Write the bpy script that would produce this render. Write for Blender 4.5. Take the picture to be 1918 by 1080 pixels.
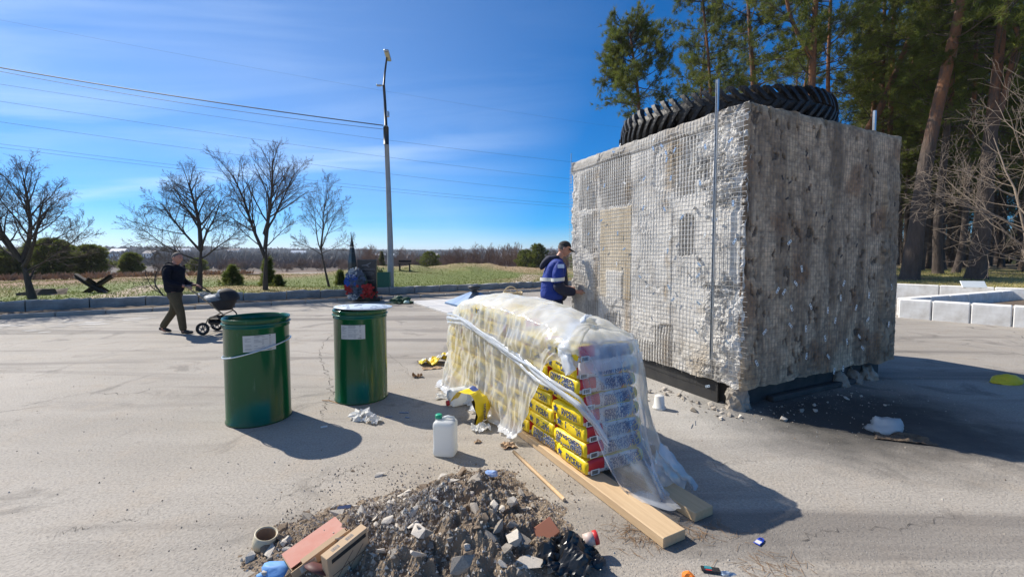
import bpy, math, random
import numpy as np
from mathutils import Vector, Matrix, noise as mnoise
SC = bpy.context.scene
for _o in list(bpy.data.objects): bpy.data.objects.remove(_o)
COL = SC.collection
R = math.radians
# ------------------------------------------------------------------ camera
CAM_H, FPX, PITCH = 1.62, 800.0, R(2.93)
cam = bpy.data.cameras.new('camera'); cam_ob = bpy.data.objects.new('camera', cam); COL.objects.link(cam_ob)
cam.sensor_width = 36; cam.lens = 36 * FPX / 1918; cam.shift_y = -21 / 1918
cam.clip_start = .05; cam.clip_end = 12000
cam_ob.location = (0, 0, CAM_H); cam_ob.rotation_euler = (R(90) - PITCH, 0, 0)
SC.camera = cam_ob
# ------------------------------------------------------------------ sky, sun, exposure
SUN_EL, SUN_AZ = R(42.5), R(-57)
world = bpy.data.worlds.new('World'); SC.world = world; world.use_nodes = True
wn, wl = world.node_tree.nodes, world.node_tree.links
bg = wn['Background']
sky = wn.new('ShaderNodeTexSky'); sky.sky_type = 'NISHITA'; sky.sun_disc = False
sky.sun_elevation = SUN_EL; sky.sun_rotation = SUN_AZ
sky.air_density = .75; sky.dust_density = .15; sky.ozone_density = 8.0
hs = wn.new('ShaderNodeHueSaturation'); hs.inputs['Saturation'].default_value = 1.62; hs.inputs['Value'].default_value = 1.0
wl.new(sky.outputs[0], hs.inputs['Color'])
# thin cirrus: streaky noise projected on a plane far overhead
tc = wn.new('ShaderNodeTexCoord'); sep = wn.new('ShaderNodeSeparateXYZ'); wl.new(tc.outputs['Generated'], sep.inputs[0])
def wmath(op, a, b=None):
    m = wn.new('ShaderNodeMath'); m.operation = op
    for i, q in enumerate((a, b)):
        if q is None: continue
        if isinstance(q, (int, float)): m.inputs[i].default_value = q
        else: wl.new(q, m.inputs[i])
    return m.outputs[0]
zz = wmath('MAXIMUM', wmath('ADD', sep.outputs[2], .06), .02)
cx = wmath('DIVIDE', sep.outputs[0], zz); cy = wmath('DIVIDE', sep.outputs[1], zz)
comb = wn.new('ShaderNodeCombineXYZ'); wl.new(cx, comb.inputs[0]); wl.new(cy, comb.inputs[1])
mp = wn.new('ShaderNodeMapping'); mp.inputs['Rotation'].default_value = (0, 0, R(35)); mp.inputs['Scale'].default_value = (.5, 1.6, 1); mp.inputs['Location'].default_value = (2.6, .4, 0)
wl.new(comb.outputs[0], mp.inputs[0])
nz = wn.new('ShaderNodeTexNoise'); nz.inputs['Scale'].default_value = .75; nz.inputs['Detail'].default_value = 6; nz.inputs['Roughness'].default_value = .55; nz.inputs['Distortion'].default_value = .6
wl.new(mp.outputs[0], nz.inputs['Vector'])
nz2 = wn.new('ShaderNodeTexNoise'); nz2.inputs['Scale'].default_value = .33; nz2.inputs['Detail'].default_value = 2; wl.new(comb.outputs[0], nz2.inputs['Vector'])
cr = wn.new('ShaderNodeMapRange'); cr.inputs[1].default_value = .44; cr.inputs[2].default_value = .80; wl.new(nz.outputs[0], cr.inputs[0])
cr2 = wn.new('ShaderNodeMapRange'); cr2.inputs[1].default_value = .44; cr2.inputs[2].default_value = .62; wl.new(nz2.outputs[0], cr2.inputs[0])
# more cirrus towards the west half of the sky (that is where the photo shows it)
west = wn.new('ShaderNodeMapRange'); west.inputs[1].default_value = .5; west.inputs[2].default_value = -1.0; wl.new(cx, west.inputs[0])
cl = wmath('MULTIPLY', wmath('MULTIPLY', cr.outputs[0], west.outputs[0]), wmath('ADD', wmath('MULTIPLY', cr2.outputs[0], .7), .3))
st_ = wn.new('ShaderNodeTexNoise'); st_.inputs['Scale'].default_value = 2.2; st_.inputs['Detail'].default_value = 4; wl.new(mp.outputs[0], st_.inputs['Vector'])
band = wmath('SUBTRACT', 1, wmath('MULTIPLY', wmath('ABSOLUTE', wmath('SUBTRACT', wmath('ADD', cy, wmath('MULTIPLY', st_.outputs[0], .5)), wmath('ADD', wmath('MULTIPLY', cx, -.30), 3.35))), 3.2))
band = wmath('MULTIPLY', wmath('MAXIMUM', band, 0), wmath('MULTIPLY', west.outputs[0], .6))     # one long thin streak low in the west
veil = wmath('MULTIPLY', west.outputs[0], .17)
high = wn.new('ShaderNodeMapRange'); high.inputs[1].default_value = .12; high.inputs[2].default_value = .42; high.inputs[3].default_value = .15; wl.new(sep.outputs[2], high.inputs[0]); cl = wmath('MULTIPLY', cl, high.outputs[0])       # the wisps hang high up, the air near the skyline is clear
cl = wmath('MINIMUM', wmath('ADD', wmath('ADD', wmath('MULTIPLY', cl, .85), wmath('MULTIPLY', band, .32)), veil), .85)
mixc = wn.new('ShaderNodeMixRGB'); wl.new(cl, mixc.inputs[0]); wl.new(hs.outputs[0], mixc.inputs[1]); mixc.inputs[2].default_value = (7.6, 8.8, 10.2, 1)
wl.new(mixc.outputs[0], bg.inputs['Color']); bg.inputs['Strength'].default_value = .106
sun = bpy.data.lights.new('sun', 'SUN'); sun.energy = 5.0; sun.angle = R(.55); sun.color = (1.0, .935, .83)
sun_ob = bpy.data.objects.new('sun', sun); COL.objects.link(sun_ob)
_sd = Vector((math.sin(SUN_AZ) * math.cos(SUN_EL), math.cos(SUN_AZ) * math.cos(SUN_EL), math.sin(SUN_EL)))
sun_ob.rotation_euler = _sd.to_track_quat('Z', 'Y').to_euler(); sun_ob.location = (-20, 12, 25)
vs = SC.view_settings
vs.view_transform = 'Standard'; vs.look = 'None'; vs.gamma = 1; vs.use_curve_mapping = False; vs.exposure = 0.40
SC.cycles.transparent_max_bounces = 16; SC.cycles.max_bounces = 8
# ------------------------------------------------------------------ helpers
def ray(u, v):
    a, b, c, s = (u - 959) / FPX, (v - 519) / FPX, math.cos(PITCH), math.sin(PITCH)
    return Vector((a, c - b * s, -s - b * c))
def G(u, v, z=0.0):                                   # photo pixel -> point on the level z
    d = ray(u, v); t = (z - CAM_H) / d.z
    return Vector((d.x * t, d.y * t, z))
def GD(u, v, y):                                      # photo pixel -> point at distance y
    d = ray(u, v); t = y / d.y
    return Vector((d.x * t, y, CAM_H + d.z * t))
def rng(seed): return np.random.default_rng(abs(int(seed)))
class MB:
    """collects shapes for one mesh"""
    def __init__(s): s.v, s.f, s.m = [], [], []
    def add(s, verts, faces, mi=0):
        o = len(s.v); s.v.extend([tuple(map(float, q)) for q in verts]); s.f.extend([tuple(i + o for i in q) for q in faces]); s.m.extend([mi] * len(faces)); return s
    def box(s, c, d, rot=None, mi=0, bev=0.0):
        x, y, z = d[0] / 2, d[1] / 2, d[2] / 2
        if bev > 0:
            b = min(bev, x * .9, y * .9, z * .9); vs = []
            for sz in (-1, 1):
                for sy in (-1, 1):
                    for sx in (-1, 1):
                        vs += [(sx * x, sy * (y - b), sz * (z - b)), (sx * (x - b), sy * y, sz * (z - b)), (sx * (x - b), sy * (y - b), sz * z)]
            def I(sx, sy, sz, a): return ((sz > 0) * 4 + (sy > 0) * 2 + (sx > 0)) * 3 + a
            fs = []
            for sg in (-1, 1):
                q = [I(sg, -1, -1, 0), I(sg, 1, -1, 0), I(sg, 1, 1, 0), I(sg, -1, 1, 0)]; fs.append(q if sg > 0 else q[::-1])
                q = [I(-1, sg, -1, 1), I(-1, sg, 1, 1), I(1, sg, 1, 1), I(1, sg, -1, 1)]; fs.append(q if sg > 0 else q[::-1])
                q = [I(-1, -1, sg, 2), I(1, -1, sg, 2), I(1, 1, sg, 2), I(-1, 1, sg, 2)]; fs.append(q if sg > 0 else q[::-1])
            for a in (-1, 1):
                for b2 in (-1, 1):
                    q = [I(a, b2, -1, 0), I(a, b2, -1, 1), I(a, b2, 1, 1), I(a, b2, 1, 0)]; fs.append(q if a * b2 < 0 else q[::-1])
                    q = [I(a, -1, b2, 0), I(a, -1, b2, 2), I(a, 1, b2, 2), I(a, 1, b2, 0)]; fs.append(q if a * b2 > 0 else q[::-1])
                    q = [I(-1, a, b2, 1), I(-1, a, b2, 2), I(1, a, b2, 2), I(1, a, b2, 1)]; fs.append(q if a * b2 < 0 else q[::-1])
            for sx in (-1, 1):
                for sy in (-1, 1):
                    for sz in (-1, 1):
                        q = [I(sx, sy, sz, 0), I(sx, sy, sz, 1), I(sx, sy, sz, 2)]; fs.append(q if sx * sy * sz > 0 else q[::-1])
        else:
            vs = [(sx * x, sy * y, sz * z) for sz in (-1, 1) for sy in (-1, 1) for sx in (-1, 1)]
            fs = [(0, 2, 3, 1), (4, 5, 7, 6), (0, 1, 5, 4), (2, 6, 7, 3), (0, 4, 6, 2), (1, 3, 7, 5)]
        M = rot if rot is not None else Matrix.Identity(3)
        c = Vector(c)
        return s.add([M @ Vector(q) + c for q in vs], fs, mi)
    def tube(s, pts, rad, n=8, mi=0, caps=True, flat=1.0, closed=False):
        pts = [Vector(p) for p in pts]; k = len(pts)
        rad = [rad] * k if isinstance(rad, (int, float)) else rad
        vs, fs = [], []; prev = None
        for i, p in enumerate(pts):
            a = pts[(i - 1) % k] if (closed or i > 0) else p; b = pts[(i + 1) % k] if (closed or i < k - 1) else p
            t = (b - a).normalized() if (b - a).length > 1e-9 else Vector((0, 0, 1))
            if prev is None:
                up = Vector((0, 0, 1)) if abs(t.z) < .9 else Vector((1, 0, 0)); x = t.cross(up).normalized()
            else:
                x = (prev - t * prev.dot(t)); x = x.normalized() if x.length > 1e-6 else t.orthogonal().normalized()
            prev = x; y = t.cross(x)
            for j in range(n):
                an = 2 * math.pi * j / n
                vs.append(p + x * math.cos(an) * rad[i] + y * math.sin(an) * rad[i] * flat)
        for i in range(k if closed else k - 1):
            for j in range(n):
                fs.append((i * n + j, ((i + 1) % k) * n + j, ((i + 1) % k) * n + (j + 1) % n, i * n + (j + 1) % n)[::-1])
        if caps and not closed:
            fs.append(tuple(range(n))); fs.append(tuple(range((k - 1) * n, k * n))[::-1])
        return s.add(vs, fs, mi)
    def lathe(s, prof, n=48, mi=0, c=(0, 0, 0), a0=0, a1=2 * math.pi, jit=None):
        full = abs(a1 - a0 - 2 * math.pi) < 1e-6; m = n if full else n + 1; vs, fs = [], []
        for j in range(m):
            a = a0 + (a1 - a0) * j / n; ca, sa = math.cos(a), math.sin(a)
            for (r, z) in prof: vs.append((c[0] + r * ca, c[1] + r * sa, c[2] + z))
        k = len(prof)
        for j in range(n):
            for i in range(k - 1):
                b = ((j + 1) % m) * k
                fs.append((j * k + i, b + i, b + i + 1, j * k + i + 1))
        return s.add(vs, fs, mi)
    def prism(s, poly, h0, h1, mi=0, M=None):
        n = len(poly); vs = [(p[0], p[1], h0) for p in poly] + [(p[0], p[1], h1) for p in poly]
        fs = [tuple(range(n))[::-1], tuple(range(n, 2 * n))] + [(i, (i + 1) % n, n + (i + 1) % n, n + i) for i in range(n)]
        if M is not None: vs = [M @ Vector(q) for q in vs]
        return s.add(vs, fs, mi)
    def ico(s, c, d, seed=0, rough=.25, sub=1, mi=0, rot=None):
        ve, fa = ICO[sub]; r = rng(seed)
        off = r.uniform(-50, 50, 3); vs = []
        M = rot if rot is not None else Matrix.Rotation(r.uniform(0, 6.3), 3, 'Z') @ Matrix.Rotation(r.uniform(-.5, .5), 3, 'X')
        for q in ve:
            k = 1 + rough * 2 * mnoise.noise(Vector(q) * 1.7 + Vector(off))
            vs.append(M @ Vector((q[0] * d[0] * k, q[1] * d[1] * k, q[2] * d[2] * k)) + Vector(c))
        return s.add(vs, fa, mi)
    def mesh(s, name, mats=None, smooth=False):
        me = bpy.data.meshes.new(name); me.from_pydata(s.v, [], s.f)
        if mats is not None:
            for m in (mats if isinstance(mats, (list, tuple)) else [mats]): me.materials.append(m)
            if any(s.m): me.polygons.foreach_set('material_index', s.m)
        if smooth: me.polygons.foreach_set('use_smooth', [True] * len(me.polygons))
        me.update(); return me
    def build(s, name, mats, parent=None, smooth=False, **kw):
        return link(name, s.mesh(name, mats, smooth), parent, **kw)
def _ico(sub):
    import bmesh
    bm = bmesh.new(); bmesh.ops.create_icosphere(bm, subdivisions=sub, radius=1); bm.verts.ensure_lookup_table()
    r = ([tuple(v.co) for v in bm.verts], [tuple(v.index for v in f.verts) for f in bm.faces]); bm.free(); return r
ICO = {i: _ico(i) for i in (1, 2, 3)}
def npmesh(name, V, F, mats=None, smooth=False, mi=None):
    """fast mesh from numpy arrays; F is (n,3) or (n,4)"""
    me = bpy.data.meshes.new(name); V = np.asarray(V, np.float32); F = np.asarray(F, np.int32); n, k = F.shape
    me.vertices.add(len(V)); me.vertices.foreach_set('co', V.ravel())
    me.loops.add(n * k); me.loops.foreach_set('vertex_index', F.ravel())
    me.polygons.add(n); me.polygons.foreach_set('loop_start', np.arange(0, n * k, k, dtype=np.int32)); me.polygons.foreach_set('loop_total', np.full(n, k, np.int32))
    if mats is not None:
        for m in (mats if isinstance(mats, (list, tuple)) else [mats]): me.materials.append(m)
    if mi is not None: me.polygons.foreach_set('material_index', np.asarray(mi, np.int32))
    me.polygons.foreach_set('use_smooth', np.full(n, smooth, bool))
    me.update(calc_edges=True); me.validate(); return me
def set_color(me, name, cols):
    at = me.color_attributes.new(name, 'FLOAT_COLOR', 'POINT'); c = np.ones((len(me.vertices), 4), np.float32); c[:, :3] = cols; at.data.foreach_set('color', c.ravel())
def link(name, data, parent=None, loc=None, rot=None, scale=None, kind=None, label=None, cat=None, group=None):
    o = bpy.data.objects.new(name, data); COL.objects.link(o)
    if parent is not None: o.parent = parent
    if loc is not None: o.location = loc
    if rot is not None: o.rotation_euler = rot
    if scale is not None: o.scale = (scale,) * 3 if isinstance(scale, (int, float)) else scale
    tag(o, label, cat, group, kind); return o
def tag(o, label=None, cat=None, group=None, kind=None):
    for k, q in (('label', label), ('category', cat), ('group', group), ('kind', kind)):
        if q: o[k] = q
    return o
def thing(name, label, cat, loc=(0, 0, 0), rz=0, group=None):
    o = bpy.data.objects.new(name, None); o.empty_display_size = .1; COL.objects.link(o)
    o.location = loc; o.rotation_euler = (0, 0, rz); return tag(o, label, cat, group)
KIDS = {}
def copy_tree(o, parent=None, label=None, loc=None, rz=None, scale=None):
    c = o.copy(); COL.objects.link(c)
    if parent is not None: c.parent = parent
    for ch in [q for q in o.children]: copy_tree(ch, c)
    if label: c['label'] = label
    if loc is not None: c.location = loc
    if rz is not None: c.rotation_euler = (0, 0, rz)
    if scale is not None: c.scale = (scale,) * 3 if isinstance(scale, (int, float)) else scale
    return c
def text_mesh(body, size, mat, extrude=.0004, shear=0, sx=1.0, bold=0.0, align='CENTER', name='lettering'):
    c = bpy.data.curves.new('lettering', 'FONT'); c.body = body; c.size = size; c.extrude = extrude; c.align_x = align; c.align_y = 'CENTER'; c.shear = shear; c.resolution_u = 2; c.offset = bold; c.space_line = .85
    o = bpy.data.objects.new('lettering', c); COL.objects.link(o)
    me = bpy.data.meshes.new_from_object(o.evaluated_get(bpy.context.evaluated_depsgraph_get()))
    bpy.data.objects.remove(o); bpy.data.curves.remove(c)
    me.transform(Matrix.Diagonal((sx, 1, 1, 1))); me.materials.clear(); me.materials.append(mat); me.name = name; return me
def fbm(P, scale=1.0, oct=4, off=(0, 0, 0), rough=.5):
    """value noise fractal on an (n,3) array, numpy only; about -1..1"""
    P = np.asarray(P, np.float64) * scale + np.asarray(off); out = np.zeros(len(P)); amp = 1.0; tot = 0
    for _ in range(oct):
        i = np.floor(P).astype(np.int64); f = P - i; f = f * f * (3 - 2 * f); acc = np.zeros(len(P))
        for dx in (0, 1):
            wx = f[:, 0] if dx else 1 - f[:, 0]
            for dy in (0, 1):
                wy = f[:, 1] if dy else 1 - f[:, 1]
                for dz in (0, 1):
                    wz = f[:, 2] if dz else 1 - f[:, 2]
                    h = ((i[:, 0] + dx) * 374761393 + (i[:, 1] + dy) * 668265263 + (i[:, 2] + dz) * 2147483647) & 0xffffffff
                    h = ((h ^ (h >> 13)) * 1274126177) & 0xffffffff; h = h ^ (h >> 16)
                    acc += wx * wy * wz * (h / 4294967295.0 * 2 - 1)
        out += acc * amp; tot += amp; amp *= rough; P = P * 2.03 + 17.3
    return out / tot * 1.6
def sstep(a, b, x): t = np.clip((x - a) / (b - a), 0, 1); return t * t * (3 - 2 * t)
# ------------------------------------------------------------------ materials
MATS = {}
def mat(name, col=(.5, .5, .5), rough=.6, metal=0.0, nscale=0, ncol=None, namt=.5, bump=0, bscale=None, spec=.5, coat=0, attr=None, detail=4, stretch=(1, 1, 1), trans=0, bdist=.01, hi=None, sheen=0):
    if name in MATS: return MATS[name]
    m = bpy.data.materials.new(name); m.use_nodes = True; n, l = m.node_tree.nodes, m.node_tree.links; b = n['Principled BSDF']
    b.inputs['Base Color'].default_value = (*col, 1); b.inputs['Roughness'].default_value = rough; b.inputs['Metallic'].default_value = metal
    b.inputs['Specular IOR Level'].default_value = spec; b.inputs['Coat Weight'].default_value = coat
    if sheen: b.inputs['Sheen Weight'].default_value = sheen
    src = None; tcn = n.new('ShaderNodeTexCoord'); mpn = n.new('ShaderNodeMapping'); mpn.inputs['Scale'].default_value = stretch; l.new(tcn.outputs['Object'], mpn.inputs[0])
    if attr:
        a = n.new('ShaderNodeVertexColor'); a.layer_name = attr; src = a.outputs[0]
    if nscale:
        t = n.new('ShaderNodeTexNoise'); t.inputs['Scale'].default_value = nscale; t.inputs['Detail'].default_value = detail; t.inputs['Roughness'].default_value = .62; l.new(mpn.outputs[0], t.inputs['Vector'])
        rmp = n.new('ShaderNodeMapRange'); rmp.inputs[1].default_value = .32; rmp.inputs[2].default_value = .68; l.new(t.outputs[0], rmp.inputs[0])
        mx = n.new('ShaderNodeMixRGB'); mx.blend_type = 'MIX'
        fm = n.new('ShaderNodeMath'); fm.operation = 'MULTIPLY'; fm.inputs[1].default_value = namt; l.new(rmp.outputs[0], fm.inputs[0]); l.new(fm.outputs[0], mx.inputs[0])
        if src is not None: l.new(src, mx.inputs[1])
        else: mx.inputs[1].default_value = (*col, 1)
        mx.inputs[2].default_value = (*(ncol or tuple(q * .5 for q in col)), 1); src = mx.outputs[0]
    if src is not None: l.new(src, b.inputs['Base Color'])
    if bump:
        t2 = n.new('ShaderNodeTexNoise'); t2.inputs['Scale'].default_value = bscale or (nscale * 3 or 20); t2.inputs['Detail'].default_value = 5; l.new(mpn.outputs[0], t2.inputs['Vector'])
        bp = n.new('ShaderNodeBump'); bp.inputs['Strength'].default_value = bump; bp.inputs['Distance'].default_value = bdist; l.new(t2.outputs[0], bp.inputs['Height']); l.new(bp.outputs[0], b.inputs['Normal'])
    if trans:
        tr = n.new('ShaderNodeBsdfTranslucent'); ms = n.new('ShaderNodeMixShader'); ms.inputs[0].default_value = trans
        if src is not None: l.new(src, tr.inputs[0])
        else: tr.inputs[0].default_value = (*col, 1)
        l.new(b.outputs[0], ms.inputs[1]); l.new(tr.outputs[0], ms.inputs[2]); l.new(ms.outputs[0], n['Material Output'].inputs[0])
    MATS[name] = m; return m
def segs_mesh(name, A, B, ra, rb, n, m):
    """many tapered n-sided twigs from A to B in one mesh"""
    A, B = np.asarray(A, float), np.asarray(B, float); ra, rb = np.asarray(ra, float), np.asarray(rb, float)
    T = B - A; L = np.linalg.norm(T, axis=1, keepdims=True); T = T / np.maximum(L, 1e-9)
    up = np.where(np.abs(T[:, 2:3]) < .9, np.array([[0, 0, 1.]]), np.array([[1., 0, 0]])); X = np.cross(T, up); X /= np.linalg.norm(X, axis=1, keepdims=True); Y = np.cross(T, X)
    k = len(A); V = np.zeros((k, 2, n, 3))
    for j in range(n):
        a = 2 * math.pi * j / n; d = X * math.cos(a) + Y * math.sin(a)
        V[:, 0, j] = A + d * ra[:, None]; V[:, 1, j] = B + d * rb[:, None] + T * rb[:, None] * .3
    base = np.arange(k)[:, None] * 2 * n; F = np.zeros((k, n, 4), int)
    for j in range(n): F[:, j] = np.stack([base[:, 0] + (j + 1) % n, base[:, 0] + j, base[:, 0] + n + j, base[:, 0] + n + (j + 1) % n], 1)[:, ::-1]
    return npmesh(name, V.reshape(-1, 3), F.reshape(-1, 4), m, smooth=True)
# ================================================================== SETTING
K0 = np.array([-12.97, 10.75]); E_ = np.array([.861, .508]); E_ /= np.linalg.norm(E_); N_ = np.array([-E_[1], E_[0]])
def kerb_pt(a, d, z=0): q = K0 + E_ * a + N_ * d; return Vector((q[0], q[1], z))
BW0, BW1 = G(1666, 530.6, .57).xy, G(1918, 540, .57).xy            # back wall of the planting bank
BWd = (BW1 - BW0).normalized(); BWn = Vector((-BWd.y, BWd.x))
if BWn.y < 0: BWn = -BWn
BWL0 = BW0 - BWd * 1.5
def land(X, Y):
    d = (X - K0[0]) * N_[0] + (Y - K0[1]) * N_[1]; a = (X - K0[0]) * E_[0] + (Y - K0[1]) * E_[1]
    r = np.hypot(X, Y)
    b = (X - BW0.x) * BWn.x + (Y - BW0.y) * BWn.y; ba = (X - BW0.x) * BWd.x + (Y - BW0.y) * BWd.y
    P = np.stack([X, Y, np.zeros_like(X)], 1)
    z = np.full(len(X), .24)
    z = z + .07 * fbm(P, .35, 3) * sstep(1.5, 5, d)
    # low grassy mound beyond the wall
    m = np.exp(-((a - 16 - .1 * (d - 9)) / 7.0) ** 4) * np.exp(-((d - 12.0) / 4.2) ** 2)
    z = z + m * (.66 + .34 * fbm(P, .42, 4, (3, 1, 0)))
    m2 = np.exp(-((a - 4) / 6) ** 2) * np.exp(-((d - 13) / 4) ** 2); z = z + m2 * .18
    m3 = np.exp(-((a - 27) / 5) ** 2) * np.exp(-((d - 10) / 4) ** 2); z = z + m3 * .45
    z = z - 2.6 * sstep(26, 110, r) - 3.5 * sstep(120, 420, r)
    far = sstep(700, 2700, r); z = z + far * (29 + 7 * fbm(P, .0011, 3, (5, 2, 0)))
    lf = sstep(300, 900, r) * np.exp(-((np.arctan2(X, Y) + .62) / .30) ** 2) * 9; z = z + lf * (1 - far)
    z = np.where(d < 1.15, -.06, z)
    bank = sstep(.05, .5, b) * .48 + sstep(.5, 6, b) * .24 + .05 * fbm(P, .6, 3)
    onb = (b > .05) & (ba > -14)
    wgt = sstep(-14, -8, ba) * (1 - sstep(60, 120, r)); z = np.where(onb, bank * wgt + np.where(d < 1.15, -.06, z) * (1 - wgt), z)
    return z
# ---- terrain sheet, one mesh to the horizon
ang = np.concatenate([np.linspace(-68, 68, 330), np.linspace(70, 290, 60)]); ang = np.radians(ang)
rad = np.concatenate([[0.0], np.linspace(4, 45, 150), np.geomspace(46, 5200, 110)])
AA, RR = np.meshgrid(ang, rad, indexing='ij'); X = (np.sin(AA) * RR).ravel(); Y = (np.cos(AA) * RR).ravel()
Z = land(X, Y); na, nr = len(ang), len(rad)
I = np.arange(na * nr).reshape(na, nr); I2 = np.roll(I, -1, 0)
F = np.stack([I[:, :-1], I[:, 1:], I2[:, 1:], I2[:, :-1]], -1).reshape(-1, 4)[:, ::-1]
V = np.stack([X, Y, Z], 1)
dd = (X - K0[0]) * N_[0] + (Y - K0[1]) * N_[1]; aa = (X - K0[0]) * E_[0] + (Y - K0[1]) * E_[1]; rr = np.hypot(X, Y)
P0 = np.stack([X, Y, X * 0], 1)
n1 = fbm(P0, .35, 4); n2 = fbm(P0, .08, 4, (9, 4, 0)); n3 = fbm(P0, .012, 4, (1, 7, 0)); n4 = fbm(P0 * [.35, 1, 1], .05, 4, (2, 2, 0))
def L(c): return np.array(c)[None, :]
def mx(a, b, t): return a * (1 - t[:, None]) + b * t[:, None]
green, dry = L((.14, .175, .036)), L((.31, .235, .11)); reed, reed2 = L((.40, .27, .16)), L((.27, .16, .10)); wood, field, hill = L((.10, .075, .065)), L((.30, .25, .19)), L((.035, .042, .035))
c = mx(green, dry, sstep(-.15, .75, n1 + .5 * n2))
c = mx(c, L((.10, .065, .04)), sstep(1.55, 1.2, dd))
c = mx(c, mx(reed, reed2, sstep(-.3, .4, n4)), sstep(26, 33, rr + 4 * n2))
c = mx(c, L((.55, .50, .44)), sstep(.40, .60, fbm(P0 * [.25, 1, 1], .09, 3, (4, 4, 4))) * sstep(30, 45, rr) * .8)
c = mx(c, wood, sstep(95, 150, rr + 25 * n3)); c = mx(c, field, sstep(.15, .4, n3 + .3 * n4) * sstep(700, 900, rr)); c = mx(c, hill, sstep(1700, 2100, rr + 500 * n3))
bb = (X - BW0.x) * BWn.x + (Y - BW0.y) * BWn.y
c = np.where(((bb > 0) & (X > 4) & (rr < 90))[:, None], mx(L((.36, .30, .12)), L((.16, .12, .07)), np.clip(sstep(-.1, .5, n1) + sstep(14, 24, bb) * .8, 0, 1)), c)
# trodden dirt paths
def seg_d(ax, ay, bx, by): 
    t = np.clip(((X - ax) * (bx - ax) + (Y - ay) * (by - ay)) / ((bx - ax) ** 2 + (by - ay) ** 2), 0, 1); return np.hypot(X - ax - t * (bx - ax), Y - ay - t * (by - ay))
for (p, q, w) in ((G(975, 527, .3), G(995, 509, .6), .55), (G(210, 554, .24), G(290, 536, .24), .5), (G(120, 566, .24), G(210, 554, .24), .5)): c = mx(c, L((.42, .33, .24)), sstep(w + .25, w - .2, seg_d(p.x, p.y, q.x, q.y) + .12 * n1))
tm = mat('terrain', attr='col', nscale=3.0, ncol=(.12, .10, .04), namt=.28, rough=.95, bump=.4, bscale=9, bdist=.05)
me = npmesh('terrain', V, F, tm, True); set_color(me, 'col', c); link('terrain', me, kind='structure')

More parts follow.
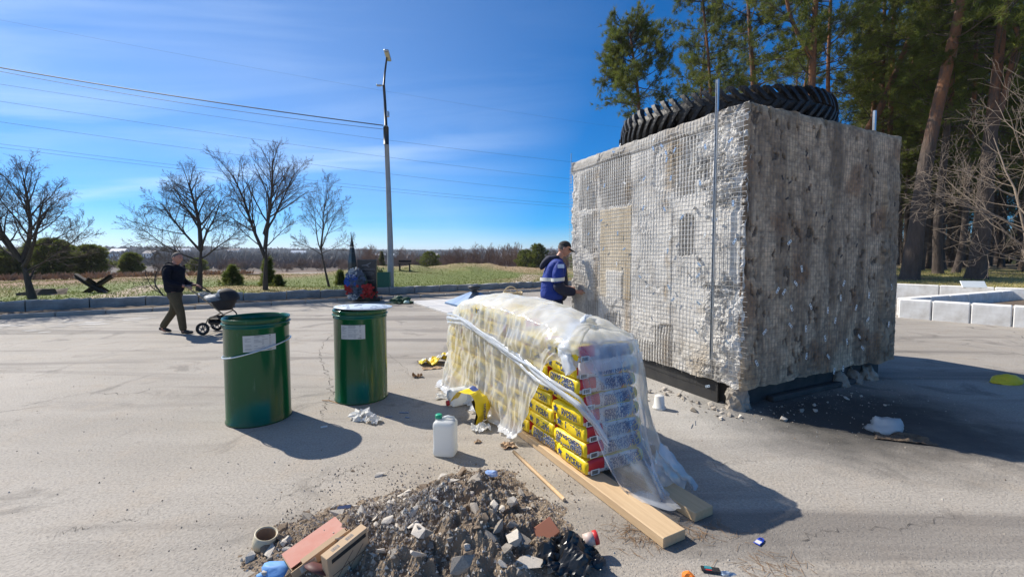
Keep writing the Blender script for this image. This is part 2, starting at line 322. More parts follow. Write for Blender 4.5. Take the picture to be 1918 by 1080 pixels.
# ---- asphalt plaza
def asphalt():
    m = bpy.data.materials.new('asphalt'); m.use_nodes = True; n, l = m.node_tree.nodes, m.node_tree.links; b = n['Principled BSDF']; b.inputs['Roughness'].default_value = .82; b.inputs['Specular IOR Level'].default_value = .35
    tcn = n.new('ShaderNodeTexCoord'); O = tcn.outputs['Object']
    def noise(s, d=4, r=.6, vec=None, dist=0):
        t = n.new('ShaderNodeTexNoise'); t.inputs['Scale'].default_value = s; t.inputs['Detail'].default_value = d; t.inputs['Roughness'].default_value = r; t.inputs['Distortion'].default_value = dist; l.new(vec or O, t.inputs['Vector']); return t.outputs[0]
    def mr(x, a, b_, c_=0, d_=1):
        q = n.new('ShaderNodeMapRange'); q.inputs[1].default_value, q.inputs[2].default_value, q.inputs[3].default_value, q.inputs[4].default_value = a, b_, c_, d_; l.new(x, q.inputs[0]); return q.outputs[0]
    def mix(f, a, b_, bt='MIX'):
        q = n.new('ShaderNodeMixRGB'); q.blend_type = bt
        for i, z in ((0, f), (1, a), (2, b_)):
            if isinstance(z, (int, float)): q.inputs[i].default_value = z
            elif isinstance(z, tuple): q.inputs[i].default_value = (*z, 1)
            else: l.new(z, q.inputs[i])
        return q.outputs[0]
    def mapped(rot, sc):
        q = n.new('ShaderNodeMapping'); q.inputs['Rotation'].default_value = (0, 0, rot); q.inputs['Scale'].default_value = sc; l.new(O, q.inputs[0]); return q.outputs[0]
    col = mix(mr(noise(.32, 5), .35, .65), (.315, .283, .242), (.435, .395, .345))
    streak = noise(1.1, 5, .6, mapped(R(-35), (.28, 1.7, 1)))                       # swept dust and wheel tracks
    col = mix(mr(streak, .48, .68, 0, .6), col, (.44, .40, .35))
    col = mix(mr(noise(.8, 6, .65, mapped(R(-25), (.5, 1.5, 1))), .55, .72, 0, .55), col, (.15, .135, .12))
    col = mix(mr(noise(2.6, 4, .6), .50, .75, 0, .45), col, (.38, .31, .235))
    track = noise(.55, 4, .55, mapped(R(-20), (.22, 2.6, 1)), .5); col = mix(mr(track, .53, .64, 0, .75), col, (.17, .152, .135))     # dark sweeps left by tyres
    stain = noise(1.3, 5, .65, None, .8); col = mix(mr(stain, .57, .66, 0, .55), col, (.13, .118, .105))
    def near(x, y, r0, r1, amt=.75):
        q = n.new('ShaderNodeVectorMath'); q.operation = 'DISTANCE'; l.new(O, q.inputs[0]); q.inputs[1].default_value = (x, y, 0)
        a_ = n.new('ShaderNodeMath'); a_.operation = 'MULTIPLY_ADD'; l.new(noise(3.5, 5, .65), a_.inputs[0]); a_.inputs[1].default_value = -.9; l.new(q.outputs['Value'], a_.inputs[2]); return mr(a_.outputs[0], r1 - .45, r0 - .45, 0, amt)
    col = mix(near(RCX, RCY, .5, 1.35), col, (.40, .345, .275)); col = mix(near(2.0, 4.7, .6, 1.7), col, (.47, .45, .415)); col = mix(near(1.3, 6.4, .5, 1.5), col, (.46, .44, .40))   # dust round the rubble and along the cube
    grain = noise(55, 3, .7); col = mix(mr(grain, .40, .66, 0, .42), col, (.125, .112, .098))
    vo = n.new('ShaderNodeTexVoronoi'); vo.inputs['Scale'].default_value = 70; l.new(O, vo.inputs['Vector'])   # chips of pale stone in the binder
    sepc = n.new('ShaderNodeSeparateColor'); l.new(vo.outputs['Color'], sepc.inputs[0])
    chip = mr(vo.outputs['Distance'], .30, .16, 0, 1); sel = mr(sepc.outputs[0], .62, .70, 0, .8)
    pr = n.new('ShaderNodeMath'); pr.operation = 'MULTIPLY'; l.new(chip, pr.inputs[0]); l.new(sel, pr.inputs[1])
    col = mix(pr.outputs[0], col, (.52, .49, .45))
    col = mix(near(3.1, 4.15, .35, 1.35, .92), col, (.035, .033, .030)); col = mix(near(3.9, 4.3, .3, 1.2, .85), col, (.05, .047, .043)); col = mix(near(4.1, 3.55, .1, .7, .6), col, (.09, .082, .075))   # dark damp stain, its colour also painted to deepen the cube's cast shadow
    # cracks: edges of big warped cells, only some of them
    wv = mix(.16, O, noise_col(n, l, O, 2.6)); v2 = n.new('ShaderNodeTexVoronoi'); v2.feature = 'DISTANCE_TO_EDGE'; v2.inputs['Scale'].default_value = .42; l.new(wv, v2.inputs['Vector'])
    ck = mr(v2.outputs['Distance'], 0.0022, .0008, 0, 1); gate = mr(noise(.45, 2), .53, .58, 0, .8)
    p2 = n.new('ShaderNodeMath'); p2.operation = 'MULTIPLY'; l.new(ck, p2.inputs[0]); l.new(gate, p2.inputs[1])
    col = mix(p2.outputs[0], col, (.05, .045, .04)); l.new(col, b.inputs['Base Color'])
    h = n.new('ShaderNodeMath'); h.operation = 'MULTIPLY_ADD'; l.new(grain, h.inputs[0]); h.inputs[1].default_value = .7; l.new(pr.outputs[0], h.inputs[2])
    h2 = n.new('ShaderNodeMath'); h2.operation = 'SUBTRACT'; l.new(h.outputs[0], h2.inputs[0]); l.new(p2.outputs[0], h2.inputs[1])
    bp = n.new('ShaderNodeBump'); bp.inputs['Strength'].default_value = 1.0; bp.inputs['Distance'].default_value = .009; l.new(h2.outputs[0], bp.inputs['Height']); l.new(bp.outputs[0], b.inputs['Normal'])
    return m
def noise_col(n, l, O, s):
    t = n.new('ShaderNodeTexNoise'); t.inputs['Scale'].default_value = s; t.inputs['Detail'].default_value = 5; l.new(O, t.inputs['Vector']); return t.outputs['Color']
RCX, RCY = G(850, 985).x, G(850, 985).y
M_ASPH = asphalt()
def plaza_z(x, y): return 0.0
k_a, k_b = kerb_pt(-60, 0), kerb_pt(34, 0)
bw_e = BW0 + BWd * 30
poly = [(k_a.x, k_a.y), (k_a.x + 20, -40), (50, -40), (bw_e.x, bw_e.y), (BWL0.x, BWL0.y), (BWL0.x + BWn.x * 8, BWL0.y + BWn.y * 8), (k_b.x, k_b.y)]
import bmesh
bm = bmesh.new(); bm.faces.new([bm.verts.new((*p, 0)) for p in poly]); bmesh.ops.triangulate(bm, faces=bm.faces[:]); bmesh.ops.recalc_face_normals(bm, faces=bm.faces[:])
if bm.faces[:][0].normal.z < 0: bmesh.ops.reverse_faces(bm, faces=bm.faces[:])
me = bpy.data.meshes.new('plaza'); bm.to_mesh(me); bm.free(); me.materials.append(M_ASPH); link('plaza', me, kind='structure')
# pale chalky streak of spilled mortar at the far left of the plaza
M_CHALK = mat('chalk_dust', (.52, .505, .48), .9, nscale=3.5, ncol=(.40, .37, .335), namt=.9, stretch=(.6, 2, 1))
mb = MB(); rg = rng(3)
for k in range(90):
    f = rg.uniform(); c0 = G(-60 + 330 * f, 624 - 30 * f + rg.normal(0, 5), .004); n_ = 9; a0 = R(20); rx = .08 + .40 * rg.uniform() ** 3; ry = rx * rg.uniform(.15, .4); pts = []
    for j in range(n_):
        t = 2 * math.pi * j / n_; q = rg.uniform(.45, 1.2); px, py = rx * math.cos(t) * q, ry * math.sin(t) * q; pts.append((c0.x + px * math.cos(a0) - py * math.sin(a0), c0.y + px * math.sin(a0) + py * math.cos(a0), .004 + k * .00003))
    mb.add(pts, [tuple(range(n_))])
mb.build('mortar_dust', M_CHALK, kind='stuff')

# ---- kerb stones along the plaza edge
M_KERB = mat('kerb_concrete', (.42, .39, .35), .9, nscale=3, ncol=(.27, .245, .215), namt=.7, bump=.5, bscale=40)
M_DIRT = mat('dark_soil', (.095, .068, .048), .95, nscale=6, ncol=(.19, .145, .10), namt=.7, bump=1, bscale=18, bdist=.03)
M_WALLC = mat('weathered_concrete', (.40, .385, .36), .92, nscale=2.2, ncol=(.13, .125, .115), namt=.75, bump=.6, bscale=30, stretch=(1, 1, 1.6))
kerb = thing('kerb', 'long row of pale grey kerb stones edging the asphalt below the low wall', 'kerb', kerb_pt(0, 0), math.atan2(E_[1], E_[0]))
for k in range(-8, 32):
    j = rng(100 + k); b = MB(); b.box((.495, .07, .045), (.985, .14, .13), mi=0, bev=.015)
    b.build('kerb_stone', M_KERB, kerb, loc=(k * 1.0, 0, j.uniform(-.012, .006)), rot=(0, 0, j.uniform(-.006, .006)))
ds = MB(); nA, nD = 240, 7; rg = rng(8)
for i in range(nA):
    for jj in range(nD):
        a = -10 + 46 * i / (nA - 1); d = .14 + .9 * jj / (nD - 1); ds.v.append(tuple(kerb_pt(a, d, .06 + .05 * math.sin(jj / 6 * 3.1) + (rg.uniform(-.03, .035) if 0 < jj < nD - 1 else 0))))
for i in range(nA - 1):
    for jj in range(nD - 1): o = i * nD + jj; ds.f.append((o, o + nD, o + nD + 1, o + 1)); ds.m.append(0)
ds.build('soil_strip', M_DIRT, kind='structure')
wallT = thing('low_wall', 'low weathered grey concrete block wall running behind the kerb along the grass', 'wall', kerb_pt(0, 1.0), math.atan2(E_[1], E_[0]))
xw = -11.0; k = 0; gj = rng(4)
while xw < 24:
    L_ = gj.uniform(1.05, 1.35) if xw < 9 else gj.uniform(.75, 1.1); b = MB(); h = .36 + gj.uniform(-.012, .02)
    # block with chipped, uneven top edge
    n_ = 7; vs = []; 
    for i in range(n_):
        x_ = L_ * i / (n_ - 1) - (.012 if i == n_ - 1 else 0); tz = h + gj.uniform(-.022, .012); w0 = gj.uniform(-.012, .012)
        vs += [(x_, w0, -.05), (x_, w0 * .6, tz - .035), (x_, .03, tz), (x_, .26, tz + gj.uniform(-.015, .01)), (x_, .29, -.05)]
    fs = [(i * 5 + q, (i + 1) * 5 + q, (i + 1) * 5 + q + 1, i * 5 + q + 1) for i in range(n_ - 1) for q in range(4)] + [(0, 1, 2, 3, 4), tuple((n_ - 1) * 5 + q for q in (4, 3, 2, 1, 0))]
    b.add(vs, fs); b.build('wall_block', M_WALLC, wallT, loc=(xw, gj.uniform(-.012, .012), 0), rot=(0, 0, gj.uniform(-.006, .006))); xw += L_ + .014; k += 1

# ---- low white block walls on the right
M_WHITEW = mat('whitewashed_block', (.84, .825, .79), .9, nscale=3.5, ncol=(.50, .46, .40), namt=.75, bump=.6, bscale=30, bdist=.004, detail=8)
def block_wall(p0, p1, h, th, label, L0=1.05, seed=0, inner=None):
    d = (p1 - p0); L_ = d.length; t = thing('block_wall', label, 'wall', (p0.x, p0.y, 0), math.atan2(d.y, d.x)); g = rng(seed); x = 0
    while x < L_ - .05:
        w = min(L0 * g.uniform(.92, 1.08), L_ - x); b = MB(); b.box(((w - .012) / 2, th / 2, h / 2 - .03), (w - .014, th, h + .06 + g.uniform(-.008, .008)), bev=.022)
        b.build('block', M_WHITEW, t, loc=(x, g.uniform(-.006, .006), 0)); x += w
    return t
PA, PB, PC = G(1684, 560, .48).xy, G(1918, 571, .48).xy, G(1918, 543, .48).xy
fdir = Vector((math.cos(R(-50)), math.sin(R(-50)))); sdir = (PC - PA).normalized()
block_wall(PA, PA + fdir * 5, .48, .30, 'white block wall of the planter nearest the plaza, on the right', .62, 1)
block_wall(PA + fdir * .02 + sdir * .52, PA + sdir * 9.5, .478, .3, 'white block wall of the planter slanting back towards the pines', 1.1, 2)
block_wall(BW0 - BWd * 1.2, BW0 + BWd * 12, .57, .3, 'farther white block wall in front of the pine forest', 1.3, 3)
me = bpy.data.meshes.new('planter_soil'); q = [PA + fdir * .5 + sdir * .6, PA + fdir * 5, PA + sdir * 9 + fdir * 5, PA + sdir * 9]
me.from_pydata([(p.x, p.y, .2) for p in q], [], [(0, 1, 2, 3)]); me.materials.append(M_DIRT); link('planter_soil', me, kind='structure')
pl = thing('plaque', 'small tilted white plaque standing on the farther white wall by the pines', 'plaque', GD(1823, 535, 14.0), R(-20))
b = MB(); b.box((0, 0, 0), (.62, .03, .26), Matrix.Rotation(R(-38), 3, 'X'), bev=.006); b.build('plate', mat('plaque_white', (.75, .78, .76), .4), pl); pl.location.z = .57 + .1
[MB().box((q, .05, -.06), (.05, .05, .14)).build('foot', M_KERB, pl) for q in (-.2, .2)]

# ================================================================== PLANTS
M_BARK = mat('dark_bark', (.060, .046, .036), .95, nscale=9, ncol=(.115, .09, .07), namt=.6, bump=.8, bscale=22, stretch=(1, 1, .25), bdist=.03)
M_TWIG = mat('dark_twig', (.105, .080, .066), .95, nscale=2, ncol=(.12, .09, .075), namt=.5)
M_PTWIG = mat('pale_twig', (.34, .265, .195), .9, nscale=9, ncol=(.15, .115, .085), namt=.8)
M_BTWIG = mat('brown_twig', (.15, .10, .08), .95, nscale=.7, ncol=(.24, .165, .12), namt=.6)
def unit(v): v = np.asarray(v, float); return v / max(np.linalg.norm(v), 1e-9)
def grow(g, p, d, length, r, depth, S, wander=.16, up=.06, kids=(7, 6, 5, 4), angle=(30, 60), ratio=(.45, .7), start=.25, nseg=None, rmin=.0038):
    """S collects (level, a, b, ra, rb)"""
    ns = nseg or (7 if depth == 0 else 5 if depth < 3 else 3); pts = [np.array(p, float)]; d = unit(d); dirs = [d]
    for i in range(ns):
        d = unit(d + g.normal(0, wander, 3) + np.array([0, 0, up])); pts.append(pts[-1] + d * length / ns); dirs.append(d)
    rs = [max(r * (1 - .72 * i / ns), rmin) for i in range(ns + 1)]
    for i in range(ns): S.append((depth, pts[i], pts[i + 1], rs[i], rs[i + 1]))
    if depth >= len(kids): return pts
    nk = kids[depth]
    for k in range(nk):
        t = start + (1 - start) * (k + g.uniform(.1, .9)) / nk; i = min(int(t * ns), ns - 1); fpos = pts[i] + (pts[i + 1] - pts[i]) * (t * ns - i)
        dd_ = dirs[i + 1]; az = g.uniform(0, 2 * math.pi) if depth else (k * 2.4 + g.uniform(-.5, .5)); an = R(g.uniform(*angle))
        x = unit(np.cross(dd_, [0, 0, 1.0] if abs(dd_[2]) < .95 else [1.0, 0, 0])); y = np.cross(dd_, x)
        nd = dd_ * math.cos(an) + (x * math.cos(az) + y * math.sin(az)) * math.sin(an)
        ll = length * g.uniform(*ratio) * (1.15 - .55 * t)
        grow(g, fpos, nd, ll, max(rs[i] * .52, rmin), depth + 1, S, wander, up, kids, angle, ratio, .15, None, rmin)
    return pts
def tree_from(S, name, label, cat, loc, bark, twig, group=None, split=1):
    t = thing(name, label, cat, loc, 0, group)
    A = lambda sel, i: np.array([s[i] for s in S if sel(s[0])])
    for nm, sel, n, m in (('trunk', lambda d: d <= split, 7, bark), ('crown', lambda d: d > split, 3, twig)):
        if not any(sel(s[0]) for s in S): continue
        link(nm, segs_mesh(nm, A(sel, 1), A(sel, 2), A(sel, 3), A(sel, 4), n, m), t)
    return t
def bare(seed, loc, label, limbs, twig=M_TWIG, bark=M_BARK, kids=(6, 6, 4), **kw):
    """limbs: list of (from, dir, length, radius) main stems given explicitly"""
    g = rng(seed); S = []
    wd = kw.pop('wander', .1)
    for (p, d, ln, r, *o) in limbs: grow(g, p, d, ln, r, 0, S, kids=(o[0],) + kids, wander=.012 if o[0] <= 3 else wd, **kw)
    t = tree_from(S, 'bare_tree', label, 'tree', loc, bark, twig, 'bare trees beyond the low wall', 1); t.scale = ({11: .80, 12: .78, 13: .77, 14: .71}.get(seed, 1),) * 3; return t
zt = .22
bare(11, G(62, 560, zt), 'leafless tree with forking dark trunk at the far left edge, reaching over the pines', [
    ((0, 0, -.1), (-.24, 0, 1), 1.75, .15, 1), ((-.36, 0, 1.5), (-.70, .1, 1), 2.9, .085, 13), ((-.36, 0, 1.5), (.10, .2, 1), 3.3, .09, 14), ((-.30, 0, 1.3), (.85, -.2, .95), 3.0, .075, 13), ((-.36, 0, 1.5), (-.2, -.4, 1), 3.1, .08, 13), ((-.25, 0, 1.1), (1.1, .3, .6), 2.5, .04, 9), ((-.36, 0, 1.5), (-1, .2, .5), 2.3, .05, 9)], kids=(7, 5, 3), angle=(22, 52), wander=.07, up=.03, rmin=.0038, ratio=(.40, .66))
bare(12, G(372, 547, zt), 'leafless tree with a broad low crown just behind the walking man', [
    ((0, 0, -.1), (.08, 0, 1), 2.2, .16, 1), ((.17, 0, 2.05), (-.06, .1, 1), 3.3, .11, 17), ((.17, 0, 2.0), (-.85, .1, .85), 3.4, .06, 13), ((.14, 0, 1.5), (-1, -.1, .42), 3.0, .045, 11), ((.14, 0, 1.6), (1, .1, .55), 2.3, .045, 10), ((.17, 0, 2.0), (.55, -.2, 1), 2.7, .055, 12), ((.1, 0, 1.3), (-1, .2, .12), 1.9, .03, 7)], kids=(7, 5, 3), angle=(24, 54), wander=.07, up=.03, rmin=.0038, ratio=(.40, .66))
bare(13, G(497, 545, zt), 'tallest leafless tree with two upright stems between the left barrel and the man', [
    ((0, 0, -.1), (.02, 0, 1), 2.3, .14, 1), ((.04, 0, 2.1), (.06, 0, 1), 4.5, .10, 17), ((.04, 0, 1.7), (-.40, .1, 1), 4.4, .09, 15), ((.06, 0, 2.8), (.40, .1, 1), 3.6, .06, 12), ((0, 0, 2.9), (-.1, .4, 1), 3.5, .055, 12), ((.05, 0, 2.2), (.9, .1, .8), 1.9, .03, 7), ((-.2, 0, 2.3), (-1, .1, .7), 1.9, .03, 7)], kids=(6, 5, 3), angle=(18, 44), wander=.06, up=.03, rmin=.0038, ratio=(.38, .62))
bare(14, G(617, 538, zt), 'smallest leafless tree with a thin leaning trunk beside the lamp post', [
    ((0, 0, -.1), (-.20, 0, 1), 2.6, .085, 1), ((-.48, 0, 2.35), (.10, 0, 1), 3.6, .06, 14), ((-.48, 0, 2.3), (-.42, .1, 1), 2.9, .04, 10), ((-.48, 0, 2.35), (.55, .1, 1), 2.8, .04, 10), ((-.42, 0, 2.1), (1, -.1, .45), 2.0, .025, 8), ((-.42, 0, 2.0), (-1, .1, .5), 1.8, .025, 8)], kids=(6, 4, 3), angle=(20, 48), wander=.07, up=.035, rmin=.0042, ratio=(.38, .62))
bare(15, G(308, 556, zt), 'small crooked leafless sapling left of the walking man', [((0, 0, 0), (-.45, 0, 1), 1.1, .03, 5), ((0, 0, .02), (-1, .1, .7), 1.2, .02, 5)], kids=(4, 2), angle=(25, 60), wander=.2, rmin=.005)
# pale leafless tree reaching in at the right edge
S = []; g = rng(21)
for (p, d, ln, r, kk) in (((0, 0, 0), (-.14, 0, 1), 1.3, .10, 1), ((-.15, 0, 1.1), (-.50, -.1, 1), 3.9, .065, 9), ((-.1, 0, .9), (-.15, .2, 1), 3.4, .05, 7), ((-.2, 0, 1.3), (-1, -.1, .55), 2.5, .035, 7), ((-.4, -.1, 1.7), (-1, .15, .28), 2.4, .03, 7), ((-.1, 0, .9), (-1, -.2, .22), 1.9, .025, 6), ((-.75, -.1, 2.6), (-1, .1, .5), 1.8, .022, 6), ((.0, 0, 1.2), (.5, 0, 1), 3, .05, 7)):
    grow(g, p, d, ln, r * .72, 0, S, kids=(kk, 5, 3), angle=(26, 58), wander=.14, up=.05, rmin=.0032)
tree_from(S, 'bare_tree', 'pale leafless tree spreading twigs in from the right edge before the pines', 'tree', G(1932, 560, .5), M_PTWIG, M_PTWIG, None, 0)
# ---- needles
def needle_mesh(name, C, D, g, per=12, ln=(.16, .32), w=.0125, cone=.9, m=None):
    n = len(C); C = np.repeat(C, per, 0); D = np.repeat(D, per, 0); k = len(C)
    d = D + g.normal(0, cone * .6, (k, 3)); d /= np.linalg.norm(d, axis=1, keepdims=True); l_ = g.uniform(*ln, (k, 1)); s = np.cross(d, g.normal(0, 1, (k, 3))); s /= np.maximum(np.linalg.norm(s, axis=1, keepdims=True), 1e-6)
    o = C + g.normal(0, .035, (k, 3)); V = np.stack([o - s * w, o + s * w, o + d * l_], 1).reshape(-1, 3)
    me = npmesh(name, V, np.arange(3 * k).reshape(k, 3), m, False)
    tint = np.repeat(g.uniform(0, 1, n), per * 3); set_color(me, 'col', np.stack([.060 + .085 * tint, .095 + .095 * tint, .022 + .012 * tint], 1)); return me
M_NEEDLE = mat('pine_needles', attr='col', rough=.6, nscale=1.2, ncol=(.20, .185, .04), namt=.55, trans=.55, spec=.3)
def pine_bark():
    m = mat('pine_bark', (.10, .075, .06), .95, nscale=7, ncol=(.045, .034, .028), namt=.7, bump=1, bscale=16, stretch=(1, 1, .22), bdist=.05)
    n, l = m.node_tree.nodes, m.node_tree.links; b = n['Principled BSDF']; src = b.inputs['Base Color'].links[0].from_socket
    a = n.new('ShaderNodeVertexColor'); a.layer_name = 'up'; mxn = n.new('ShaderNodeMixRGB'); fl = n.new('ShaderNodeTexNoise'); fl.inputs['Scale'].default_value = 4.5; fl.inputs['Detail'].default_value = 7; fl.inputs['Roughness'].default_value = .7; fm_ = n.new('ShaderNodeMapping'); fm_.inputs['Scale'].default_value = (1, 1, .4); tco = n.new('ShaderNodeTexCoord'); l.new(tco.outputs['Object'], fm_.inputs[0]); l.new(fm_.outputs[0], fl.inputs['Vector']); fr_ = n.new('ShaderNodeMapRange'); fr_.inputs[1].default_value, fr_.inputs[2].default_value, fr_.inputs[3].default_value = .40, .56, .12; l.new(fl.outputs[0], fr_.inputs[0]); fx = n.new('ShaderNodeMath'); fx.operation = 'MULTIPLY'; l.new(fr_.outputs[0], fx.inputs[0]); l.new(a.outputs[0], fx.inputs[1]); l.new(fx.outputs[0], mxn.inputs[0]); l.new(src, mxn.inputs[1])
    t = n.new('ShaderNodeTexNoise'); t.inputs['Scale'].default_value = 5; t.inputs['Detail'].default_value = 5; c2 = n.new('ShaderNodeMixRGB'); l.new(t.outputs[0], c2.inputs[0]); c2.inputs[1].default_value = (.30, .12, .045, 1); c2.inputs[2].default_value = (.13, .065, .038, 1); l.new(c2.outputs[0], mxn.inputs[2]); l.new(mxn.outputs[0], b.inputs['Base Color']); return m
M_PBARK = pine_bark()
def trunk_mesh(path, r0, r1, h_or, g, extra=()):
    """smooth bent trunk (orange bark above h_or) and thick limbs"""
    mb = MB(); P = [Vector(p) for p in path]; pts = []
    for i in range(len(P) - 1):
        a, b = P[max(i - 1, 0)], P[min(i + 2, len(P) - 1)]; n_ = 6
        for j in range(n_):
            t = j / n_; t2, t3 = t * t, t ** 3; m0, m1 = (P[i + 1] - a) * .5, (b - P[i]) * .5
            pts.append(P[i] * (2 * t3 - 3 * t2 + 1) + m0 * (t3 - 2 * t2 + t) + P[i + 1] * (-2 * t3 + 3 * t2) + m1 * (t3 - t2))
    pts.append(P[-1]); n_ = len(pts); rs = [(r0 + (r1 - r0) * (i / (n_ - 1)) ** .8) * (1.35 if i == 0 else 1.1 if i == 1 else 1) * g.uniform(.95, 1.05) for i in range(n_)]
    mb.tube(pts, rs, 9, caps=False)
    for (ps, ra) in extra: mb.tube(ps, ra, 6, caps=False)
    me = mb.mesh('trunk', M_PBARK, True); z = np.array([v[2] for v in mb.v]); u = sstep(h_or, h_or + 2.5, z); set_color(me, 'up', np.stack([u] * 3, 1)); return me, pts
def pine(seed, path, r0, label, group=None, crown=(.45, 1.0), limbs=34, reach=(1.6, 3.6), per=14, sub=8, tufts=6, h_or=4.0, dead=8, extra=(), droop=0.0, cat='tree'):
    g = rng(seed); base = Vector(path[0]); t = thing('pine_tree', label, cat, base, 0, group); loc = [Vector(p) - base for p in path]
    me, pts = trunk_mesh(loc, r0, r0 * .28, h_or, g); link('trunk', me, t)
    for ps, ra in extra: link('limb', trunk_mesh([Vector(q) - base for q in ps], ra[0] * .8, ra[-1], h_or, g)[0], t)
    C, D, S = [], [], []; n_ = len(pts)
    starts = []
    for k in range(limbs):
        f = crown[0] + (crown[1] - crown[0]) * (k + g.uniform(0, 1)) / limbs; i = min(int(f * (n_ - 1)), n_ - 2); starts.append((np.array(pts[i].lerp(pts[i + 1], f * (n_ - 1) - i)), f, 1))
    for ps, ra in extra:
        e = [np.array(Vector(q) - base) for q in ps]
        for q in range(7): w = .35 + .65 * q / 6; i = min(int(w * (len(e) - 1)), len(e) - 2); starts.append((e[i] + (e[i + 1] - e[i]) * (w * (len(e) - 1) - i), .8, 1))
    for p, f, live in starts:
        az = g.uniform(0, 2 * math.pi); rel = (f - crown[0]) / max(crown[1] - crown[0], 1e-3); ln = g.uniform(*reach) * (1.0 - .55 * rel ** 2); d = unit([math.cos(az), math.sin(az), g.uniform(-.15, .35) + .5 * rel - droop])
        q = p.copy(); pp = [q]
        for j in range(5): d = unit(d + g.normal(0, .17, 3) + [0, 0, .05]); q = q + d * ln / 5; pp.append(q)
        for j in range(5): S.append((0, pp[j], pp[j + 1], .038 * (1 - j * .16), .038 * (1 - (j + 1) * .16)))
        for k in range(sub):
            w = .3 + .7 * (k + g.uniform(0, 1)) / sub; i = min(int(w * 5), 4); o = pp[i] + (pp[i + 1] - pp[i]) * (w * 5 - i); sd = unit(d + g.normal(0, .75, 3) + [0, 0, .15]); sl = g.uniform(.35, .95); e = o + sd * sl; S.append((1, o, e, .012, .005))
            for m_ in range(tufts): C.append(o + (e - o) * g.uniform(.25, 1.05) + g.normal(0, .09, 3)); D.append(unit(sd + [0, 0, .35]))
    for k in range(dead):                                         # dry lower branches
        f = g.uniform(.12, crown[0] + .1); i = min(int(f * (n_ - 1)), n_ - 2); az = g.uniform(0, 6.3); grow(g, np.array(pts[i]), [math.cos(az), math.sin(az), g.uniform(-.3, .3)], g.uniform(.6, 1.9), .018, 1, S, kids=(0, 4, 3), wander=.2, up=-.02, rmin=.006)
    A = lambda i: np.array([s[i] for s in S]); link('branch', segs_mesh('branch', A(1), A(2), A(3), A(4), 3, M_BARK), t, kind='stuff')
    if C: link('crown', needle_mesh('crown', np.array(C), np.array(D), g, per, m=M_NEEDLE), t)
    return t
def gz(u, v, y, z=None): p = GD(u, v, y); return p if z is None else Vector((p.x, p.y, z))
def pine_px(seed, uv, y, r0, label, **kw):
    pts = [GD(u, v, y + (o[0] if o else 0)) for (u, v, *o) in uv]; b0 = pts[0]
    gzv = float(land(np.array([b0.x]), np.array([b0.y]))[0]); pts[0] = Vector((b0.x, b0.y, gzv - .15)); return pine(seed, pts, r0, label, **kw)
GP = 'pines at the edge of the forest'
pine_px(31, [(1703, 520), (1718, 420), (1737, 290), (1768, 150), (1802, 0), (1822, -160), (1830, -300)], 18, .34, 'thick pine with orange upper bark leaning right, nearest the cube', group=GP, crown=(.58, 1), limbs=40, h_or=5.2, dead=16)
pine_px(32, [(1828, 520), (1842, 410), (1852, 290), (1866, 150), (1880, 0), (1884, -200)], 17.5, .33, 'thick dark pine with a forked orange limb behind the pale leafless tree', group=GP, crown=(.58, 1), limbs=40, h_or=5.8, dead=16,
        extra=[([GD(1856, 260, 17.5), GD(1878, 190, 17.3), GD(1890, 140, 17.2), GD(1906, 70, 17.1), GD(1898, 40, 17.1)], [.17, .14, .12, .09, .06])])
pine_px(33, [(1757, 516), (1757, 420), (1772, 260), (1785, 120), (1788, -60), (1790, -170)], 20.5, .21, 'slender dark pine between the two thick pine trunks', group=GP, crown=(.4, 1), limbs=46, h_or=6.5, dead=14)
pine_px(34, [(1789, 518), (1806, 440), (1812, 330), (1826, 170), (1830, 0), (1836, -130)], 21.5, .17, 'thin pine slanting right behind the two thick trunks', group=GP, crown=(.4, 1), limbs=42, h_or=6, dead=12)
pine_px(35, [(1560, 500), (1610, 285), (1650, 200), (1688, 110), (1724, 20), (1752, -90)], 23, .24, 'pine with slanting reddish trunk rising behind the right corner of the cube', group=GP, crown=(.62, 1), limbs=40, h_or=2.5)
pine_px(36, [(1512, 505), (1516, 300), (1521, 140), (1528, 0), (1532, -120)], 21, .26, 'pine with a forked limb standing behind the tyre', group=GP, crown=(.48, 1), limbs=38, h_or=4,
        extra=[([GD(1520, 105, 21), GD(1500, 75, 20.8), GD(1480, 28, 20.7), GD(1470, -20, 20.6)], [.14, .11, .09, .06])])
pine_px(37, [(1556, 505), (1553, 300), (1551, 140), (1556, 0), (1560, -110)], 25, .17, 'thin upright pine just right of the forked pine behind the tyre', group=GP, crown=(.42, 1), limbs=34)
pine_px(38, [(1202, 505), (1200, 300), (1196, 190), (1188, 120), (1180, 62)], 25, .16, 'leftmost pine of the forest, standing alone against the sky beside the cube', group=GP, crown=(.44, 1), limbs=46, reach=(1.5, 2.9), per=15, sub=9)
pine_px(39, [(1330, 505), (1328, 300), (1330, 160), (1318, 20), (1310, -40)], 27, .15, 'short-topped pine behind the left part of the tyre', group=GP, crown=(.5, 1), limbs=36, reach=(1.3, 2.6), per=14)
pine_px(40, [(1420, 505), (1418, 300), (1410, 150), (1402, 20), (1398, -90)], 24, .2, 'dense pine behind the middle of the tyre', group=GP, crown=(.45, 1), limbs=36, reach=(1.6, 3.4), per=14)
pine_px(41, [(1930, 505), (1925, 300), (1935, 100), (1940, -150)], 22, .22, 'pine at the right edge with crown over the forked pine', group=GP, crown=(.45, 1), limbs=36, per=13)
pine_px(42, [(1640, 505), (1650, 300), (1655, 100), (1660, -120)], 27, .2, 'dense pine behind the galvanised stub on the cube', group=GP, crown=(.38, 1), limbs=40, per=13)
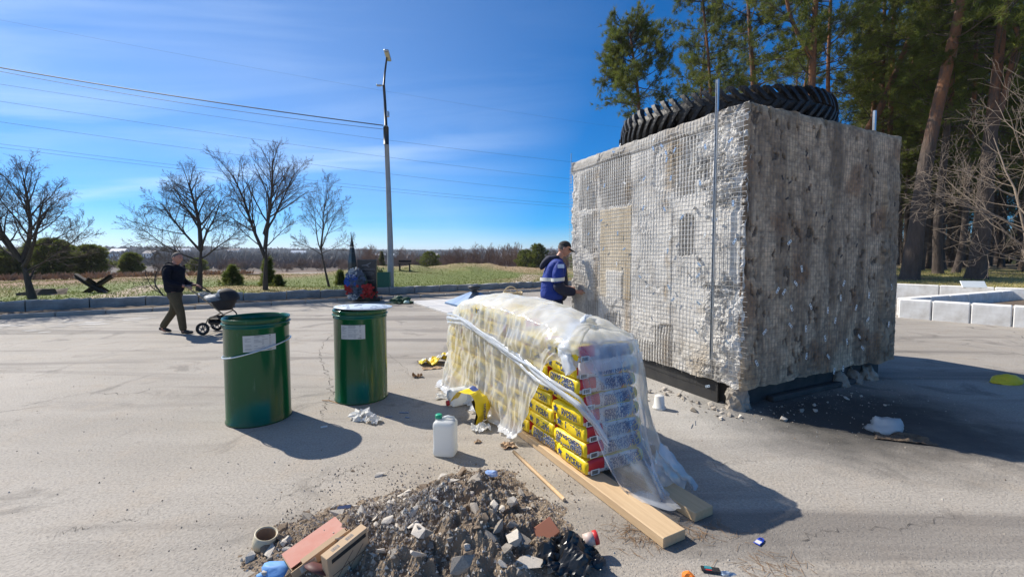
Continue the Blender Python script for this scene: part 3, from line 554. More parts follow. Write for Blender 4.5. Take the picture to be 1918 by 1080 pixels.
# deeper forest: copies of three trees
g = rng(50); protos = []
for s in range(3):
    h = 15 + s * 1.5; t = pine(60 + s, [(0, 0, -.2), (g.uniform(-.3, .3), 0, h * .3), (g.uniform(-.5, .5), .2, h * .65), (g.uniform(-.6, .6), 0, h)], .2, ['straight', 'slightly crooked', 'tall thin'][s], crown=(.34, 1), limbs=46, reach=(1.5, 3.2), per=12, sub=6, tufts=5, dead=24, h_or=6)
    protos.append(t)
spots = []
for (ulo, uhi, ylo, yhi, cnt) in ((1600, 1990, 25, 34, 20), (1600, 1990, 34, 62, 44), (1300, 1640, 30, 42, 7), (1700, 1990, 23, 28, 5)):
    for k in range(cnt): spots.append((g.uniform(ulo, uhi), g.uniform(ylo, yhi)))
for k, (u, y) in enumerate(spots):
    x = (u - 959) / FPX * y; o = protos[k] if k < 3 else copy_tree(protos[k % 3])
    o.location = (x, y, float(land(np.array([x]), np.array([y]))[0])); o.rotation_euler = (0, 0, g.uniform(0, 6.3)); o.scale = (g.uniform(.8, 1.15),) * 3
    o['label'] = 'thin pine standing deep in the forest behind the front row of pines'; o['group'] = 'pines deeper in the forest'; o['category'] = 'tree'
# ---- small evergreens beyond the grass
def conifer(seed, h, rad, label, loc, shape='round', group=None, name='evergreen_tree', dens=1.0, stem=.12, dark=1.0):
    g = rng(seed); t = thing(name, label, 'tree', loc, 0, group); mb = MB(); mb.tube([(0, 0, -.1), (0, 0, h * .5), (0, 0, h * .97)], [.05 * h ** .5, .035 * h ** .5, .012], 6, caps=False); link('trunk', mb.mesh('trunk', M_BARK, True), t)
    n = int(900 * dens); z = g.uniform(stem, 1, n); az = g.uniform(0, 6.283, n); clump = .72 + .34 * np.sin(az * 3 + z * 9 + seed) * np.cos(z * 23 + az * 2 + seed)
    prof = (np.sqrt(np.clip(1 - ((z - .5) / .52) ** 2, 0, 1)) if shape == 'round' else (1.03 - z) * (.8 + .2 * np.sin(z * 40)))
    r = rad * prof * clump * np.sqrt(g.uniform(.15, 1, n)); C = np.stack([r * np.cos(az), r * np.sin(az), z * h], 1); D = np.stack([np.cos(az), np.sin(az), .35 + 0 * az], 1)
    me = needle_mesh('crown', C, D, g, 12, (.10 * h ** .5, .2 * h ** .5), .02 * h ** .5, .9, M_NEEDLE); link('crown', me, t); return t
GE = 'small evergreens beyond the grass'
for k, (u, v, y, h, rad, lb) in enumerate(((20, 524, 37, 2.3, 1.5, 'dark evergreen at the far left behind the forked leafless tree'), (68, 524, 40, 3.1, 1.6, 'bushy evergreen left of the gap above the hedgehog'), (100, 524, 38, 3.2, 1.7, 'dark round evergreen above the steel hedgehog'), (130, 523, 42, 2.9, 1.6, 'broad evergreen second from the right end of the left clump'), (172, 522, 40, 2.7, 1.6, 'evergreen at the right end of the left clump'), (246, 520, 44, 2.2, 1.15, 'lone small pine between the clump and the walking man'), (-15, 524, 39, 2.8, 1.6, 'evergreen cut by the left edge'))):
    p = GD(u, v, y); conifer(70 + k, h * 1.12, rad, lb, (p.x, p.y, float(land(np.array([p.x]), np.array([p.y]))[0])), 'round', GE, stem=.16 if k == 5 else .06, dens=1.2)
for k, (u, v, h, rad, y, lb) in enumerate(((436, 545, .85, .75, 19.5, 'young spruce with upright tip behind the pram'), (503, 545, 1.25, .42, 19.3, 'young dark spruce hugging the base of the tallest leafless tree'), (638, 541, .62, .32, 20.5, 'tiny spruce sapling left of the wreath'), (522, 540, .45, .4, 18.8, 'low spruce sapling right of the tallest leafless tree'))):
    p = GD(u, v, y); conifer(80 + k, h, rad * 1.15, lb, (p.x, p.y, float(land(np.array([p.x]), np.array([p.y]))[0])), 'cone', 'young spruces', 'spruce_sapling', dens=.34, stem=.02)
for k, (u, y, h, rad, lb) in enumerate(((805, 75, 3.6, 2.2, 'low round evergreen on the skyline right of the lamp post'), (985, 70, 3.6, 2.0, 'left one of two round evergreens behind the worker'), (1008, 68, 4.4, 2.0, 'taller of two round evergreens behind the worker'), (1085, 66, 3.6, 2.0, 'evergreen peeping out between worker and cube'), (370, 62, 2.6, 1.5, 'small evergreen behind the trunk of the broad leafless tree'), (715, 90, 4.5, 1.6, 'pointed evergreen left of the lamp post far off'))):
    x = (u - 959) / FPX * y; conifer(90 + k, h, rad, lb, (x, y, float(land(np.array([x]), np.array([y]))[0])), 'round' if k != 5 else 'cone', 'far evergreens', dens=.8)
# ---- bare shrubs in the valley
shr = []
for s in range(4):
    g = rng(200 + s); S = []
    for k in range(9):
        az = g.uniform(0, 6.3); grow(g, [g.uniform(-.6, .6), g.uniform(-.6, .6), 0], [math.cos(az) * .45, math.sin(az) * .45, 1], g.uniform(2.2, 4.2), .05, 0, S, kids=(8, 5, 3), angle=(18, 45), wander=.12, up=.06, rmin=.014)
    shr.append([S, None])
g = rng(210); first = {}
sp = [(690, 85), (678, 92), (838, 95), (860, 90), (880, 98), (905, 80), (925, 86), (946, 92), (962, 84), (975, 100), (1040, 88), (1060, 95), (770, 110), (745, 120), (600, 110), (570, 118), (535, 105), (1095, 90), (450, 120), (230, 110), (200, 100), (420, 95), (300, 105), (640, 120), (820, 120), (890, 120), (650, 105), (505, 112), (345, 100), (160, 108)]
for k, (u, y) in enumerate(sp):
    x = (u - 959) / FPX * y; z = float(land(np.array([x]), np.array([y]))[0]); i = k % 4; lb = 'leafless brown shrub in the valley beyond the grass'
    if i not in first: o = tree_from(shr[i][0], 'bare_shrub', lb, 'shrub', (x, y, z), M_BTWIG, M_BTWIG, 'bare shrubs in the valley', 0); first[i] = o
    else: o = copy_tree(first[i], loc=(x, y, z), rz=g.uniform(0, 6.3))
    o.scale = (1.1, 1.1, g.uniform(.7, 1.1) * (1.15 if u > 650 else .6))
# ---- far woods: bands of bare trees reading as one mass
def woods(name, n, seed, r0, r1, a0, a1, h, w, m, per=9, clump=.02):
    g = rng(seed); r = np.exp(g.uniform(math.log(r0), math.log(r1), n)); a = np.radians(g.uniform(a0, a1, n)); keep = fbm(np.stack([np.sin(a) * r, np.cos(a) * r, 0 * r], 1), clump, 3, (seed, 0, 0)) > -.12; r, a = r[keep], a[keep]; n = len(r)
    x, y = np.sin(a) * r, np.cos(a) * r; z = land(x, y); hh = h * g.uniform(.5, 1.1, n); k = n * per; C = np.repeat(np.stack([x, y, z], 1), per, 0); H = np.repeat(hh, per)[:, None]
    d = np.stack([g.normal(0, .30, k), g.normal(0, .30, k), g.uniform(.6, 1, k)], 1); lat = np.stack([g.normal(0, 1, k), g.normal(0, 1, k), 0 * g.normal(0, 1, k)], 1) * H * .12; s = np.cross(d, g.normal(0, 1, (k, 3))); s /= np.linalg.norm(s, axis=1, keepdims=True); ww = np.repeat(w * g.uniform(.6, 1.4, n), per)[:, None]
    o = C + lat; m_ = o + d * H * .45; V = np.stack([o, m_ + s * ww, o + d * H, m_ - s * ww], 1).reshape(-1, 3); link(name, npmesh(name, V, np.arange(4 * k).reshape(k, 4), m, False), kind='stuff')
M_W1 = mat('far_scrub', (.24, .175, .15), 1, nscale=.02, ncol=(.16, .13, .115), namt=.8); M_W2 = mat('far_wood', (.15, .12, .11), 1, nscale=.006, ncol=(.09, .09, .075), namt=.8); M_W3 = mat('ridge_wood', (.06, .07, .06), 1, nscale=.002, ncol=(.10, .095, .085), namt=.6); M_REED = mat('dry_reed', (.42, .29, .17), 1, nscale=.08, ncol=(.27, .16, .10), namt=.9)
woods('reed_bed', 5200, 5, 40, 130, -55, 12, .55, .07, M_REED, 7, .05)
woods('valley_scrub', 2600, 6, 140, 340, -56, 14, 3.6, .30, M_W1, 9)
woods('far_woods', 2600, 7, 330, 1000, -56, 16, 9.5, 1.0, M_W2, 9, .006)
woods('hill_woods', 5200, 8, 1000, 2900, -58, 20, 17, 6.0, M_W3, 5, .0016)
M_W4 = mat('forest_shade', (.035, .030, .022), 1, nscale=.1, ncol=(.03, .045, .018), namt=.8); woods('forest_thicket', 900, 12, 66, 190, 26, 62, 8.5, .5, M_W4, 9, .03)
# ---- scattered houses far off in the valley
M_HW = mat('house_white', (.72, .72, .70), .8); M_HR = mat('house_roof', (.30, .27, .26), .8); M_HR2 = mat('house_roof_pale', (.66, .68, .70), .6); M_GL = mat('window_dark', (.03, .035, .04), .2)
for k, (u, y, w, h, rt, lb) in enumerate(((208, 420, 13, 4, 0, 'far white house above the left evergreen clump'), (225, 520, 16, 5, 1, 'far pale-roofed house right of the left evergreen clump'), (285, 460, 14, 4, 0, 'far white house left of the walking man'), (560, 600, 18, 5, 1, 'far house left of the smallest leafless tree'), (720, 480, 22, 4, 1, 'far long white building between the stele and the lamp post'), (812, 620, 18, 5, 0, 'far small house right of the lamp post'), (970, 560, 20, 5, 1, 'far white house left of the worker'), (948, 600, 14, 5, 0, 'far small house beside the white one left of the worker'), (345, 640, 16, 5, 1, 'far house between the walking man and the broad tree'), (440, 700, 18, 5, 0, 'far house above the pram'))):
    x = (u - 959) / FPX * y; z = float(land(np.array([x]), np.array([y]))[0]); t = thing('house', lb, 'house', (x, y, z + 1.5), R(k * 37 % 60 - 30), 'houses far off in the valley')
    b = MB(); b.box((0, 0, h / 2 - 1.5), (w, 8, h + 3)); b.build('wall', M_HW, t); b = MB(); b.prism([(-4.5, 0), (4.5, 0), (0, 3.2)], -w / 2 - .5, w / 2 + .5, M=Matrix.Translation((0, 0, h)) @ Matrix(((0, 0, 1, 0), (1, 0, 0, 0), (0, 1, 0, 0), (0, 0, 0, 1)))); b.build('roof', M_HR2 if rt else M_HR, t)
    for q in (-1, 0, 1):
        b = MB(); b.box((q * w * .3, -4.02, h * .5), (1.6, .1, 1.6)); b.build('window', M_GL, t)
# ---- grass
def blades(name, n, seed, xy, h, m, w=.012):
    g = rng(seed); P = xy(g, n); n = len(P); z = land(P[:, 0], P[:, 1]); C = np.stack([P[:, 0], P[:, 1], z - .01], 1); az = g.uniform(0, 6.28, n); s = np.stack([np.cos(az), np.sin(az), 0 * az], 1) * w; hh = h * g.uniform(.4, 1.2, n)[:, None]; tip = C + np.concatenate([g.normal(0, .5, (n, 2)), np.ones((n, 1))], 1) * hh
    V = np.stack([C - s, C + s, tip], 1).reshape(-1, 3); me = npmesh(name, V, np.arange(3 * n).reshape(n, 3), m, False); q = fbm(C, .35, 4) + .5 * fbm(C, .08, 4, (9, 4, 0)) + g.normal(0, .25, n)
    t = np.repeat(sstep(-.2, .8, q), 3); set_color(me, 'col', mx(L((.15, .19, .036)), L((.31, .225, .105)), t)); link(name, me, kind='stuff')
M_GRASS = mat('grass_blade', attr='col', rough=.8, trans=.3, spec=.2)
def left_xy(g, n):
    a = g.uniform(-9, 34, n); d = 1.35 + 24 * g.uniform(0, 1, n) ** 1.5; return np.stack([K0[0] + E_[0] * a + N_[0] * d, K0[1] + E_[1] * a + N_[1] * d], 1)
blades('grass', 90000, 9, left_xy, .062, M_GRASS, .018)
def right_xy(g, n):
    a = g.uniform(-3, 14, n); d = .35 + 16 * g.uniform(0, 1, n) ** 1.4; return np.stack([BW0.x + BWd.x * a + BWn.x * d, BW0.y + BWd.y * a + BWn.y * d], 1)
M_DGRASS = mat('dry_grass_blade', (.42, .35, .15), .8, nscale=.8, ncol=(.22, .24, .06), namt=.8, trans=.3)
blades('dry_grass', 30000, 10, right_xy, .10, M_DGRASS, .014)

# ---- thin spring haze over the valley
hb = MB().box((0, 1500, 29), (11400, 9600, 84)); hm = bpy.data.materials.new('haze'); hm.use_nodes = True; hn = hm.node_tree.nodes; hn.remove(hn['Principled BSDF']); pv = hn.new('ShaderNodeVolumePrincipled'); pv.inputs['Color'].default_value = (.86, .91, 1, 1); pv.inputs['Density'].default_value = .00022; pv.inputs['Anisotropy'].default_value = .2
hm.node_tree.links.new(pv.outputs[0], hn['Material Output'].inputs['Volume']); hb.build('haze', hm, kind='stuff')

# ---- cracks in the asphalt
M_CRACK = mat('crack_dark', (.045, .04, .035), .95)
for k, (pts, w) in enumerate((([(640, 615), (612, 635), (598, 660), (606, 690), (618, 712), (621, 738), (608, 760), (604, 790)], .012), ([(500, 945), (545, 922), (600, 905), (650, 880), (690, 862)], .006), ([(90, 1000), (180, 985), (260, 965), (330, 930)], .006), ([(250, 655), (330, 650), (415, 640)], .010), ([(1500, 1010), (1590, 985), (1700, 990), (1800, 960)], .005), ([(700, 640), (760, 690), (790, 735)], .006), ([(40, 760), (160, 735), (240, 738), (340, 715)], .009), ([(1330, 640 + 230), (1400, 862), (1480, 880)], .005))):
    P = [G(u, v, .004) for u, v in pts]; vs, fs = [], []; n_ = (len(P) - 1) * 14; g = rng(700 + k)
    for i in range(n_ + 1):
        q = i / n_ * (len(P) - 1); a = min(int(q), len(P) - 2); c = P[a].lerp(P[a + 1], q - a); d = (P[a + 1] - P[a]).normalized(); s_ = Vector((-d.y, d.x, 0)); j = .035 * mnoise.noise(Vector((i * .7, k, 0))) + .018 * g.normal(); ww = w * (.25 + abs(mnoise.noise(Vector((i * .45, k, 5)))) * 1.6) * min(1, (n_ - i) / 12 + .1)
        vs += [c + s_ * (j - ww / 2), c + s_ * (j + ww / 2)]
    fs = [(2 * i + 1, 2 * i, 2 * i + 2, 2 * i + 3) for i in range(n_)]; MB().add(vs, fs).build('asphalt_crack', M_CRACK, kind='structure')
# ================================================================== STREET-SIDE THINGS
M_GALV = mat('galvanised_steel', (.52, .55, .58), .38, .85, nscale=14, ncol=(.38, .40, .42), namt=.5)
M_DARKM = mat('dark_metal', (.06, .062, .065), .5, .6)
M_POLE = mat('pole_grey_paint', (.36, .37, .37), .6, .2, nscale=4, ncol=(.25, .255, .25), namt=.6)
M_RUST = mat('dark_rusty_steel', (.028, .024, .022), .7, .3, nscale=8, ncol=(.07, .045, .03), namt=.6)
# ---- lamp post
lp = GD(732, 536, 17.6); lz = float(land(np.array([lp.x]), np.array([lp.y]))[0]); LPO = Vector((lp.x, lp.y, lz))
def lpl(u, v): return GD(u, v, LPO.y) - LPO
t = thing('lamp_post', 'tall tapering street lamp post with one lamp head beyond the low wall', 'lamp post', LPO)
top = lpl(724, 112); mid = lpl(723, 236)
b = MB(); b.tube([(0, 0, -.1), (0, 0, .02), lpl(731, 460), lpl(727, 340), mid], [.135, .13, .118, .098, .085], 14); b.build('pole', M_POLE, t, True)
b = MB(); b.tube([mid - Vector((0, 0, .1)), lpl(721, 190), lpl(719, 160)], [.065, .055, .05], 10); b.tube([lpl(719, 160), lpl(721, 135), lpl(724.5, 108)], [.045, .04, .034], 8); b.build('upper_tube', M_DARKM, t, True)
b = MB(); b.tube([mid + Vector((0, 0, -.75)), mid + Vector((0, 0, -.05))], .11, 12); b.build('clamp_band', M_DARKM, t, True)
b = MB(); b.box(lpl(725, 214) + Vector((.03, 0, 0)), (.11, .12, .22), bev=.02); b.build('junction_box', M_GALV, t)
b = MB(); b.tube([lpl(719, 160), lpl(713, 160), lpl(706, 161)], .022, 6); b.box(lpl(710, 160), (.2, .1, .07), bev=.02); b.build('side_bracket', M_GALV, t)
b = MB(); hd = lpl(726, 104); b.box(hd, (.20, .52, .10), Matrix.Rotation(R(-28), 3, 'X') @ Matrix.Rotation(R(8), 3, 'Y'), bev=.03); b.box(hd + Vector((0, .06, .07)), (.12, .24, .06), Matrix.Rotation(R(-28), 3, 'X'), bev=.02); ho = b.build('lamp_head', M_GALV, t)
b = MB(); b.box(hd + Vector((0, -.05, -.055)), (.15, .36, .02), Matrix.Rotation(R(-28), 3, 'X') @ Matrix.Rotation(R(8), 3, 'Y'), bev=.008); b.build('lens', mat('lamp_lens', (.62, .55, .38), .25), ho)
# ---- overhead wires
M_WIRE = mat('black_cable', (.03, .032, .036), .6)
def wire(a, bb_, sag, r, label):
    n_ = 26; o = (a + bb_) / 2; pts = [a.lerp(bb_, i / n_) - Vector((0, 0, sag * 4 * (i / n_) * (1 - i / n_))) - o for i in range(n_ + 1)]
    b = MB(); b.tube(pts, r, 4, caps=False); tag(b.build('overhead_wire', M_WIRE, loc=o), label, 'wire', 'overhead wires')
a_ = GD(-140, 102, 16.5); wire(a_, LPO + lpl(718, 235), .12, .020, 'thick black cable running from the left edge to the lamp post')
wire(a_ + Vector((0, .1, -.06)), LPO + lpl(718, 242), .22, .009, 'thin cable hung just under the thick one to the lamp post')
for (v0, v1, lb) in ((10, 230, 'faint highest wire crossing the top left of the sky'), (136, 302, 'uppermost of the wires passing behind the lamp post'), (168, 334, 'second wire from the top passing behind the lamp post'), (208, 360, 'third wire from the top passing behind the lamp post'), (252, 378, 'upper one of the two lowest close wires'), (259, 383, 'lowest overhead wire of all')):
    wire(GD(-140, v0, 34), GD(1200, v1 + 14, 64), .6, .011 if v0 > 20 else .006, lb)
# ---- steel hedgehog
hp = GD(176, 557, 15.9); hz = float(land(np.array([hp.x]), np.array([hp.y]))[0]); t = thing('steel_hedgehog', 'black steel anti-tank hedgehog of three crossed beams behind the low wall', 'hedgehog', (hp.x, hp.y, hz))
def ibeam(p0, p1, w=.13):
    p0, p1 = Vector(p0), Vector(p1); d = (p1 - p0); q = d.to_track_quat('Z', 'Y').to_matrix(); b = MB(); c = (p0 + p1) / 2
    b.box(c, (w * .12, w * .8, d.length), q); b.box(c + q @ Vector((0, w * .46, 0)), (w, w * .12, d.length), q); b.box(c - q @ Vector((0, w * .46, 0)), (w, w * .12, d.length), q); b.build('beam', M_RUST, t)
ibeam((-.72, .05, .66), (.55, -.1, -.05)); ibeam((.74, -.05, .62), (-.5, .15, -.05)); ibeam((.02, .55, -.05), (0, -.25, .52))
# ---- stele, wreath, flowers, obelisk, bin
M_GRAN = mat('black_granite', (.022, .022, .025), .22, nscale=30, ncol=(.04, .04, .045), namt=.6); M_ENG = mat('engraved_grey', (.16, .16, .17), .7)
sp_ = GD(689, 562, 15.2); t = thing('stele', 'black polished granite stele with an engraved plane behind the wreath', 'memorial stone', (sp_.x, sp_.y, .05), R(4))
b = MB(); b.box((0, 0, .72), (.66, .12, 1.40), bev=.012); b.build('slab', M_GRAN, t)
b = MB(); b.box((0, 0, .03), (.95, .4, .14), bev=.015); b.build('base', M_GRAN, t)
b = MB(); b.prism([(-.18, 1.22), (-.02, 1.245), (.13, 1.32), (.15, 1.30), (.03, 1.225), (.10, 1.16), (.07, 1.155), (-.03, 1.205), (-.17, 1.195)], -.064, -.0625, M=Matrix(((1, 0, 0, 0), (0, 0, 1, 0), (0, 1, 0, 0), (0, 0, 0, 1)))); b.build('engraved_plane', M_ENG, t)
for k, (zc, w) in enumerate(((1.10, .46), (1.06, .5), (.98, .40), (.94, .48), (.90, .46), (.86, .3), (.70, .44), (.66, .36))):
    b = MB(); g = rng(k); x = -w / 2
    while x < w / 2: q = g.uniform(.02, .07); b.box((x + q / 2, -.063, zc), (q, .003, .014)); x += q + .012
    b.build('engraved_line', M_ENG, t, kind='stuff')
M_FOL = mat('wreath_green', (.03, .055, .03), .7, nscale=8, ncol=(.06, .09, .05)); M_RED = mat('red_petal', (.42, .018, .015), .6); M_BLUEF = mat('blue_petal', (.02, .10, .42), .6); M_WHITEF = mat('white_petal', (.6, .6, .58), .6); M_GREYF = mat('grey_blue_petal', (.10, .13, .18), .7)
def flower(b, c, r, g, mi=0):
    n_ = 6; d = Vector((g.normal(0, .35), -1, g.normal(.1, .35))).normalized(); x = d.orthogonal().normalized(); y = d.cross(x)
    for k in range(n_):
        a = 6.283 * k / n_ + g.uniform(0, .5); p = x * math.cos(a) + y * math.sin(a); s = x * -math.sin(a) + y * math.cos(a); b.add([c, c + p * r * .6 + s * r * .42 + d * r * .3, c + p * r + d * r * .15, c + p * r * .6 - s * r * .42 + d * r * .3], [(0, 1, 2, 3)], mi)
def wreath(loc, label, rx, rz_, bands, n_, seed, tilt=R(-14)):
    t = thing('wreath', label, 'wreath', loc); g = rng(seed); b = MB(); pts = [(rx * .62 * math.cos(a), 0, rz_ * (1 + .66 * math.sin(a))) for a in np.linspace(0, 6.283, 24, endpoint=False)]
    b.tube(pts, rx * .42, 8, closed=True); bo = b.build('foliage_ring', M_FOL, t, True, rot=(tilt, 0, 0))
    for m_, nm, f in bands:
        b = MB()
        for k in range(n_):
            x, z = g.uniform(-1, 1), g.uniform(-1, 1)
            if x * x + z * z > 1 or not f(x, z): continue
            flower(b, Vector((x * rx, -.16 - .12 * (1 - x * x - z * z), rz_ * (1 + z))), g.uniform(.045, .075), g)
        if b.v: b.build(nm, m_, t, rot=(tilt, 0, 0), kind='stuff')
    b = MB(); b.tube([(-.15, .35, .0), (-.05, .12, .9)], .015, 6); b.tube([(.15, .35, 0), (.05, .12, .9)], .015, 6); b.build('stand', M_DARKM, t, kind='stuff'); return t
w0 = GD(666, 563, 14.75)
wreath((w0.x, w0.y, .06), 'large oval wreath of blue, grey and red flowers leaning before the black stele', .36, .56, [(M_GREYF, 'grey_flower', lambda x, z: x > -.35 or z > .5), (M_BLUEF, 'blue_flower', lambda x, z: x < .2 and -.2 < z < .5), (M_RED, 'red_flower', lambda x, z: x < -.15 and -.65 < z <= -.12), (M_WHITEF, 'white_flower', lambda x, z: z > .35 and x < .1 or z < -.75)], 240, 5)
f0 = GD(692, 565, 14.7); t = thing('flower_bouquet', 'red flowers with dark leaves laid against the foot of the stele', 'flowers', (f0.x, f0.y, .05)); g = rng(6); b = MB()
for k in range(90): flower(b, Vector((g.normal(0, .13), -.05 + g.normal(0, .06), g.uniform(.12, .56))), .05, g)
b.build('red_flower', M_RED, t, kind='stuff'); b = MB()
for k in range(60):
    c = Vector((g.normal(0, .14), g.normal(0, .06), g.uniform(0, .45))); d = Vector((g.normal(0, .12), g.normal(-.05, .05), g.uniform(.05, .16))); s = Vector((.012, 0, 0)); b.add([c - s, c + s, c + d], [(0, 1, 2)])
b.build('leaf', M_FOL, t, kind='stuff')
ob = GD(661, 556, 21.0); oz = float(land(np.array([ob.x]), np.array([ob.y]))[0]); t = thing('obelisk', 'slim dark pointed obelisk with a pale ring behind the wreath', 'obelisk', (ob.x, ob.y, oz), R(10))
b = MB(); b.lathe([(.22, 0), (.20, 1.0), (.11, 1.72), (.10, 1.74)], 4); b.build('shaft', M_GRAN, t); b = MB(); b.lathe([(.103, 1.735), (.10, 1.80), (.098, 1.81)], 4); b.build('ring', M_WHITEF, t); b = MB(); b.lathe([(.10, 1.80), (.05, 2.1), (.002, 2.42)], 4); b.build('tip', M_GRAN, t)
M_GREENP = mat('green_bin_paint', (.012, .12, .075), .5, nscale=5, ncol=(.02, .09, .06)); bi = GD(716, 538, 17.0); bz = float(land(np.array([bi.x]), np.array([bi.y]))[0]); t = thing('litter_bin', 'dark green box-shaped bin beside the foot of the lamp post', 'bin', (bi.x, bi.y, bz), R(12))
for sx, sy, w, d in ((0, -.28, .62, .02), (0, .28, .62, .02), (-.3, 0, .02, .54), (.3, 0, .02, .54)): b = MB(); b.box((sx, sy, .36), (w, d, .70), bev=.004); b.build('side_panel', M_GREENP, t)
b = MB(); b.box((0, 0, .05), (.58, .54, .03)); b.build('floor_panel', M_GREENP, t)
M_SHOOT = mat('green_sprig', (.10, .20, .04), .7); tt = thing('sprig', 'green leafy sprigs poking out of the green bin', 'branches', (bi.x - .1, bi.y, bz + .3)); b = MB(); g = rng(7)
for k in range(70):
    c = Vector((g.normal(0, .13), g.normal(0, .1), g.uniform(.3, .62))); d = Vector((g.normal(0, .07), g.normal(0, .07), g.uniform(.03, .12))); s = Vector((g.normal(0, .03), g.normal(0, .03), 0)); b.add([c - s, c + s, c + d], [(0, 1, 2)])
b.build('leaf', M_SHOOT, tt, kind='stuff'); b = MB(); [b.tube([(0, 0, 0), (g.normal(0, .12), g.normal(0, .08), .55)], .006, 4) for k in range(6)]; b.build('stalk', M_TWIG, tt, kind='stuff')
be = GD(758, 498, 26.5); bz = float(land(np.array([be.x]), np.array([be.y]))[0]); t = thing('bench', 'dark flat bench on top of the grassy mound right of the lamp post', 'bench', (be.x, be.y, bz), R(6)); b = MB(); b.box((0, 0, .42), (.78, .34, .06), bev=.01); b.build('seat', M_RUST, t)
b = MB(); b.box((0, .17, .56), (.78, .04, .14), bev=.01); b.build('backrest', M_RUST, t)
for sx in (-.3, .3): b = MB(); b.box((sx, 0, .15), (.06, .28, .5)); b.build('leg', M_RUST, t)
ti = GD(1432 / 3, 521, 30); tag(MB().box((0, 0, .05), (1.1, .25, .16), bev=.02).build('timber', M_RUST, loc=(ti.x, ti.y, float(land(np.array([ti.x]), np.array([ti.y]))[0]))), 'dark timber lying in the grass right of the young spruce', 'timber')
bh = G(82, 552, .25); tag(MB().ico((0, 0, 0), (.55, .4, .16), 3, .5, 2).build('brush_heap', M_DIRT, loc=bh), 'low brown heap of brush on the grass beside the forked tree at left', 'heap')
# ---- green netting on the kerb
def crumple(seed, d, amp=.35, sub=3, sharp=1.0, fl=.12):
    ve, fa = ICO[sub]; P = np.array(ve); n1 = fbm(P, 1.8, 3, (seed, 1, 2)); n2 = np.abs(fbm(P, 4.0, 3, (seed, 5, 2))); r = 1 + amp * n1 - sharp * .35 * n2; V = P * r[:, None] * np.array(d); V[:, 2] = np.maximum(V[:, 2], -d[2] * fl) + d[2] * fl; return V, fa
def crumpled(name, m, label, cat, loc, seed, d, amp=.35, sub=3, sharp=1.0, rz=0, smooth=False, group=None):
    V, fa = crumple(seed, d, amp, sub, sharp); me = npmesh(name, V, fa, m, smooth); return link(name, me, None, loc, (0, 0, rz), label=label, cat=cat, group=group)
crumpled('netting', mat('green_net', (.025, .10, .045), .6, nscale=25, ncol=(.005, .02, .01), namt=.8), 'crumpled dark green netting lying on the kerb by the right barrel', 'netting', G(752, 568, 0), 4, (.52, .28, .20), .6, 3, 2)
crumpled('plastic_scrap', mat('pale_green_film', (.45, .62, .55), .4), 'pale green scrap of film tucked into the green netting', 'scrap', G(762, 567, .11), 9, (.10, .08, .07), .6, 2)
# ---- eternal flame: tiled slab with steel pyramid, site table over it
M_TILE = mat('pale_tile', (.62, .60, .57), .6, nscale=5, ncol=(.48, .46, .43)); sA = G(838, 585, .06); e1 = (G(802, 574, .06) - sA); e1.z = 0; ln1 = e1.length; e1.normalize(); e2 = Vector((e1.y, -e1.x, 0)); e2 = e2 if e2.x > 0 else -e2
sl = thing('flame_platform', 'pale tiled square platform under the steel pyramid', 'platform', (sA.x, sA.y, 0), math.atan2(e2.y, e2.x)); S_ = 3.4; nt = 6
for i in range(nt):
    for j in range(nt): b = MB(); q = S_ / nt; b.box((i * q + q / 2, j * q + q / 2, .03), (q - .012, q - .012, .062), bev=.006); b.build('tile', M_TILE, sl)
b = MB(); b.box((S_ / 2, S_ / 2, .02), (S_ - .02, S_ - .02, .05)); b.build('bed', M_KERB, sl)
M_STEEL = mat('blue_steel', (.42, .50, .60), .30, .9, nscale=3, ncol=(.30, .38, .48)); pc = sA + e2 * 1.45 + e1 * 1.35; t = thing('pyramid', 'low bluish steel pyramid carrying a black burner on the tiled platform', 'monument', (pc.x, pc.y, .065), math.atan2(e2.y, e2.x))
b = MB(); b.lathe([(1.02, 0), (1.0, .05), (.14, .40)], 4, a0=R(45), a1=R(405)); b.build('facet', M_STEEL, t); b = MB(); b.lathe([(.10, .38), (.10, .46), (.20, .52), (.21, .58), (.05, .60), (0, .60)], 16); b.build('burner', M_DARKM, t, True)
M_BOARD = mat('white_board', (.66, .64, .60), .6, nscale=5, ncol=(.52, .50, .47)); M_WOOD = mat('pine_wood', (.58, .40, .22), .7, nscale=3, ncol=(.42, .27, .14), namt=.6, stretch=(14, 14, 1.2), bump=.25, bscale=12); M_WOODX = mat('pine_wood_lengthwise', (.60, .43, .25), .7, nscale=2.5, ncol=(.44, .29, .16), namt=.55, stretch=(14, 1.0, 14), bump=.3, bscale=10)
ta = G(898, 557, .62); tb = G(945, 567, .62); tcn_ = G(1010, 560, .62); 
t = thing('site_table', 'makeshift table of a pale board on wooden posts beside the worker', 'table', (0, 0, 0)); c0 = G(952, 561, .62); t.location = (c0.x, c0.y, 0); t.rotation_euler.z = R(8)
b = MB(); b.box((0, 0, .62), (1.55, .95, .025), bev=.004); b.build('tabletop', M_BOARD, t)
for sx in (-.62, .70):
    for sy in (-.40, .40): b = MB(); b.box((sx, sy, .304), (.05, .05, .606)); b.build('leg', M_WOOD, t)
M_ROPE = mat('straw_rope', (.62, .50, .30), .85, nscale=30, ncol=(.45, .34, .18)); b = MB(); g = rng(12)
for k in range(6): r_ = g.uniform(.17, .27); ox, oy = g.uniform(-.05, .05), g.uniform(-.04, .04); b.tube([(ox + r_ * math.cos(a), oy + r_ * .75 * math.sin(a), .03 + .02 * k + .015 * math.sin(3 * a)) for a in np.linspace(0, 6.283, 20, endpoint=False)], .017, 6, closed=True)
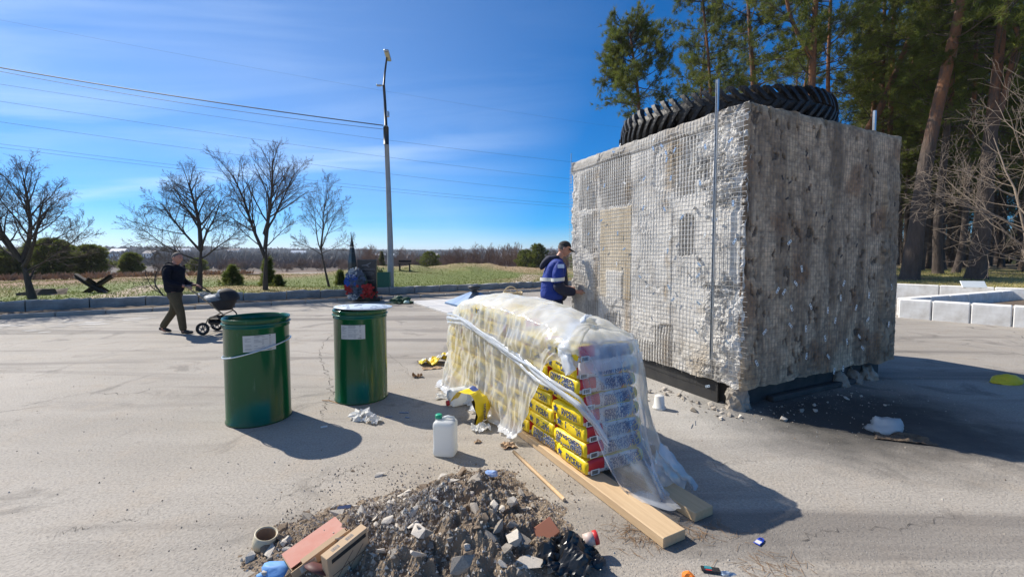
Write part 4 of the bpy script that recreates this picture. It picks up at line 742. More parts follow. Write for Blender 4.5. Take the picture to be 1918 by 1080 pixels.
b.tube([(.16 * math.cos(a) - .05, .05, .10 + .17 * math.sin(a)) for a in np.linspace(-.3, 3.4, 12)], .015, 6); rp = GD(961, 553, c0.y + .1); tag(b.build('rope_coil', M_ROPE, smooth=True, loc=(rp.x, rp.y, .635)), 'coil of straw-coloured rope lying on the makeshift table', 'rope')
# ================================================================== THE CONCRETE CUBE
CN = G(1385, 772); CX, CY, CH, CA = 2.99, 3.19, 3.16, R(25.3)
cube = thing('concrete_block', 'huge weathered concrete cube wrapped in wire mesh with a tyre on top', 'monument base', CN, CA)
CM = Matrix.Translation(CN) @ Matrix.Rotation(CA, 4, 'Z'); CI = CM.inverted()
def on_left(u, v):                                     # left face = local x 0 ; returns (y, z)
    o = CI @ Vector((0, 0, CAM_H)); d = CI.to_3x3() @ ray(u, v); t = -o.x / d.x; q = o + d * t; return q.y, q.z
def on_right(u, v):
    o = CI @ Vector((0, 0, CAM_H)); d = CI.to_3x3() @ ray(u, v); t = -o.y / d.y; q = o + d * t; return q.x, q.z
ZB = .24                                               # the faces start above the footing
def face(nm, W, ns, nz, left):
    s = np.linspace(0, W, ns); z = np.linspace(ZB, CH, nz); S, Zz = np.meshgrid(s, z, indexing='ij'); S, Zz = S.ravel(), Zz.ravel(); P = np.stack([S, Zz, S * 0 + (3 if left else 8)], 1)
    n1, n2, n3 = fbm(P, 1.1, 4), fbm(P, 3.5, 4, (4, 0, 0)), fbm(P, 11, 4, (1, 1, 0)); fine = fbm(P, 30, 3)
    d = (.006 * n2 + .003 * n3 + .0016 * fine + .0025 * np.where((S / .047) % 1 < .5, 1, -1) * sstep(-.3, .3, fbm(P, 1.6, 3, (40, 0, 0)))) if left else (.008 * n2 + .006 * n3 + .004 * fine)
    streak = fbm(P * [1, .16, 1], 7, 4); col0 = np.stack([.40 + 0 * S, .385 + 0 * S, .355 + 0 * S], 1)
    if left:
        col0 = mx(L((.75, .72, .67)), L((.50, .475, .44)), sstep(-.35, .55, n2 + .4 * n3))
        spall = sstep(.15, .35, n1 + .55 * n2); d -= .012 * spall * (1 + n3); col0 = mx(col0, L((.78, .755, .71)), spall * .7)
        def rect(u0, v0, u1, v1): a = on_left(u0, (v0 + v1) / 2)[0]; b_ = on_left(u1, (v0 + v1) / 2)[0]; c_ = on_left((u0 + u1) / 2, v0)[1]; e_ = on_left((u0 + u1) / 2, v1)[1]; return min(a, b_), max(a, b_), e_, c_
        groove = np.zeros(len(S))
        for q in ((1123, 292, 1183, 389), (1083, 315, 1121, 396), (1087, 398, 1121, 473), (1260, 250, 1309, 373), (1293, 292, 1335, 337), (1308, 342, 1335, 366), (1270, 402, 1303, 477), (1183, 640, 1257, 712), (1222, 606, 1262, 700), (1130, 585, 1160, 640), (1092, 560, 1122, 600)):
            y0, y1, z0, z1 = rect(*q); e = .05 * n2 + .03 * n3; groove = np.maximum(groove, sstep(0, .04, np.minimum(np.minimum(S - y0, y1 - S), np.minimum(Zz - z0, z1 - Zz)) + e))
        ph = (S / .047) % 1; rib = np.where(ph < .52, 1.0, 0.0); gap = sstep(-.75, -.1, fbm(P * [4, 1, 1], 2.5, 2, (7, 0, 0)))
        d = d * (1 - .6 * groove) + groove * (rib * .026 * gap - .026); col0 = mx(col0, L((.22, .21, .195)), groove * (1 - rib) * .7); col0 = mx(col0, L((.64, .62, .585)), groove * rib * .5)
        y0, y1, z0, z1 = rect(1123, 388, 1183, 560); pan = sstep(0, .03, np.minimum(np.minimum(S - y0, y1 - S), np.minimum(Zz - z0, z1 - Zz)) + .01 * n3); d = d * (1 - .8 * pan) + pan * .004; col0 = mx(col0, mx(L((.64, .56, .44)), L((.52, .44, .32)), sstep(-.3, .4, streak)), pan)
        y0, y1, z0, z1 = rect(1135, 505, 1168, 575); p2 = sstep(0, .03, np.minimum(np.minimum(S - y0, y1 - S), np.minimum(Zz - z0, z1 - Zz)) + .02 * n3); d += p2 * .012; col0 = mx(col0, L((.70, .67, .62)), p2)
        # lumps of spilled mortar and broken concrete beside the front arris and along the far edge
        yv = on_left(1347, 450)[0]
        ch = np.maximum(sstep(.85, .28, S) * sstep(-.45, .15, n1 + .8 * n2), .6 * sstep(CY - .28, CY - .05, S)); lum = fbm(P, 6, 4, (3, 8, 0), .6); lum2 = fbm(P, 2.4, 3, (5, 8, 0)); d += ch * (.036 * np.round(lum * 3.2) / 3.2 + .026 * lum2 + .005 * fine); col0 = mx(col0, L((.74, .715, .67)), ch * sstep(-.1, .4, lum) * .8); col0 = mx(col0, L((.20, .185, .165)), ch * sstep(-.25, -.6, lum) * .7)
        for yy in (on_left(1183, 400)[0], on_left(1260, 400)[0], on_left(1123, 400)[0]): k = np.exp(-((S - yy - .01 * n2) / .008) ** 2); d -= .014 * k * sstep(-.5, .1, n1 + n2); rustb = np.exp(-((S - yy - .08) / .07) ** 2) * sstep(-.2, .5, n2 + .4 * streak); col0 = mx(col0, L((.36, .26, .15)), rustb * .75)
        col0 = mx(col0, L((.38, .30, .20)), sstep(.35, .8, fbm(P, 2.2, 4, (12, 3, 0))) * .7)
        hz_ = CH - .16 + .02 * n2; d += sstep(-.01, .01, Zz - hz_) * .014; col0 = mx(col0, L((.34, .31, .27)), sstep(-.02, .02, Zz - hz_) * .6)
        low = sstep(.75, .3, Zz) * sstep(-.5, .2, n1); d += low * .012 * lum2
        nor = np.array([-1, 0, 0]); V = np.stack([0 * S, S, Zz], 1)
    else:
        col0 = mx(L((.60, .495, .40)), L((.36, .285, .22)), sstep(-.35, .45, streak + .5 * n1)); col0 = mx(col0, L((.66, .56, .455)), sstep(.1, .55, fbm(P * [1, .22, 1], 4, 4, (6, 2, 0))) * .8)
        col0 = mx(col0, L((.14, .105, .075)), sstep(.2, .6, fbm(P * [1, .2, 1], 2.6, 5, (8, 8, 0))) * .8); col0 = mx(col0, L((.28, .15, .075)), sstep(.3, .7, fbm(P, 2.0, 4, (22, 3, 0))) * .65)
        pit = sstep(.5, .68, fbm(P * [1, .6, 1], 15, 3, (30, 3, 0))) * sstep(-.2, .3, n1 + n2); col0 = mx(col0, L((.06, .043, .033)), pit * .9); d -= .02 * pit
        d += .010 * fbm(P * [1, .15, 1], 6, 3, (2, 9, 0))
        for xx in (.78, 1.52, 2.24): k = np.exp(-((S - xx - .008 * n2) / .009) ** 2); d -= .008 * k
        e_ = sstep(W - .42, W - .36, S + .04 * n2) * sstep(CH - .2, CH - .9, Zz + .1 * n1); d += e_ * (.03 + .02 * n2); col0 = mx(col0, L((.34, .285, .225)), e_ * .8)
        c_ = sstep(.45, .1, S) * sstep(.9, .35, Zz + .15 * n2); d += c_ * (.03 + .03 * n2); col0 = mx(col0, L((.40, .31, .22)), c_ * .8)
        top_ = sstep(CH - .1, CH - .02, Zz + .03 * n2); col0 = mx(col0, L((.30, .27, .22)), top_ * .7)
        col0 = col0 * np.array([[.98, .88, .72]])
        nor = np.array([0, -1, 0]); V = np.stack([S, 0 * S, Zz], 1)
    edge = np.minimum(np.minimum(S, W - S), np.minimum(CH - Zz, 9)); d -= .03 * np.exp(-edge / .02) * (1 + n3); d *= 1
    rag = sstep(.06, 0, Zz - ZB)                                   # ragged lower edge
    V = V + nor[None, :] * d[:, None]; V[:, 2] += rag * .035 * n2 * (1 if True else 0)
    I = np.arange(ns * nz).reshape(ns, nz); F = np.stack([I[:-1, :-1], I[1:, :-1], I[1:, 1:], I[:-1, 1:]], -1).reshape(-1, 4); F = F[:, ::-1] if left else F
    me = npmesh(nm, V, F, M_CUBE, False); set_color(me, 'col', col0 * (1 + (.12 if left else .30) * n3[:, None] + (.12 if left else .34) * fine[:, None])); return link(nm, me, cube)
M_CUBE = mat('cube_concrete', attr='col', rough=.92, nscale=38, ncol=(.19, .175, .155), namt=.38, bump=.45, bscale=90, bdist=.004, detail=8)
face('sunlit_face', CY, 540, 280, True); face('shaded_face', CX, 340, 340, False)
# core behind the two worked faces
M_CORE = mat('core_concrete', (.40, .35, .29), .95, nscale=4, ncol=(.18, .165, .15), namt=.7, bump=.6, bscale=25)
b = MB(); b.box((CX / 2 + .03, CY / 2 + .03, (ZB + CH) / 2 - .012), (CX - .07, CY - .07, CH - ZB - .025)); b.build('core', M_CORE, cube)
M_BLACK = mat('bitumen_band', (.022, .022, .024), .65, nscale=6, ncol=(.05, .048, .045), namt=.6)
b = MB(); b.box((CX / 2 + .06, CY / 2 + .06, .12), (CX - .16, CY - .16, .25)); b.build('footing', mat('footing_dark', (.045, .042, .04), .9, nscale=4, ncol=(.11, .10, .09), namt=.7), cube)
b = MB(); b.box((.052, 1.66, .12), (.02, 2.72, .235)); b.build('black_band', M_BLACK, cube)
b = MB(); b.box((1.45, .075, .03), (1.7, .08, .06), bev=.012); b.build('footing_strip', mat('footing_dark'), cube)
for x0, w, sd in ((.10, .24, 3), (1.98, .13, 4), (2.28, .10, 5), (2.62, .16, 6)):
    b = MB(); V_, F_ = crumple(sd, (w * .62, .12, .2), .35, 3, .8); b.add([(v[0] + x0, v[1] + .10, v[2] * .8) for v in V_], F_); b.build('concrete_lump', M_CORE, cube)
b = MB(); V_, F_ = crumple(14, (.115, .115, .22), .18, 3, .5, 1.0); b.add([(v[0] + .10, v[1] + .10, v[2] * .68 - .02) for v in V_], F_); b.build('corner_stub', M_CORE, cube)
# bits of broken concrete sticking to the near arris
M_CHUNK = mat('pale_chunk', (.55, .535, .505), .95, nscale=8, ncol=(.36, .34, .31), bump=.6, bscale=30); g = rng(33)
for k in range(26):
    y, z = g.uniform(.04, .75), g.uniform(.35, 3.0); s_ = g.uniform(.014, .036); b = MB(); b.ico((0, 0, 0), (s_ * .55, s_, s_ * g.uniform(.7, 1.5)), 300 + k, .45, 1); b.build('concrete_chip', M_CHUNK, cube, loc=(-.02, y, z))
for k in range(12):
    z = .4 + k * .22 + g.uniform(-.05, .05); s_ = g.uniform(.018, .036); b = MB(); b.ico((0, 0, 0), (s_, s_ * .8, s_ * g.uniform(.8, 1.6)), 340 + k, .5, 1); b.build('concrete_chip', M_CHUNK if k % 2 else M_CORE, cube, loc=(.0, .01, z))
# wire mesh on both faces
def wire_mesh(left, W):
    b = MB(); g = rng(44 + left); st = .0505; off = -.036 if left else -.030
    def pt(s, z, o): return (o, s, z) if left else (s, o, z)
    def wob(s, z): v = mnoise.noise(Vector((s * 1.3, z * 1.3, 5.0 + left))); w = mnoise.noise(Vector((s * 1.1 + 9, z * 1.1, left))); return v * .018, w * .018
    for i in range(int(W / st)):
        s = .02 + i * st; zb = ZB + (.02 if left else .06) + g.uniform(-.03, .04); pts = []
        for z in np.linspace(zb, CH - .05 - g.uniform(0, .06), 16): a, o = wob(s, z); pts.append(pt(s + a, z, off + o - .012 * abs(mnoise.noise(Vector((s, z * 3, 2))))))
        b.tube(pts, .0021 if left else .0014, 3, caps=False)
    for i in range(int((CH - ZB) / st) - 1):
        z = ZB + .05 + i * st; e = .035 + (g.uniform(0, .07) if z < 1.3 else 0); pts = []
        for s in np.linspace(-e if left else 0, W - .02, 18): a, o = wob(s, z); pts.append(pt(s, z + a * 1.2 + .006 * mnoise.noise(Vector((s * 5, z * 9, 1))), off - .004 + o))
        b.tube(pts, .0021 if left else .0014, 3, caps=False)
    b.build('wire_mesh', M_MESHW if left else M_MESHD, cube, kind='stuff')
M_MESHW = mat('mesh_zinc', (.62, .60, .56), .45, .5, nscale=6, ncol=(.40, .36, .32)); M_MESHD = mat('mesh_dull', (.24, .20, .17), .6, .4, nscale=3, ncol=(.10, .08, .07))
wire_mesh(1, CY); wire_mesh(0, CX)
# perforated clips that hold the mesh
M_CLIP = mat('clip_white', (.74, .74, .72), .45, .2); M_CLIPB = mat('clip_bluish', (.42, .52, .64), .35, .6); M_HOLE = mat('clip_hole', (.02, .02, .02), .8)
def clip_mesh(m):
    b = MB(); b.box((0, 0, 0), (.0045, .030, .074), bev=.002)
    for dz in (-.02, .02): b.tube([(-.0028, 0, dz), (.0028, 0, dz)], .0075, 8, mi=1)
    return b.mesh('mesh_clip', [m, M_HOLE])
cmw, cmb, cmd = clip_mesh(M_CLIP), clip_mesh(M_CLIPB), clip_mesh(mat('clip_rusty', (.07, .05, .04), .7)); g = rng(55)
pxr = [(1449, 543), (1461, 546), (1475, 576), (1511, 573), (1543, 580), (1573, 530), (1596, 575), (1425, 620), (1473, 608), (1502, 614), (1538, 632), (1557, 599), (1602, 629), (1579, 638), (1544, 666), (1618, 597), (1555, 693), (1572, 688), (1471, 454), (1494, 503), (1567, 557), (1620, 552), (1483, 530), (1608, 650), (1662, 537), (1657, 606), (1503, 665), (1410, 678)]
for k, (u, v) in enumerate(pxr): x, z = on_right(u, v); link('mesh_clip', cmw, cube, (x, -.044, z), (g.uniform(-1, 1), 0, R(90)))
for k in range(16): link('mesh_clip', cmd, cube, (g.uniform(.15, CX - .2), -.042, g.uniform(1.6, CH - .3)), (g.uniform(-1.2, 1.2), 0, R(90)), .75)
pxl = [(1166, 274), (1154, 285), (1229, 279), (1253, 287), (1269, 282), (1230, 262), (1254, 300), (1327, 276), (1374, 264), (1137, 348), (1175, 343), (1106, 353), (1212, 335), (1262, 334), (1317, 343), (1101, 332), (1379, 381), (1250, 392), (1210, 390), (1283, 407), (1326, 440), (1382, 452), (1162, 437), (1131, 413), (1107, 438), (1260, 446), (1256, 470), (1135, 466), (1174, 466), (1204, 518), (1217, 536), (1258, 537), (1315, 495), (1313, 516), (1314, 567), (1212, 581), (1183, 625), (1108, 536), (1310, 620), (1331, 722), (1160, 494), (1266, 560), (1345, 410), (1368, 640), (1245, 234 + 40)]
for k, (u, v) in enumerate(pxl): y, z = on_left(u, v); link('mesh_clip', cmb if k % 5 else cmw, cube, (-.048, y, z), (g.uniform(-1.3, 1.3), 0, 0), .85)
# galvanised guide rails
def rail(y, x, z0, z1, ln):
    b = MB(); w = .024; b.box((0, 0, 0), (.003, w, ln)); b.box((-.012, w / 2 - .0015, 0), (.024, .003, ln)); b.box((-.012, -w / 2 + .0015, 0), (.024, .003, ln))
    b.build('guide_rail', M_GALV, cube, loc=(x, y, (z0 + z1) / 2)); 
yv = on_left(1349, 450)[0]; zt_ = on_left(1349, 155)[1]; rail(yv, -.085, .5, zt_, zt_ - .5); hole = MB(); hole.tube([(0, -.0, 0), (-.004, 0, 0)], .006, 8); hm = hole.mesh('rail_hole', M_HOLE)
for k in range(48): link('rail_hole', hm, cube, (-.0865, yv, .6 + k * (zt_ - .7) / 48))
yl = on_left(1079, 290)[0]; b = MB(); b.tube([(0, 0, -.35), (0, 0, .15)], .006, 6); b.build('anchor_rod', M_GALV, cube, loc=(-.02, CY - .03, CH)); xr = on_right(1650, 240)[0]; b = MB(); b.box((0, 0, 0), (.035, .003, .5)); b.box((.016, .012, 0), (.003, .024, .5)); b.box((-.016, .012, 0), (.003, .024, .5)); b.build('guide_rail', M_GALV, cube, loc=(xr, .06, CH + .02))
# ---- tyre lying on top
M_TYRE = mat('tyre_rubber', (.010, .010, .0105), .55, nscale=9, ncol=(.040, .037, .033), namt=.45, bump=.6, bscale=25, spec=.4, bdist=.02)
tc_ = CM @ Vector((1.33, 1.42, CH)); ty = thing('tyre', 'huge black tractor tyre with chunky treads lying flat on the concrete cube', 'tyre', tc_ + Vector((0, 0, .005)), 0)
RO, WI = 1.34, .36
b = MB(); pr = [(.62, .06), (.80, .015), (1.05, .0), (1.18, .03), (RO - .015, .10), (RO, WI / 2), (RO - .015, WI - .10), (1.18, WI - .03), (1.05, WI), (.80, WI - .015), (.62, WI - .06), (.60, WI / 2), (.62, .06)]; b.lathe(pr, 96); b.build('carcass', M_TYRE, ty, True)
lug = MB(); 
def lugv(up):
    vs = []; n_ = 4
    for i in range(n_ + 1):
        f = i / n_; z = WI * (.5 + (.50 * f + .01 if up else -.50 * f - .01)); a = (.10 * (1 - f) * 1) + (.02 if up else -.05); rr_ = RO + .028 - .038 * f ** 3; ri = RO - .03 - .06 * f ** 3; w = .022 + .009 * f
        for (r_, da) in ((ri, -w), (rr_, -w * .7), (rr_, w * .7), (ri, w)): vs.append((r_ * math.cos(a + da), r_ * math.sin(a + da), z))
    fs = [(i * 4 + q, i * 4 + (q + 1) % 4, (i + 1) * 4 + (q + 1) % 4, (i + 1) * 4 + q) for i in range(n_) for q in range(4)] + [(0, 1, 2, 3), (19, 18, 17, 16)]
    return MB().add(vs, fs)
NL = 64; lm = [lugv(1).mesh('tread_lug', M_TYRE), lugv(0).mesh('tread_lug', M_TYRE)]
for m_ in lm:
    bm = bmesh.new(); bm.from_mesh(m_); bmesh.ops.recalc_face_normals(bm, faces=bm.faces[:]); bm.to_mesh(m_); bm.free()
for k in range(NL):
    for q in (0, 1): link('tread_lug', lm[q], ty, (0, 0, g.uniform(-.006, .006)), (g.uniform(-.006, .006), g.uniform(-.006, .006), 6.283 * (k + .5 * q + g.uniform(-.10, .10)) / NL), (1 + g.uniform(-.008, .006), 1 + g.uniform(-.008, .006), 1))
for zz_ in (.012, WI - .012):
    b = MB(); b.tube([(.95 * math.cos(a), .95 * math.sin(a), zz_) for a in np.linspace(0, 6.283, 64, endpoint=False)], .016, 6, closed=True); b.build('sidewall_bead', M_TYRE, ty, True)
# ================================================================== BARRELS
M_DRUM = mat('green_drum_paint', (.004, .090, .030), .16, nscale=2, ncol=(.005, .065, .024), namt=.5, spec=.42, bump=.06, bscale=3.5, bdist=.03); M_DRUMIN = mat('drum_inside', (.05, .055, .055), .6)
M_LABEL = mat('drum_label_paper', (.58, .57, .53), .65); M_PRINT = mat('grey_print', (.22, .22, .22), .8); M_PLID = mat('white_lid', (.62, .68, .74), .3)
def drum(loc, label, rz, lab_az, lab_w):
    t = thing('steel_drum', label, 'barrel', loc, rz); r, h = .288, 1.02
    b = MB(); prof = [(0, .012), (r - .01, .012), (r - .003, 0), (r + .004, .006), (r + .002, .02), (r - .004, .028), (r - .004, h - .10), (r + .002, h - .095), (r + .003, h - .085), (r - .002, h - .075), (r - .002, h - .045), (r + .002, h - .03), (r + .008, h - .012), (r + .004, h), (r - .006, h - .002), (r - .014, h - .03), (r - .016, h - .07)]; b.lathe(prof, 72); b.build('shell', M_DRUM, t, True)
    b = MB(); b.lathe([(r - .0165, h - .07), (r - .02, .35), (0, .34)], 48); b.build('inner_wall', M_DRUMIN, t, True)
    b = MB(); b.tube([((r + .006) * math.cos(a), (r + .006) * math.sin(a), h - .055) for a in np.linspace(0, 6.283, 72, endpoint=False)], .007, 8, closed=True); b.build('clamp_ring', M_DRUMR, t, True)
    # paper label wrapped on the front with rows of print
    n_ = 14; a0 = lab_az - lab_w / 2; vs, fs = [], []
    for i in range(n_ + 1):
        a = a0 + lab_w * i / n_; vs += [((r - .0015) * math.cos(a), (r - .0015) * math.sin(a), h - .30), ((r - .0015) * math.cos(a), (r - .0015) * math.sin(a), h - .148)]
    fs = [(2 * i, 2 * i + 2, 2 * i + 3, 2 * i + 1) for i in range(n_)]; lb = MB().add(vs, fs).build('paper_label', M_LABEL, t, True)
    b = MB(); g = rng(int(lab_az * 10) + 3)
    def dash(a_s, a_e, z, hh):
        q = 3
        for i in range(q):
            x0, x1 = a_s + (a_e - a_s) * i / q, a_s + (a_e - a_s) * (i + 1) / q; rr_ = r - .0006; b.add([(rr_ * math.cos(x0), rr_ * math.sin(x0), z), (rr_ * math.cos(x1), rr_ * math.sin(x1), z), (rr_ * math.cos(x1), rr_ * math.sin(x1), z + hh), (rr_ * math.cos(x0), rr_ * math.sin(x0), z + hh)], [(0, 1, 2, 3)])
    for k in range(11):
        z = h - .168 - k * .0115
        for (f0, f1) in ((.06, .06 + g.uniform(.08, .22)), (.33, .33 + g.uniform(.08, .32)), (.56, .56 + g.uniform(.05, .2)), (.78, .78 + g.uniform(0, .08))):
            if g.uniform() < .8 and f1 - f0 > .03: dash(a0 + lab_w * f0, a0 + lab_w * f1, z, .0032)
    dash(a0 + lab_w * .34, a0 + lab_w * .62, h - .157, .004); dash(a0 + lab_w * .78, a0 + lab_w * .83, h - .163, .010); dash(a0 + lab_w * .72, a0 + lab_w * .86, h - .292, .007); b.build('print', M_PRINT, lb, kind='stuff')
    return t
def weather(m, dirt=(.16, .15, .10)):
    n, l = m.node_tree.nodes, m.node_tree.links; b = n['Principled BSDF']; src = b.inputs['Base Color'].links[0].from_socket; tc_n = n.new('ShaderNodeTexCoord'); sp_n = n.new('ShaderNodeSeparateXYZ'); l.new(tc_n.outputs['Object'], sp_n.inputs[0])
    t = n.new('ShaderNodeTexNoise'); t.inputs['Scale'].default_value = 9; t.inputs['Detail'].default_value = 8; t.inputs['Roughness'].default_value = .7; l.new(tc_n.outputs['Object'], t.inputs['Vector'])
    a = n.new('ShaderNodeMath'); a.operation = 'MULTIPLY_ADD'; l.new(sp_n.outputs[2], a.inputs[0]); a.inputs[1].default_value = -3.4; l.new(t.outputs[0], a.inputs[2]); r_ = n.new('ShaderNodeMapRange'); r_.inputs[1].default_value, r_.inputs[2].default_value, r_.inputs[3].default_value, r_.inputs[4].default_value = .30, .80, 0, .30; l.new(a.outputs[0], r_.inputs[0])   # splashed dust near the foot
    sc_ = n.new('ShaderNodeTexNoise'); sc_.inputs['Scale'].default_value = 26; sc_.inputs['Detail'].default_value = 3; mp2 = n.new('ShaderNodeMapping'); mp2.inputs['Scale'].default_value = (1, 1, .16); mp2.inputs['Rotation'].default_value = (.5, .3, 0); l.new(tc_n.outputs['Object'], mp2.inputs[0]); l.new(mp2.outputs[0], sc_.inputs['Vector']); r2 = n.new('ShaderNodeMapRange'); r2.inputs[1].default_value, r2.inputs[2].default_value, r2.inputs[3].default_value, r2.inputs[4].default_value = .70, .74, 0, .5; l.new(sc_.outputs[0], r2.inputs[0])
    m1 = n.new('ShaderNodeMixRGB'); l.new(r_.outputs[0], m1.inputs[0]); l.new(src, m1.inputs[1]); m1.inputs[2].default_value = (*dirt, 1); m2 = n.new('ShaderNodeMixRGB'); l.new(r2.outputs[0], m2.inputs[0]); l.new(m1.outputs[0], m2.inputs[1]); m2.inputs[2].default_value = (.06, .16, .09, 1); l.new(m2.outputs[0], b.inputs['Base Color'])
    r3 = n.new('ShaderNodeMapRange'); r3.inputs[3].default_value, r3.inputs[4].default_value = .14, .55; l.new(r_.outputs[0], r3.inputs[0]); b.inputs['Roughness'].default_value = .17
weather(M_DRUM)
M_DRUMR = mat('clamp_ring_green', (.02, .13, .09), .3, .3)
def front_center(u, v, r=.288): p = G(u, v); d = Vector((p.x, p.y, 0)).normalized(); return Vector((p.x, p.y, 0)) + d * r
dl = front_center(487, 799); dr = front_center(678, 758)
azL = math.atan2(-dl.y, -dl.x); azR = math.atan2(-dr.y, -dr.x)
tl = drum(dl, 'left green steel barrel, open on top with a loose wire hoop around it', 0, azL + .07, .98); trr = drum(dr, 'right green steel barrel covered with a pale plastic lid', 0, azR - .30, .92)
b = MB(); pts = []
for a in np.linspace(0, 6.283, 64, endpoint=False):
    tilt = .075 * math.cos(a - azL - 1.45); pts.append((.297 * math.cos(a), .297 * math.sin(a), .715 + tilt))
b.tube(pts, .0065, 6, closed=True); tag(b.build('wire_hoop', mat('hoop_zinc', (.62, .68, .72), .3, .6), smooth=True, loc=dl), 'pale metal hoop slung slantwise around the left green barrel', 'hoop')
b = MB(); b.lathe([(0, 0), (.31, 0), (.318, .008), (.312, .014), (.0, .012)], 64); lid = thing('drum_lid', 'thin bluish white round lid lying on the right barrel and overhanging it', 'lid', dr + Vector((.035, .01, 1.028)), 0); b.build('disc', M_PLID, lid, True); lid.rotation_euler = (R(-1.5), R(1.2), 0)
b = MB(); g = rng(4)
for k in range(26):
    a, r_ = g.uniform(0, 6.28), .28 * math.sqrt(g.uniform(0, 1)); x, y = r_ * math.cos(a), r_ * math.sin(a); a2 = g.uniform(-.6, .6); l_ = g.uniform(.02, .06); b.box((x, y, .0145), (l_, .012, .002), Matrix.Rotation(a2, 3, 'Z'))
b.build('dark_smear', mat('lid_smear', (.06, .08, .12), .3), lid, kind='stuff')
# ================================================================== BAG STACK
PK = G(1099, 913, 0); SA = (G(845, 716) - PK); SA.z = 0; SA.normalize(); AXA = math.atan2(SA.y, SA.x)
SMx = Matrix.Translation(PK) @ Matrix.Rotation(AXA - math.pi / 2, 4, 'Z')            # local y runs along the stack away from the camera, x across to the right
PL_T = .06
def plank(x0, y0, y1, w, th, label, m):
    t = thing('plank', label, 'plank', SMx @ Vector((x0, (y0 + y1) / 2, 0)), AXA - math.pi / 2); b = MB(); b.box((0, 0, th / 2 + .002), (w, y1 - y0, th), bev=.004); b.build('timber', m, t); return t
plank(.075, -.70, 2.9, .175, PL_T, 'long pale wooden plank under the near side of the bag stack, end towards the camera', M_WOODX)
plank(.42, -.62, 2.9, .165, PL_T, 'second pale wooden plank under the far side of the bag stack', M_WOODX)
M_BAGY = None
def bag_mat():
    m = bpy.data.materials.new('printed_bag'); m.use_nodes = True; n, l = m.node_tree.nodes, m.node_tree.links; b = n['Principled BSDF']; b.inputs['Roughness'].default_value = .45
    tcn = n.new('ShaderNodeTexCoord'); sp = n.new('ShaderNodeSeparateXYZ'); l.new(tcn.outputs['Object'], sp.inputs[0])
    def mr(x, a, b_): q = n.new('ShaderNodeMapRange'); q.inputs[1].default_value, q.inputs[2].default_value = a, b_; l.new(x, q.inputs[0]); return q.outputs[0]
    def mul(a, b_): q = n.new('ShaderNodeMath'); q.operation = 'MULTIPLY'; l.new(a, q.inputs[0]); l.new(b_, q.inputs[1]); return q.outputs[0]
    def mix(f, a, c): 
        q = n.new('ShaderNodeMixRGB'); l.new(f, q.inputs[0])
        for i, z in ((1, a), (2, c)):
            if isinstance(z, tuple): q.inputs[i].default_value = (*z, 1)
            else: l.new(z, q.inputs[i])
        return q.outputs[0]
    X, Y, Z = sp.outputs
    vo = n.new('ShaderNodeTexVoronoi'); vo.inputs['Scale'].default_value = 55; l.new(tcn.outputs['Object'], vo.inputs['Vector']); speck = mr(vo.outputs['Distance'], .34, .26)
    grey = mix(speck, (.58, .56, .54), (.09, .09, .10))
    face_ = mul(mr(Y, -.172, -.174), mr(X, -.246, -.244))                     # the long printed side
    body = mix(mr(X, -.105, -.102), (.55, .030, .040), grey)                     # red panel, then speckled plaster picture
    # yellow right end with a slanting edge
    ad = n.new('ShaderNodeMath'); ad.operation = 'MULTIPLY_ADD'; l.new(Z, ad.inputs[0]); ad.inputs[1].default_value = -.9; l.new(X, ad.inputs[2])
    body = mix(mr(ad.outputs[0], .120, .123), body, (.80, .28, .03)); body = mix(mr(ad.outputs[0], .135, .138), body, (.80, .56, .012))
    col = mix(face_, (.83, .60, .010), body)
    low = mul(mr(Z, .040, .038), mul(mr(X, -.102, -.105), face_)); col = mix(low, col, (.60, .58, .56))
    l.new(col, b.inputs['Base Color'])
    t2 = n.new('ShaderNodeTexNoise'); t2.inputs['Scale'].default_value = 14; t2.inputs['Detail'].default_value = 4; l.new(tcn.outputs['Object'], t2.inputs['Vector']); bp = n.new('ShaderNodeBump'); bp.inputs['Strength'].default_value = .5; bp.inputs['Distance'].default_value = .012; l.new(t2.outputs[0], bp.inputs['Height']); l.new(bp.outputs[0], b.inputs['Normal']); return m
M_BAG = bag_mat()
BX, BY, BZ = .53, .385, .118
